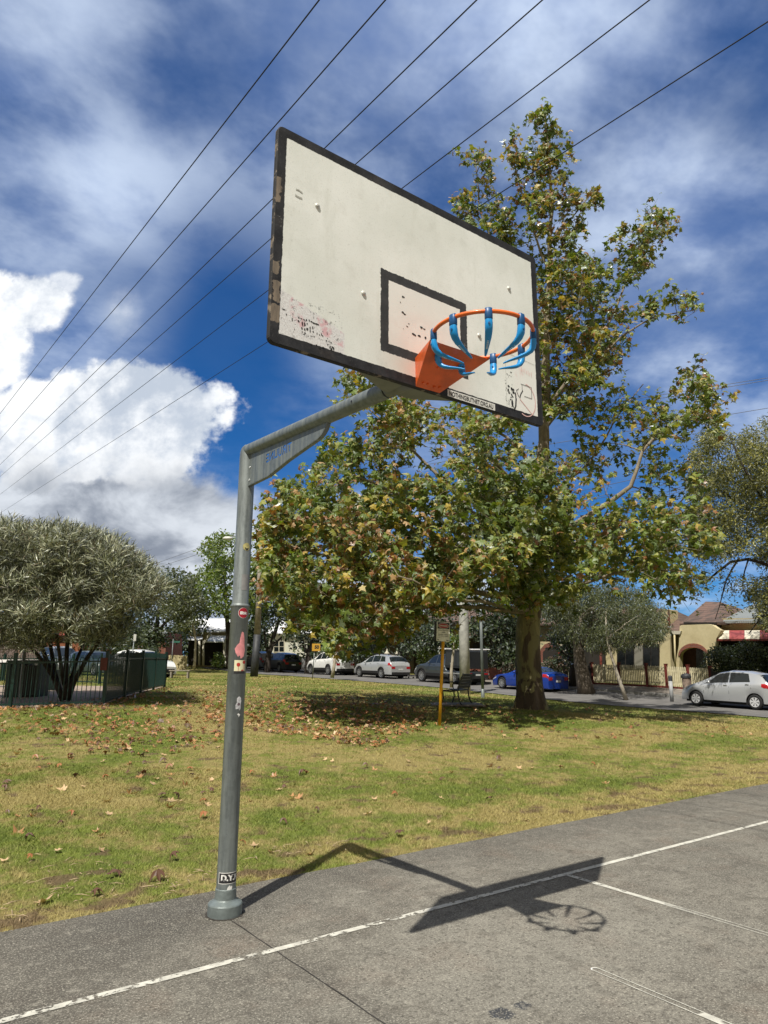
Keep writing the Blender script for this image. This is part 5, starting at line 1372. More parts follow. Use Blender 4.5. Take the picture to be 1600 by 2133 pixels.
    for xc in wheels:
        for sd in (-1, 1):
            mb = MB(); mb.smooth = True; y0 = sd*(W/2-.20); Y = lambda t_: sd*(W/2-.02)-sd*t_
            prof = [(rw*.62, 0.02), (rw*.80, -.0), (rw*.94, .008), (rw, .04), (rw, .17), (rw*.9, .20), (rw*.5, .20)]; k = 28
            vs = [(xc+r*math.cos(2*math.pi*j/k), Y(y), rw+r*math.sin(2*math.pi*j/k)) for r, y in prof for j in range(k)]
            mb.add(vs, [(i*k+j, i*k+(j+1) % k, (i+1)*k+(j+1) % k, (i+1)*k+j) for i in range(len(prof)-1) for j in range(k)]); wh = mb.build('wheel', m_tyre, root)
            mb = MB(); 
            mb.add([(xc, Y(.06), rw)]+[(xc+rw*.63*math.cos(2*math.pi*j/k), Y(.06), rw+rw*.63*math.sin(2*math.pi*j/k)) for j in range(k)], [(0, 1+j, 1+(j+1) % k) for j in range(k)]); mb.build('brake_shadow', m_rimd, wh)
            mb = MB()
            ring = [(rw*.58, .012), (rw*.66, .004)]
            vs = [(xc+r*math.cos(2*math.pi*j/k), Y(y), rw+r*math.sin(2*math.pi*j/k)) for r, y in ring for j in range(k)]
            mb.add(vs, [(j, (j+1) % k, k+(j+1) % k, k+j) for j in range(k)])
            for s__ in range(spokes):
                a = 2*math.pi*s__/spokes+.3; ca, sa = math.cos(a), math.sin(a)
                mb.add([(xc+r*ca-w_*sa, Y(y), rw+r*sa+w_*ca) for r, w_, y in ((.03, -.018, .012), (.03, .018, .012), (rw*.60, .052 if hub else .020, .008), (rw*.60, -.052 if hub else -.020, .008))], [(0, 1, 2, 3)])
            mb.add([(xc+.05*math.cos(2*math.pi*j/10), Y(.006), rw+.05*math.sin(2*math.pi*j/10)) for j in range(10)], [tuple(range(10))]); mb.build('rim', rimm or m_rim, wh)
    if extra: extra(root, patch, pt, m)
    # place: nose at pixel column u on the parking line, tail further along, both on the road
    if place is None:
        f0 = onp(u, 1400, p); q0 = qof(f0); pc = p+W/2
        a = CAM+RD*q0+RQ*pc; b = CAM+RD*(q0-L)+RQ*pc
        if flip: a, b = b, a
    else:
        a, b = place
        d = (np.array(b)-np.array(a))[:2]; b = np.array(a); b = b.copy(); b[:2] = np.array(a)[:2]+d/np.linalg.norm(d)*L
    a = np.array(a, float); b = np.array(b, float)
    a[2] = T(*a[:2])+.032; b[2] = T(*b[:2])+.032
    exx = Vector(b-a).normalized(); ezz = Vector((0, 0, 1)); eyy = ezz.cross(exx).normalized(); ezz = exx.cross(eyy)
    root.matrix_world = Matrix(((exx.x, eyy.x, ezz.x, a[0]), (exx.y, eyy.y, ezz.y, a[1]), (exx.z, eyy.z, ezz.z, a[2]), (0, 0, 0, 1)))
    root.rotation_mode = 'XYZ'
    return root
P_silver = car_paint('silver_paint', (.52, .54, .56), .45); P_white = car_paint('white_paint', (.72, .73, .72), 0.)
P_blue = car_paint('blue_paint', (.004, .04, .30), .25); P_dark = car_paint('slate_paint', (.045, .055, .062), .3); P_black = car_paint('black_paint', (.008, .009, .012), .2)
P_grey = car_paint('grey_paint', (.16, .17, .18), .5)
SUVT = lambda L, H, nose=.72, hood=1.0: [(0, .62), (.10, nose), (.35, hood-.07), (1.10, hood+.03), (1.18, hood+.07), (1.95, H-.09), (2.5, H), (L*.72, H), (L-.75, H-.05), (L-.38, H-.13), (L-.06, 1.02), (L, .90)]
make_car('hatchback', 'small silver hatchback with plastic wheel covers parked at the right edge', 3.9, 1.70, 1.50,
         [(0, .55), (.08, .68), (.30, .80), (.72, .93), (.95, 1.02), (1.75, 1.41), (2.2, 1.495), (2.9, 1.475), (3.35, 1.40), (3.55, 1.32), (3.84, .98), (3.9, .82)],
         [(0, .5), (.6, .88), (.95, .90), (2.2, .945), (3.3, 1.03), (3.9, 1.02)], [(1.12, 2.18, .55, 0), (2.24, 3.10, 0, -.10)], (.95, 1.75), (3.42, 3.80), (.74, 3.25), .295, P_silver, 1411, spokes=7, hub=True, rimm=mat('wheel_cover', (.62, .63, .64), .4, .2))
make_car('coupe', 'bright blue low sports coupe half hidden behind the plane tree trunk', 4.24, 1.77, 1.28,
         [(0, .50), (.08, .60), (.40, .72), (1.30, .86), (1.45, .90), (2.15, 1.22), (2.6, 1.28), (3.1, 1.22), (3.85, .95), (4.15, .92), (4.24, .80)],
         [(0, .5), (.8, .80), (1.45, .84), (3.2, .93), (4.24, .90)], [(1.62, 2.45, .40, 0), (2.50, 3.25, 0, -.35)], (1.45, 2.15), (3.15, 3.80), (.86, 3.43), .31, P_blue, 1021, spokes=10, sill=.17)
def ute_extra(root, patch, pt, m):
    mb = MB(); 
    def bx(a, b): mb.box(a, b)
    x0, x1, W2 = 3.28, 5.28, .86
    poly = [(x0, .98), (x0, 2.02), (x0+.1, 2.06), (x1-.12, 2.06), (x1-.02, 1.98), (x1+.02, .98)]
    mb.prism(poly, (0, -W2, 0), (1, 0, 0), (0, 0, 1), (0, 2*W2, 0)); can = mb.build('canopy', m_cnp, root)
    for sd in (-1, 1):
        for a, b in ((3.36, 4.24), (4.32, 5.18)):
            mb = MB(); mb.obox(((a+b)/2, sd*(W2+.006), 1.52), ((b-a)/2, 0, 0), (0, .006, 0), (0, 0, .40)); mb.build('canopy_door', m_cnd, can)
        for x in (3.8, 4.75):
            mb = MB(); mb.obox((x, sd*(W2+.018), 1.24), (.05, 0, 0), (0, .008, 0), (0, 0, .05)); mb.build('latch', m_galv, can)
    mb = MB(); mb.box((3.2, -.95, .62), (5.3, .95, .70)); mb.build('tray', m_chrome2, root)
    for x in (3.25, 4.2, 5.15):
        mb = MB(); mb.smooth = True; mb.tube([(x, -.90, 2.10), (x, .90, 2.10)], .03, 8); mb.build('rack_bar', m_wb, root)
    for sd in (-.82, .82):
        mb = MB(); mb.smooth = True; mb.tube([(2.5, sd, 2.14), (5.5, sd, 2.14)], .028, 8); mb.build('rack_rail', m_wb, root)
    mb = MB(); mb.smooth = True; mb.tube([(4.0, -.5, 2.22), (4.7, -.5, 2.22)], .085, 10); mb.build('blue_roll', mat('blue_strap', (.05, .25, .6), .6), root)
m_cnp = mat('canopy_black', (.014, .016, .018), .45); m_cnd = mat('canopy_door', (.028, .032, .036), .4); m_chrome2 = mat('tray_metal', (.35, .36, .36), .4, .5); m_wb = mat('rack_white', (.55, .55, .54), .5)
make_car('utility_truck', 'dark grey pickup with a black tray canopy and pale ladder rack behind the bench', 5.33, 1.87, 1.80,
         [(0, .78), (.08, .95), (.35, 1.06), (1.15, 1.16), (1.30, 1.20), (1.95, 1.70), (2.3, 1.79), (3.0, 1.79), (3.15, 1.72), (3.26, 1.10), (3.4, .80), (5.2, .80), (5.33, .74)],
         [(0, .7), (.8, 1.12), (3.2, 1.17), (3.4, .80), (5.33, .78)], [(1.50, 2.32, .36, 0), (2.40, 3.05, 0, -.06)], (1.30, 1.95), (3.12, 3.26), (.95, 4.05), .39, P_dark, 858, sill=.40, clad=m_trim, extra=ute_extra, spokes=12, hub=False)
def roof_rails(root, patch, pt, m, x0=1.9, x1=4.1, H=1.66):
    for sd in (-1, 1):
        mb = MB(); mb.smooth = True; y = .52*sd; mb.tube([(x0, y, H-.04), (x0+.12, y, H+.03), (x1-.12, y, H+.01), (x1, y, H-.06)], .02, 8); mb.build('roof_rail', m_trim, root)
make_car('station_wagon', 'silver station wagon with dark lower cladding parked behind the white four wheel drive', 4.82, 1.84, 1.64,
         [(0, .62), (.10, .76), (.35, .88), (1.10, 1.00), (1.25, 1.05), (2.05, 1.52), (2.6, 1.63), (3.6, 1.60), (4.1, 1.54), (4.38, 1.46), (4.74, 1.06), (4.82, .88)],
         [(0, .5), (.7, .93), (1.2, .98), (4.0, 1.10), (4.82, 1.08)], [(1.50, 2.48, .46, 0), (2.54, 3.40, 0, 0), (3.46, 4.12, 0, -.22)], (1.25, 2.05), (4.28, 4.70), (.92, 3.67), .345, P_silver, 733, sill=.30, clad=m_trim, spokes=10, extra=roof_rails)
make_car('four_wheel_drive', 'white four wheel drive parked with a leaning pale trunk before it', 4.80, 1.86, 1.80,
         [(0, .70), (.08, .88), (.35, 1.02), (1.12, 1.14), (1.25, 1.18), (1.95, 1.66), (2.4, 1.79), (3.6, 1.77), (4.15, 1.70), (4.35, 1.62), (4.72, 1.12), (4.80, .95)],
         [(0, .6), (.7, 1.05), (1.2, 1.10), (3.4, 1.17), (3.9, 1.26), (4.80, 1.24)], [(1.50, 2.42, .40, 0), (2.48, 3.30, 0, 0), (3.36, 4.15, .05, -.22)], (1.25, 1.95), (4.28, 4.66), (.93, 3.68), .375, P_white, 634, sill=.34, spokes=10, clad=m_trim)
make_car('suv', 'black SUV parked left of the grey paling fence', 4.55, 1.85, 1.66, SUVT(4.55, 1.66), [(0, .6), (.7, .98), (1.2, 1.02), (4.55, 1.14)], [(1.45, 2.35, .42, 0), (2.41, 3.25, 0, 0), (3.31, 3.95, 0, -.2)], (1.18, 1.95), (4.18, 4.48), (.9, 3.55), .35, P_black, 543, sill=.30, spokes=8)
make_car('suv', 'dark car just showing between the hoop post and the timber power pole', 4.5, 1.85, 1.64, SUVT(4.5, 1.64), [(0, .6), (.7, .98), (1.2, 1.02), (4.5, 1.14)], [(1.45, 2.35, .42, 0), (2.41, 3.25, 0, 0), (3.31, 3.9, 0, -.2)], (1.18, 1.95), (4.13, 4.43), (.9, 3.5), .34, P_dark, 500, p=28.9, sill=.30, spokes=8)
gnd = lambda u, v, d: base_at(u, v, d)
make_car('suv', 'white car whose roof shows above the far end of the green fence', 4.4, 1.8, 1.62, SUVT(4.4, 1.62), [(0, .6), (.7, .98), (1.2, 1.02), (4.4, 1.14)], [(1.45, 2.3, .42, 0), (2.36, 3.2, 0, 0), (3.26, 3.8, 0, -.2)], (1.18, 1.95), (4.03, 4.33), (.9, 3.45), .34, P_white, 0, spokes=8, place=(gnd(348, 1395, 43), gnd(270, 1395, 45)))
make_car('suv', 'grey car seen through the stems of the silver-leaved tree', 4.5, 1.85, 1.75, SUVT(4.5, 1.75), [(0, .6), (.7, 1.02), (1.2, 1.06), (4.5, 1.16)], [(1.45, 2.35, .42, 0), (2.41, 3.25, 0, 0), (3.31, 3.9, 0, -.2)], (1.18, 1.95), (4.13, 4.43), (.9, 3.5), .36, P_grey, 0, spokes=8, place=(gnd(150, 1391, 46), gnd(105, 1391, 49)))
make_car('station_wagon', 'blue-grey car parked right of the grey one behind the far playground fence', 4.6, 1.8, 1.5, SUVT(4.6, 1.5, .66, .9), [(0, .55), (.7, .88), (1.2, .92), (4.6, 1.0)], [(1.45, 2.4, .42, 0), (2.46, 3.3, 0, 0), (3.36, 4.0, 0, -.2)], (1.18, 1.95), (4.23, 4.53), (.9, 3.6), .32, car_paint('bluegrey_paint', (.09, .115, .135), .4), 0, spokes=8, place=(gnd(238, 1392, 44), gnd(160, 1392, 47)))
# ================================================================ HOUSES AND FRONT FENCES
class Plane:
    def __init__(s, n, val): s.n = np.array(n, float); s.val = val
    def __call__(s, u, v, dv=0.): r = ray(u, v); return CAM + r*((s.val+dv)/(r@s.n))
def pl_q(p): return Plane(RQ, p)
def pl_f(d): return Plane(FH, d)
def wall(name, pl, px, thick, m, parent=None, off=0., **k):
    pts = [pl(u, v, off) for u, v in px]; n_ = pl.n/np.linalg.norm(pl.n); N = len(pts); mb = MB()
    vs = pts+[p+n_*thick for p in pts]
    if parent is not None: O = np.array(parent.location); vs = [q-O for q in vs]
    # orientation so the front faces us
    a = np.cross(pts[1]-pts[0], pts[2]-pts[1]); order = list(range(N))
    f = tuple(order) if a@n_ < 0 else tuple(order[::-1]); g = tuple(i+N for i in f[::-1])
    mb.add(vs, [f, g]+[(i, (i+1) % N, (i+1) % N+N, i+N) for i in range(N)])
    o = mb.build(name, m, parent if parent is None or parent.type == 'EMPTY' else parent, **k)
    import bmesh
    b_ = bmesh.new(); b_.from_mesh(o.data); bmesh.ops.recalc_face_normals(b_, faces=b_.faces); b_.to_mesh(o.data); b_.free()
    return o
def rc(u0, v0, u1, v1): return [(u0, v1), (u1, v1), (u1, v0), (u0, v0)]
def hroot(name, label, cat, pl, u, v): return thing(name, label, cat, pl(u, v))
def sub(o, par):                                            # make a mesh built under the house a child of one of its parts
    o.parent = par; o.location = (0, 0, 0); return o
def render_wall(c1, c2):
    def fn(n):
        a = n.noise(.8, 6, .65); b = n.noise(6, 5, .6); return {'Base Color': n.mix(b.ss(.4, .8)*.35, n.mix(a.ss(.35, .65), c1, c2), tuple(x*.6 for x in c1)), 'Roughness': .9, 'bump': (b, .2, .01)}
    return fn
m_cream = mat('cream_render', fn=render_wall((.55, .48, .29), (.47, .40, .23)))
m_ochre = mat('ochre_render', fn=render_wall((.45, .37, .19), (.38, .31, .16)))
def brick_fn(c1, c2, mo, s=1.):
    def fn(n):
        x, y, z = n.xyz(n.pos()); al = x*RD[0]+y*RD[1]
        b = n.node('ShaderNodeTexBrick'); n.link(n.vec(al+(x*RQ[0]+y*RQ[1]), z, 0.), b.inputs['Vector']); b.inputs['Scale'].default_value = 1
        b.inputs['Brick Width'].default_value = .24*s; b.inputs['Row Height'].default_value = .086*s; b.inputs['Mortar Size'].default_value = .008
        b.inputs['Color1'].default_value = c1+(1,); b.inputs['Color2'].default_value = c2+(1,); b.inputs['Mortar'].default_value = mo+(1,)
        return {'Base Color': b.outputs['Color'], 'Roughness': .9}
    return fn
m_brick = mat('red_brick', fn=brick_fn((.23, .062, .035), (.15, .045, .03), (.16, .13, .11)))
m_redp = mat('oxide_red_paint', (.14, .025, .018), .6, var=.2, vscale=4)
m_dwin = mat('dark_window', (.008, .010, .012), .12, spec=.6); m_frame = mat('dark_frame', (.02, .018, .016), .6); m_wfr = mat('cream_frame', (.5, .47, .38), .6); m_cur = mat('blind', (.20, .19, .16), .8)
def tile_fn(c1, c2, pitch=.16):
    def fn(n):
        x, y, z = n.xyz(n.pos()); al = x*RD[0]+y*RD[1]
        r = (z*(1/pitch)).fract(); k = n.noise(2.2, 5, .7, n.pos()); cc = n.voro(3.4, n.vec(al, z*1.4, 0.), out='Color')
        sc = n.node('ShaderNodeSeparateColor'); n.link(cc, sc.inputs[0]); kk = X(n.nt, sc.outputs[0])
        c = n.mix((k*.6+kk*.4).ss(.3, .7), c1, c2); c = n.mix(r.ss(.0, .22, .75, 0), c, (.02, .014, .012))
        return {'Base Color': c, 'Roughness': .9, 'bump': (r, .6, .03)}
    return fn
m_tile = mat('terracotta_tiles', fn=tile_fn((.155, .098, .078), (.09, .065, .054)))
def iron_fn(c, rust=.15):
    def fn(n):
        x, y, z = n.xyz(n.pos()); al = x*RD[0]+y*RD[1]; w = (al*(6.28/.12)).sin()
        k = n.noise(1.5, 5, .65, n.pos()); return {'Base Color': n.mix(k.ss(.5, .75)*rust, c, (.2, .14, .1)), 'Roughness': .55, 'Metallic': .0, 'bump': (w, .5, .02)}
    return fn
m_iron_w = mat('pale_iron_roof', fn=iron_fn((.72, .73, .74), .1)); m_iron_g = mat('grey_iron_roof', fn=iron_fn((.22, .24, .235), .2))
def board_w(c):
    def fn(n):
        x, y, z = n.xyz(n.pos()); r = (z*(1/.15)).fract(); return {'Base Color': n.mix(r.ss(0, .14, .65, 0), c, tuple(q*.3 for q in c)), 'Roughness': .7}
    return fn
m_wboard = mat('weatherboard', fn=board_w((.62, .61, .52)))
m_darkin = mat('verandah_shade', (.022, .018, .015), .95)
# ---- cream arched-porch house at right
A = pl_q(38.6); h = hroot('house', 'cream rendered house with a brick-trimmed arched porch and brown tiled roof', 'house', A, 1400, 1452)
w_ = wall('wall', A, rc(1262, 1296, 1400, 1452), 6., m_cream, h)
ch = wall('chimney_wall', pl_q(38.2), [(1372, 1450), (1399, 1450), (1394, 1270), (1378, 1268)], .9, m_cream, h)
wall('red_edging', pl_q(38.2), [(1390.5, 1310), (1396, 1310), (1394, 1271), (1390.5, 1270)], .05, m_redp, h, off=-.04)
for a, b in ((1287, 1318), (1341, 1370)):
    f = wall('window', A, rc(a-2, 1341, b+3, 1392), .08, m_frame, h, off=-.07)
    wall('pane', A, rc(a, 1344, (a+b)/2-1, 1390), .02, m_dwin, h, off=-.10); wall('pane', A, rc((a+b)/2+1.5, 1344, b+1, 1390), .02, m_dwin, h, off=-.10)
wall('blind', A, rc(1318, 1344, 1340, 1392), .05, m_cur, h, off=-.05)
Pp = pl_q(37.5)
arch = [(1471+0, 1450), (1471, 1366)]+[(1443.5+27.5*math.cos(t), 1366-17*math.sin(t)) for t in np.linspace(.0, math.pi, 14)][1:-1]+[(1416, 1366), (1413, 1450)]
wall('porch_wall', Pp, [(1404, 1450), (1409, 1372), (1414, 1345), (1416, 1304), (1420, 1302), (1474, 1300), (1484, 1302), (1494, 1309), (1502, 1313), (1492, 1330), (1487, 1360), (1494, 1450)]+arch, .35, m_cream, h)
mb_pts = [(1443.5+31*math.cos(t), 1366-26*math.sin(t)) for t in np.linspace(-.0, math.pi, 15)]+[(1443.5+27.3*math.cos(t), 1366-17.2*math.sin(t)) for t in np.linspace(math.pi, 0, 15)]
wall('arch_trim', Pp, mb_pts, .06, m_brick, h, off=-.05)
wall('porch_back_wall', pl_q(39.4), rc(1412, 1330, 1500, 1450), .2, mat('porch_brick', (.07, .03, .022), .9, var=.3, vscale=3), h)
wall('porch_door', pl_q(39.3), rc(1450, 1352, 1474, 1450), .05, m_dwin, h)
wall('porch_roof', Pp, rc(1416, 1318, 1492, 1322), 2.2, m_cream, h, off=.3)
O_ = np.array(h.location)
mb = MB(); mb.smooth = True; mb.tube([pl_q(37.42)(1405, 1322)-O_, pl_q(37.42)(1407, 1395)-O_], .05, 8); mb.build('downpipe', m_cream, h)
wall('rain_head', pl_q(37.4), [(1398, 1314), (1419, 1314), (1416, 1321), (1402, 1321)], .3, m_wfr, h)
def roof(name, e0, e1, r1, r0, m, parent, th=.12, back=None):
    """front slope e0 e1 (eave) to r1 r0 (ridge); back slope mirrored behind"""
    O = np.array(parent.location); e0, e1, r0, r1 = [np.array(q)-O for q in (e0, e1, r0, r1)]
    b0 = e0+RQ*2*((r0-e0)@RQ); b1 = e1+RQ*2*((r1-e1)@RQ); dn = np.array([0, 0, -th]); mb = MB()
    mb.add([e0, e1, r1, r0, b1, b0, e0+dn, e1+dn, b1+dn, b0+dn], [(0, 1, 2, 3), (3, 2, 4, 5), (1, 4, 2), (0, 3, 5), (0, 6, 7, 1), (1, 7, 8, 4), (5, 9, 6, 0), (4, 8, 9, 5), (6, 9, 8, 7)])
    return mb.build(name, m, parent)
roof('roof', pl_q(37.6)(1396, 1313), pl_q(37.6)(1421, 1313), pl_q(40.)(1412, 1274), pl_q(40.)(1398, 1273), m_tile, h)
r2 = roof('roof', pl_q(38.2)(1416, 1299), pl_q(38.2)(1500, 1296), pl_q(43.2)(1500, 1254), pl_q(43.2)(1470, 1253), m_tile, h)
wall('fascia', pl_q(38.1), rc(1424, 1296, 1492, 1300), .08, m_frame, h)
wall('chimney', pl_q(41.5), rc(1492, 1279, 1501, 1308), .7, m_cream, h)
roof('roof', A(1255, 1300), A(1380, 1300), pl_q(42.5)(1380, 1268), pl_q(42.5)(1300, 1262), m_tile, h)
# ---- neighbour with the striped awning
B_ = pl_q(39.2); h = hroot('house', 'ochre house at the right edge with grey iron roof and red and white striped awning', 'house', B_, 1560, 1460)
wall('wall', B_, rc(1503, 1288, 1680, 1460), 6, m_ochre, h)
roof('roof', pl_q(38.8)(1500, 1294), pl_q(38.8)(1700, 1290), pl_q(43.5)(1690, 1255), pl_q(43.5)(1570, 1258), m_iron_g, h)
aw = [thing('tmp', 'x', 'x')]; bpy.data.objects.remove(aw[0])
O_ = np.array(h.location)
edges = [1478, 1497, 1519, 1551, 1583, 1616, 1650, 1684]
m_ar = mat('awning_red', (.33, .07, .07), .6, var=.15, vscale=3); m_aw = mat('awning_white', (.66, .62, .50), .6, var=.1, vscale=3)
for i, (a, b) in enumerate(zip(edges, edges[1:])):
    if i == 0: a += 4
    mb = MB(); mb.smooth = True; rows = []
    for f in np.linspace(0, 1, 7):
        z = 1313+18*(1-math.cos(f*math.pi/2)); dp = 1.3*math.sin(f*math.pi/2)
        rows.append([pl_q(38.9-dp)(a+(0 if i else -6*f), z+0*f)-O_, pl_q(38.9-dp)(b, z)-O_])
    zs = [q for r_ in rows for q in r_]
    mb.add(zs+[q+np.array([0, 0, -.02]) for q in zs], [(2*j, 2*j+1, 2*j+3, 2*j+2) for j in range(6)]+[(14+2*j, 14+2*j+2, 14+2*j+3, 14+2*j+1) for j in range(6)])
    mb.build('awning_stripe', m_ar if i % 2 == 0 else m_aw, h)
wall('verandah_beam', pl_q(37.6), rc(1486, 1331, 1684, 1335), .1, m_redp, h)
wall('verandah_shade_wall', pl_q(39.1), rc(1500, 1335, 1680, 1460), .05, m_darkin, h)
# ---- house with brick arch behind the plane trunk
Cc = pl_q(39.); h = hroot('house', 'cream and red brick house with quoined corners behind the plane tree trunk', 'house', Cc, 1180, 1440)
wall('wall', Cc, rc(1106, 1296, 1258, 1440), 6, m_cream, h)
wall('porch_wall', pl_q(38.2), [(1126, 1440), (1126, 1352), (1135, 1342), (1148, 1337), (1160, 1342), (1166, 1352), (1166, 1440)], .3, m_brick, h)
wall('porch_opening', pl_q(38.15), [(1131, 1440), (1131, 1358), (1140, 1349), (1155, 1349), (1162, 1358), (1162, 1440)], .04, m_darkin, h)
for i in range(7): wall('quoin', pl_q(38.1), rc(1163, 1345+i*7, 1169+(i % 2)*3, 1349+i*7), .1, m_redp, h)
wall('bay_wall', pl_q(38.3), rc(1168, 1340, 1182, 1440), .5, m_wfr, h); wall('window', pl_q(38.9), rc(1184, 1345, 1200, 1400), .08, m_frame, h)
wall('window', pl_q(38.9), rc(1215, 1350, 1228, 1400), .08, m_frame, h)
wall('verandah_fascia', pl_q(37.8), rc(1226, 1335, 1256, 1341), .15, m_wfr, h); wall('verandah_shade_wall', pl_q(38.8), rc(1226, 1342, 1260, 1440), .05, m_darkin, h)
mb = MB(); O_ = np.array(h.location); mb.smooth = True; mb.tube([pl_q(37.9)(1251, 1341)-O_, pl_q(37.9)(1253, 1420)-O_], .08, 8); mb.build('verandah_post', m_redp, h)
roof('roof', pl_q(38.4)(1100, 1299), pl_q(38.4)(1262, 1299), pl_q(42.5)(1240, 1262), pl_q(42.5)(1120, 1266), m_tile, h)
# ---- shaded verandah house in the middle
D_ = pl_q(39.2); h = hroot('house', 'dark verandahed brick house in deep shade behind the dark grey pickup', 'house', D_, 960, 1420)
wall('wall', D_, rc(868, 1290, 1096, 1428), 6, mat('brown_render', (.10, .075, .05), .9, var=.3, vscale=2), h)
for a, b in ((885, 902), (925, 945), (985, 1003), (1062, 1080)): wall('window', D_, rc(a, 1342, b, 1378), .06, m_frame, h, off=-.05)
wall('door', D_, rc(955, 1340, 968, 1400), .06, m_redp, h, off=-.05)
wall('verandah_roof', pl_q(37.4), rc(868, 1325, 1090, 1329), 1.8, m_iron_g, h)
O_ = np.array(h.location)
for u in (880, 916, 952, 1040, 1078):
    mb = MB(); mb.smooth = True; mb.tube([pl_q(37.5)(u, 1329)-O_, pl_q(37.5)(u, 1410)-O_], .06, 8); mb.build('verandah_post', m_wfr, h)
roof('roof', pl_q(38.8)(862, 1294), pl_q(38.8)(1102, 1292), pl_q(43)(1070, 1262), pl_q(43)(900, 1265), m_tile, h)
# ---- house with parapet and white iron roof
E_ = pl_q(39.4); h = hroot('house', 'terrace house with cream parapet, red chimney and white iron roof behind the parked wagon', 'house', E_, 780, 1405)
wall('wall', E_, rc(690, 1302, 862, 1412), 6, mat('brown_render', (.1, .075, .05)), h)
wall('parapet', pl_q(39.1), [(806, 1310), (866, 1310), (866, 1284), (850, 1281), (836, 1287), (806, 1288)], .4, m_cream, h)
wall('chimney', pl_q(41), rc(812, 1262, 832, 1294), .8, m_brick, h)
roof('roof', pl_q(38.9)(690, 1308), pl_q(38.9)(806, 1306), pl_q(43)(800, 1278), pl_q(43)(716, 1278), m_iron_w, h)
for a, b in ((722, 738), (770, 786), (830, 846)): wall('window', E_, rc(a, 1338, b, 1375), .06, m_frame, h, off=-.05)
wall('verandah_roof', pl_q(37.6), rc(690, 1322, 862, 1326), 1.8, m_iron_g, h)
# ---- white weatherboard house
G_ = pl_q(38.8); h = hroot('house', 'cream weatherboard cottage with a twin sash window above the black SUV', 'house', G_, 610, 1392)
wall('wall', G_, rc(560, 1316, 676, 1395), 7, m_wboard, h)
f = wall('window', G_, rc(569, 1334, 593, 1359), .08, m_wfr, h, off=-.08)
for a, b, c_, d_ in ((571, 336, 580, 346), (582, 336, 591, 346), (571, 347.5, 580, 357), (582, 347.5, 591, 357)): wall('pane', G_, rc(a, 1000+b, b*0+c_, 1000+d_), .02, m_dwin, h, off=-.10)
wall('window', G_, rc(640, 1334, 660, 1360), .08, m_frame, h, off=-.08)
roof('roof', pl_q(38.3)(554, 1318), pl_q(38.3)(684, 1319), pl_q(43)(660, 1284), pl_q(43)(584, 1288), m_iron_w, h)
# ---- left cottages across the side street
F_ = pl_f(68); h = hroot('house', 'cottage with bright white iron roof and bullnosed verandah left of the hoop post', 'house', F_, 440, 1388)
wall('wall', F_, rc(392, 1312, 482, 1389), 7, m_ochre, h)
wall('side_wall', pl_f(65), rc(468, 1330, 486, 1389), 3, m_wboard, h)
def slab(name, pts, m, parent, th=.1):
    O = np.array(parent.location); n = len(pts); mb = MB(); vs = [np.array(p)-O for p in pts]+[np.array(p)-O-np.array([0, 0, th]) for p in pts]
    mb.add(vs, [tuple(range(n)), tuple(range(2*n-1, n-1, -1))]+[(i, n+i, n+(i+1) % n, (i+1) % n) for i in range(n)]); return mb.build(name, m, parent)
Fq = lambda d: pl_f(d)
slab('roof', [Fq(67.6)(388, 1316), Fq(67.6)(485, 1314), Fq(73)(480, 1288), Fq(73)(408, 1289)], m_iron_w, h)
slab('verandah_roof', [Fq(65)(424, 1336), Fq(65)(472, 1336), Fq(67.9)(470, 1323), Fq(67.9)(436, 1323)], m_iron_w, h)
slab('verandah_roof', [Fq(66)(390, 1332), Fq(66)(422, 1331), Fq(67.9)(422, 1325), Fq(67.9)(392, 1325)], m_iron_w, h)
wall('party_wall', pl_f(65), [(421, 1340), (426, 1340), (440, 1322), (436, 1319)], .3, m_wfr, h)
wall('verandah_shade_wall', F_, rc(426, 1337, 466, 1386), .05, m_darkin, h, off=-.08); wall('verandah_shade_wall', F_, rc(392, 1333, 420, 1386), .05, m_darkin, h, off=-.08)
O_ = np.array(h.location)
for u in (415, 424, 467):
    mb = MB(); mb.smooth = True; mb.tube([Fq(65.2)(u, 1335)-O_, Fq(65.2)(u, 1386)-O_], .11, 8); mb.build('verandah_post', m_wfr, h)
H_ = pl_f(66); h = hroot('house', 'brick house with a terracotta roof glimpsed left of the silver-leaved tree trunk', 'house', H_, 100, 1384)
wall('wall', H_, rc(96, 1318, 172, 1386), 7, mat('orange_brick', (.24, .085, .04), .9, var=.25, vscale=2), h); wall('window', H_, rc(137, 1326, 150, 1350), .08, m_wfr, h, off=-.08)
slab('roof', [Fq(65.6)(92, 1322), Fq(65.6)(176, 1322), Fq(71)(160, 1296), Fq(71)(108, 1296)], mat('red_roof', (.30, .05, .035), .8, var=.2), h)
h = hroot('house', 'mauve-brown weatherboard house with a lit orange porch post at the far left', 'house', H_, 20, 1384)
wall('wall', H_, rc(-160, 1312, 84, 1386), 7, mat('mauve_board', fn=board_w((.22, .16, .15))), h); wall('window', H_, rc(10, 1330, 28, 1352), .08, m_wfr, h, off=-.08); wall('porch_post', H_, rc(37, 1328, 41, 1384), .3, mat('lit_orange', (.62, .33, .12), .6), h, off=-1.)
slab('roof', [Fq(65.6)(-170, 1314), Fq(65.6)(90, 1314), Fq(72)(70, 1284), Fq(72)(-150, 1284)], m_iron_g, h)
h = hroot('house', 'brick cottage half hidden by dark foliage behind the parking sign', 'house', pl_f(72), 310, 1384)
wall('wall', pl_f(72), rc(270, 1316, 345, 1386), 6, m_brick, h); slab('roof', [Fq(71.6)(266, 1318), Fq(71.6)(350, 1318), Fq(76)(335, 1298), Fq(76)(282, 1298)], m_iron_g, h); wall('window', pl_f(72), rc(300, 1334, 316, 1360), .08, m_frame, h, off=-.08)
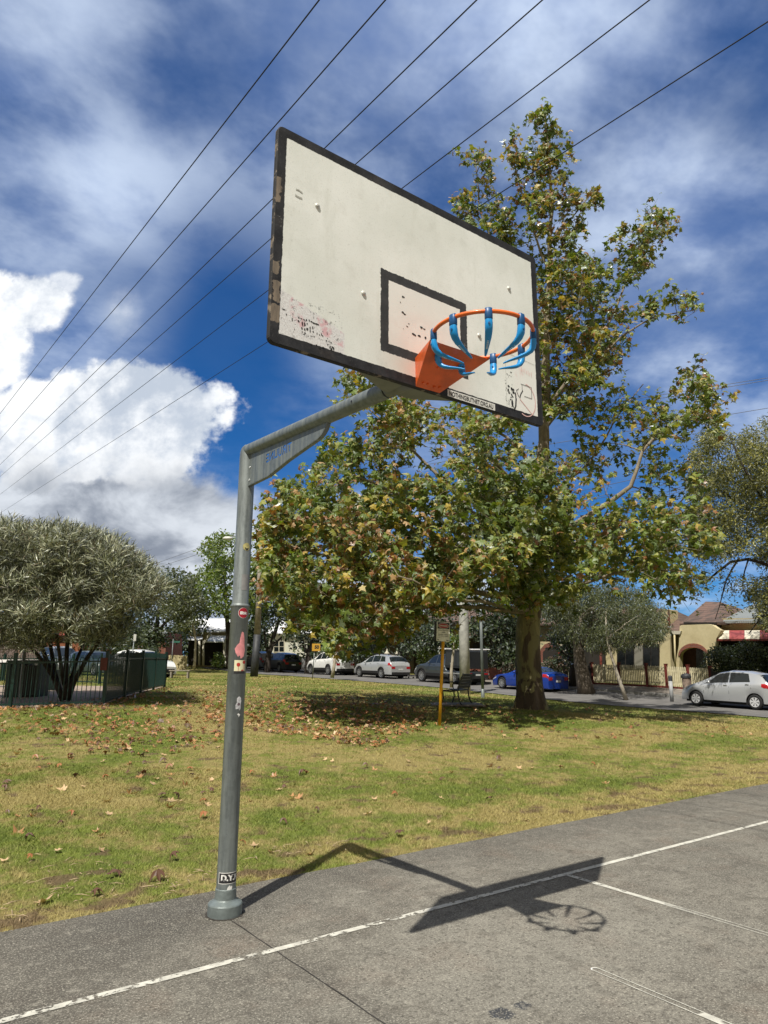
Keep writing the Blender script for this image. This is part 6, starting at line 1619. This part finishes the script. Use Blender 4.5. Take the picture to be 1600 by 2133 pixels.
# ---- front fences
def picket(name, label, p, u0, u1, posts, H, m, mp, plinth=None, pw=.07, gap=.035, plan=0.):
    a, b = onp(u0, 1400, p), onp(u1, 1400, p); q0, q1 = qof(a), qof(b)
    root = thing(name, label, 'fence', QP(q0, p)); O = np.array(root.location)
    pq = sorted({q0, q1} | {qof(onp(u, 1400, p)) for u in posts})
    u3 = Vector((0, 0, 1)); R3, Q3 = Vector(RD), Vector(RQ)
    for qa, qb in zip(pq, pq[1:]):
        mb = MB(); n_ = max(1, int(abs(qb-qa)/(pw+gap)))
        for i in range(n_):
            q = qa+(qb-qa)*(i+.5)/n_; w = Vector(QP(q, p)-O); hb = .22 if plinth else .05
            mb.obox(w+u3*(hb+(H-hb)/2), R3*pw/2, Q3*.010, u3*(H-hb)/2)
            mb.add([w+u3*H-R3*pw/2-Q3*.01, w+u3*H+R3*pw/2-Q3*.01, w+u3*(H+.05)-Q3*.01], [(0, 1, 2)])
        for hh in (.38, H-.2):
            c0_, c1_ = Vector(QP(qa, p)-O)+u3*hh+Q3*.035, Vector(QP(qb, p)-O)+u3*hh+Q3*.035; mb.obox((c0_+c1_)/2, (c1_-c0_)/2, Q3*.02, u3*.035)
        mb.build('panel', m, root)
        if plinth:
            mb = MB(); c0_, c1_ = Vector(QP(qa, p)-O)+u3*.1-Q3*.0, Vector(QP(qb, p)-O)+u3*.1; mb.obox((c0_+c1_)/2, (c1_-c0_)/2, Q3*.03, u3*.13); mb.build('plinth', plinth, root)
    for q in pq:
        mb = MB(); w = Vector(QP(q, p)-O); mb.obox(w+u3*(H+.12)/2, R3*.065, Q3*.065, u3*(H+.12)/2); mb.obox(w+u3*(H+.14), R3*.08, Q3*.08, u3*.02); mb.build('post', mp, root)
    return root
m_pk = mat('cream_picket', (.60, .55, .37), .7, var=.15, vscale=4)
picket('picket_fence', 'cream picket fence with oxide red posts before the arched-porch house', PF, 1234, 1480, [1290, 1347, 1388, 1434], 1.22, m_pk, m_redp, m_redp)
picket('picket_fence', 'black picket fence on a pale plinth left of the cream pickets', PF, 1118, 1232, [1149, 1178], 1.15, mat('black_picket', (.012, .012, .012), .6), m_frame, m_kerb)
picket('paling_fence', 'brown paling fence with white posts behind the blue coupe', PF, 1050, 1112, [1063], 1.15, mat('brown_paling', (.13, .095, .06), .8, var=.3), mat('white_post', (.66, .64, .56), .6), None, .10, .05)
picket('picket_fence', 'dark picket fence beyond the silver hatchback under the shrub', PF, 1482, 1680, [1530, 1580, 1630], 1.1, mat('black_picket', (.012, .012, .012)), m_frame, None)
mb = MB(); a, b = onp(872, 1400, PF), onp(1048, 1400, PF); w0, w1 = QP(qof(a), PF), QP(qof(b), PF); mb.obox((w0+w1)/2+np.array([0, 0, .42]), Vector(w1-w0)/2, Vector(RQ)*.11, (0, 0, .42)); mb.obox((w0+w1)/2+np.array([0, 0, .87]), Vector(w1-w0)/2, Vector(RQ)*.15, (0, 0, .035))
tag(mb.build('brick_fence', m_brick), 'low red brick front fence behind the dark pickup', 'fence')
mb = MB(); a, b = onp(600, 1400, PF), onp(648, 1400, PF); w0, w1 = QP(qof(a), PF), QP(qof(b), PF); t = thing('paling_fence', 'solid grey paling fence between the black SUV and the white four wheel drive', 'fence', w0); d_ = w1-w0
mb.obox(d_/2+np.array([0, 0, .62]), Vector(d_)/2, Vector(RQ)*.02, (0, 0, .62)); mb.build('palings', mat('grey_paling', fn=lambda n: (lambda al: {'Base Color': n.mix((al*(1/.1)).fract().ss(0, .12, .7, 0), (.20, .20, .195), (.05, .05, .05)), 'Roughness': .85})((lambda q: q[0]*RD[0]+q[1]*RD[1])(n.xyz(n.pos())))), t)
mb = MB(); mb.obox(d_/2+np.array([0, 0, 1.26])-RQ*.02, Vector(d_)/2, Vector(RQ)*.05, (0, 0, .03)); mb.build('cap_rail', MATS['grey_timber'], t)
w0, w1 = base_at(350, 1388, 62), base_at(389, 1388, 61); t = thing('paling_fence', 'sunlit yellowish paling fence at the street corner left of the white-roofed cottage', 'fence', w0); d_ = w1-w0
mb = MB()
n_ = 16
for i in range(n_): mb.obox(d_*(i+.5)/n_+np.array([0, 0, .62]), Vector(d_)/n_/2*.94, Vector(FH)*.015, (0, 0, .62+.012*(i % 3)))
mb.build('palings', mat('tan_paling', (.40, .34, .19), .85, var=.3, vscale=2), t)
w0, w1 = base_at(-160, 1390, 56), base_at(88, 1390, 55); t = thing('picket_fence', 'pale topped dark fence in front of the mauve house at far left', 'fence', w0); d_ = w1-w0
mb = MB(); n_ = 70
for i in range(n_): mb.obox(d_*(i+.5)/n_+np.array([0, 0, .8]), Vector(d_)/n_/2*.7, Vector(FH)*.012, (0, 0, .8))
mb.build('palings', mat('mauve_paling', (.16, .12, .11), .85), t)
w = base_at(1432.5, 1446, 34.5); t = thing('gate_pillar', 'short stone pillar with dark cap right of the timber bollard', 'pillar', w)
mb = MB(); mb.smooth = True; mb.lathe([(.20, 0), (.20, .85), (.19, .9)], n=14); mb.build('shaft', mat('pillar_stone', (.20, .15, .12), .9, var=.4, vscale=10), t)
mb = MB(); mb.smooth = True; mb.lathe([(.23, .9), (.24, .98), (.2, 1.08), (0, 1.13)], n=14); mb.build('cap', m_dk, t)
for u, lab in ((806, 'left of two pale capped gate posts behind the silver wagon'), (828, 'right of two pale capped gate posts behind the silver wagon')):
    w = base_at(u, 1407, 55); t = thing('gate_post', lab, 'post', w, group='pale gate posts behind the wagon')
    mb = MB(); mb.obox((0, 0, .85), (.13, 0, 0), (0, .13, 0), (0, 0, .85)); mb.build('shaft', m_brick, t); mb = MB(); mb.smooth = True; mb.lathe([(.2, 1.7), (.2, 1.78), (.08, 1.9), (.05, 2.05), (0, 2.12)], n=10); mb.build('finial', m_wfr, t)
# ================================================================ BACKGROUND TREES
dk = [leaf_mat('bg_dark', (.022, .038, .012), .3), leaf_mat('bg_mid', (.045, .07, .018), .35), leaf_mat('bg_olive', (.075, .095, .03), .35)]
br = [leaf_mat('bg_bright', (.14, .20, .025), .5), leaf_mat('bg_green', (.08, .13, .018), .45), leaf_mat('bg_lime', (.19, .23, .03), .5)]
yl = [leaf_mat('yg_olive', (.13, .135, .035), .45), leaf_mat('yg_yellow', (.36, .34, .085), .4), leaf_mat('yg_dark', (.05, .06, .018), .3), leaf_mat('yg_light', (.23, .235, .08), .4)]
pe = [leaf_mat('pep_olive', (.07, .085, .022), .35), leaf_mat('pep_dark', (.05, .06, .02), .3), leaf_mat('pep_light', (.13, .145, .045), .35)]
small_tree('green_tree', 'bright green round tree left of the hoop post beyond the lawn', 'tree', base_at(478, 1390, 62),
    [([(478, 1392, 0), (476, 1330, 0), (470, 1240, 0), (465, 1160, 0)], .35, .05), ([(476, 1310, 0), (510, 1240, 1), (540, 1180, 1)], .18, .05), ([(474, 1290, 0), (440, 1240, -1), (425, 1200, -1)], .15, .04)],
    [([(412, 1190), (422, 1150), (445, 1122), (480, 1114), (520, 1118), (560, 1140), (585, 1200), (560, 1290), (500, 1285), (450, 1280), (425, 1250)], 120, (-4, 4), 62, .8)], 62, br, [.45, .3, .25], .34, .62, m_barkd, group='trees beyond the lawn')
small_tree('street_tree', 'slender pale-trunked tree in front of the white-roofed cottage', 'tree', base_at(404, 1391, 57),
    [([(404, 1393, 0), (406, 1360, 0), (409, 1335, 0), (404, 1310, 0), (385, 1250, 0)], .13, .03), ([(407, 1320, 0), (395, 1270, 0), (370, 1230, 0)], .07, .03)],
    [([(338, 1235), (352, 1205), (378, 1190), (405, 1205), (418, 1250), (412, 1295), (385, 1312), (355, 1300), (338, 1275)], 55, (-2, 2), 58, .6)], 57, pe, [.5, .28, .22], .30, .45, m_barkw, group='trees beyond the lawn')
small_tree('dark_tree', 'dark spreading tree behind the parking sign and silver-leaved tree', 'tree', base_at(318, 1392, 60),
    [([(318, 1394, 0), (320, 1345, 0), (330, 1280, 0), (335, 1220, 0)], .4, .05), ([(320, 1330, 0), (350, 1290, 0), (380, 1270, 0)], .2, .05)],
    [([(230, 1260), (300, 1230), (345, 1185), (400, 1200), (440, 1270), (420, 1310), (360, 1335), (290, 1345), (240, 1340)], 110, (-3, 4), 55, .8)], 63, dk, [.4, .4, .2], .34, .6, m_barkd, group='trees beyond the lawn')
small_tree('dark_tree', 'low dark foliage tree filling the gap left of the parking sign', 'tree', base_at(215, 1392, 52),
    [([(215, 1394, 0), (218, 1350, 0), (220, 1300, 0)], .2, .05)],
    [([(160, 1290), (240, 1270), (290, 1300), (295, 1345), (250, 1370), (180, 1362)], 60, (-2, 2), 60, .6)], 52, dk, [.35, .4, .25], .28, .5, m_barkd, group='trees beyond the lawn')
small_tree('dark_tree', 'dark tree behind the silver-leaved tree at the far left edge', 'tree', base_at(-40, 1392, 60),
    [([(-40, 1394, 0), (-40, 1300, 0), (-20, 1220, 0)], .35, .05)],
    [([(-160, 1200), (0, 1180), (120, 1210), (150, 1290), (60, 1322), (-160, 1322)], 100, (-3, 3), 45, .8)], 60, dk, [.45, .4, .15], .34, .6, m_barkd, group='trees beyond the lawn')
for i_, (u_0, vt_, lb_) in enumerate([(60, 1300, 'hazy distant tree at far left, behind the orange brick house'), (190, 1292, 'hazy distant tree above the blue-grey car roof'), (300, 1300, 'hazy distant tree behind the parking sign cottage'), (395, 1296, 'hazy distant tree behind the white-roofed cottage left end'), (490, 1290, 'hazy distant tree just right of the white-roofed cottage'), (570, 1296, 'hazy distant tree behind the weatherboard cottage')]):
    small_tree('distant_tree', lb_, 'tree', base_at(u_0, 1390, 92), [([(u_0, 1391, 0), (u_0+3, 1350, 0), (u_0, vt_+12, 0)], .3, .05)], [([(u_0-62, 1340), (u_0-40, vt_+8), (u_0, vt_), (u_0+40, vt_+10), (u_0+64, 1345), (u_0+60, 1386), (u_0-60, 1386)], 60, (-3, 3), 40, 1.2)], 92, dk, [.35, .4, .25], .6, .7, m_barkd, group='distant trees beyond the cottages')
def dtree(label, u, poly, n_, d, ms=dk, pr=(.42, .4, .18), top=None, nl=52, rad=.8, sz=.30):
    v0 = min(p[1] for p in poly); um = sum(p[0] for p in poly)/len(poly); b = base_at(u, 1400, d)
    vb = 1394+ (CZ-b[2])*FPX/d
    return small_tree('dark_tree', label, 'tree', b, [([(u, vb+2, 0), (u+2, vb-40, 0), (um, (vb+v0)/2, 0), (um, v0+20, 0)], .3, .05), ([(u+1, vb-45, 0), (um+40, (vb+v0)/2, 0)], .14, .04), ([(u+1, vb-45, 0), (um-40, (vb+v0)/2-10, 0)], .14, .04)],
        [(poly, n_, (-2.5, 2.5), nl, rad)], d, ms, list(pr), sz, .6, m_barkd, group='dark garden trees between the houses')
dtree('dark garden tree right of the timber power pole', 556, [(520, 1200), (600, 1180), (650, 1220), (640, 1300), (585, 1330), (556, 1352), (535, 1330)], 80, 61)
dtree('dense dark tree above the grey paling fence', 640, [(600, 1240), (680, 1200), (720, 1260), (716, 1350), (680, 1372), (615, 1364), (600, 1310)], 85, 60)
dtree('dark garden tree behind the white four wheel drive', 730, [(680, 1250), (760, 1230), (810, 1270), (806, 1345), (760, 1372), (700, 1368)], 80, 57)
dtree('shadowy garden tree behind the silver wagon', 880, [(820, 1290), (900, 1240), (950, 1290), (940, 1350), (900, 1366), (830, 1358)], 60, 52)
dtree('shadowy garden tree behind the concrete power pole', 1035, [(985, 1240), (1080, 1220), (1112, 1280), (1106, 1370), (1060, 1392), (1010, 1370), (990, 1310)], 95, 48, pr=(.5, .38, .12))
dtree('glossy dark tree right of the plane tree trunk', 1195, [(1128, 1260), (1190, 1230), (1225, 1290), (1212, 1345), (1195, 1390), (1160, 1350), (1135, 1300)], 55, 40, pr=(.5, .35, .15), sz=.24, rad=.6)
small_tree('pepper_tree', 'drooping fine-leaved street tree with a thick grey trunk right of the blue coupe', 'tree', base_at(1218, 1442, 36.8),
    [([(1222, 1446, 0), (1216, 1425, 0), (1207, 1380, 0), (1200, 1330, 0), (1210, 1285, 0), (1250, 1255, 0)], .48, .10), ([(1203, 1350, 0), (1230, 1300, -.6), (1290, 1265, -1)], .18, .05), ([(1201, 1330, 0), (1180, 1280, .5), (1150, 1260, .8)], .15, .05)],
    [([(1130, 1265), (1180, 1230), (1260, 1215), (1330, 1228), (1380, 1268), (1392, 1305), (1362, 1338), (1310, 1340), (1262, 1352), (1215, 1345), (1160, 1318)], 300, (-2.4, 2.2), 120, .5)], 36.8, pe, [.46, .26, .28], .20, .20, m_barkg, upd=(0, 0, -1.1), rtw=.04)
small_tree('leaning_tree', 'thin pale trunk leaning left beside the kerb in front of the cream pickets', 'tree', base_at(1305, 1458, 33.5),
    [([(1305, 1460, 0), (1296, 1432, 0), (1282, 1395, 0), (1270, 1355, 0), (1262, 1310, 0), (1262, 1270, 0)], .11, .03), ([(1266, 1330, 0), (1300, 1300, 0), (1330, 1282, 0)], .05, .02)],
    [([(1250, 1262), (1300, 1245), (1360, 1262), (1386, 1300), (1366, 1334), (1300, 1340), (1256, 1330)], 70, (-1.2, 1.2), 60, .42)], 33.5, pe, [.46, .22, .32], .18, .20, m_barkw, upd=(0, 0, -1.1))
def stem(label, pts, d, r0, leafp=None, n_=10, ms=None):
    b = base_at(pts[0][0], pts[0][1], d)
    small_tree('young_street_tree', label, 'tree', b, [([(u, v, 0) for u, v in pts], r0, r0*.5)], [(leafp, n_, (-.6, .6), 34, .4)], d, ms or br, [.4, .4, .2] if ms is None else [.3, .3, .4], .22, .6, m_barkw, group='young street trees by the road')
stem('pale leaning young trunk in front of the white four wheel drive', [(692, 1412), (697, 1385), (703, 1350), (704, 1330)], 45.5, .13, [(690, 1325), (715, 1318), (735, 1340), (712, 1352), (698, 1345)], 9, [m_l[4], m_l[0], m_l[4]])
stem('pale young trunk between the danger sign and the concrete pole', [(941, 1432), (939, 1400), (943, 1365), (948, 1330)], 36.5, .10, [(930, 1330), (950, 1310), (965, 1325), (955, 1345)], 8)
# big yellow-green tree at the right edge
RDp = 30.
small_tree('yellow_green_tree', 'tall yellow-green fine-leaved tree with black limbs at the right edge', 'tree', base_at(1800, 1470, RDp),
    [([(1800, 1475, 0), (1795, 1400, 0), (1780, 1300, 0), (1740, 1180, 0), (1690, 1050, 0), (1650, 930, 0)], .45, .08),
     ([(1785, 1330, 0), (1700, 1230, -.5), (1610, 1180, -.8), (1560, 1162, -.8), (1520, 1165, -.8), (1490, 1195, -.8), (1468, 1215, -.8)], .17, .04),
     ([(1755, 1220, 0), (1640, 1120, .5), (1560, 1060, 1), (1500, 1020, 1), (1460, 990, 1)], .17, .03),
     ([(1755, 1220, 0), (1690, 1120, -1.5), (1600, 1060, -2), (1540, 960, -2), (1520, 910, -2)], .15, .03),
     ([(1700, 1230, -.4), (1620, 1240, -.8), (1580, 1290, -.8), (1560, 1320, -.8)], .07, .02),
     ([(1540, 1162, -.8), (1510, 1210, -.8), (1500, 1260, -.8), (1490, 1290, -.8)], .05, .015),
     ([(1560, 1162, -.8), (1540, 1220, -.8), (1560, 1250, -.8)], .04, .012)],
    [([(1445, 1000), (1440, 940), (1470, 900), (1500, 890), (1520, 930), (1560, 900), (1610, 868), (1700, 860), (1760, 1000), (1740, 1150), (1600, 1180), (1560, 1150), (1500, 1160), (1450, 1150), (1432, 1080)], 440, (-3, 3), 130, .5),
     ([(1550, 1215), (1700, 1180), (1700, 1330), (1600, 1315), (1570, 1260)], 90, (-2, 2), 110, .45),
     ([(1455, 1120), (1500, 1160), (1480, 1230), (1440, 1245), (1440, 1180)], 16, (-1.5, 1), 40, .4),
     ([(1490, 1190), (1545, 1190), (1560, 1260), (1500, 1280)], 14, (-1.2, -.4), 26, .4)], RDp, yl, [.30, .24, .28, .18], .155, .36, m_barkd, rtw=.03)
def shrub(label, poly, d, n_, ms, pr, sz=.16, name='shrub', dr=(-.8, .8), nl=60):
    um = sum(p[0] for p in poly)/len(poly); vb = max(p[1] for p in poly); vt = min(p[1] for p in poly); b = base_at(um, vb, d)
    return small_tree(name, label, 'shrub', b, [([(um, vb, 0), (um+2, (vb+vt)/2, 0), (um, vt+8, 0)], .06, .02)], [(poly, n_, dr, nl, .35)], d, ms, pr, sz, .5, m_barkd)
shrub('large dark shrub behind the silver hatchback', [(1475, 1375), (1482, 1352), (1510, 1342), (1580, 1338), (1640, 1338), (1690, 1345), (1690, 1440), (1500, 1440)], 37.3, 230, dk, [.3, .42, .28], .15)
shrub('small green shrub left of the cream house corner', [(1455, 1392), (1470, 1380), (1490, 1395), (1490, 1440), (1455, 1440)], 36.8, 26, dk, [.3, .4, .3], .12, dr=(-.3, .3))
shrub('rounded green bush on the white-roofed cottage verandah', [(447, 1388), (445, 1368), (454, 1360), (463, 1368), (464, 1388)], 64, 14, br, [.4, .4, .2], .2)
shrub('spiky green garden plant behind the dark pickup bonnet', [(870, 1400), (872, 1362), (890, 1348), (914, 1352), (920, 1400)], 51, 24, br, [.5, .3, .2], .3, dr=(-.5, .5), nl=30)
shrub('pale flowering shrub over the black picket fence', [(1126, 1400), (1135, 1378), (1160, 1372), (1190, 1380), (1195, 1400)], 41.5, 34, [leaf_mat('flower_pink', (.42, .30, .26), .3), dk[1], dk[2]], [.25, .4, .35], .13, dr=(-.3, .3))
shrub('dark hedge behind the blue-grey car at left', [(240, 1390), (245, 1352), (330, 1350), (340, 1390)], 58, 60, dk, [.4, .4, .2], .22)
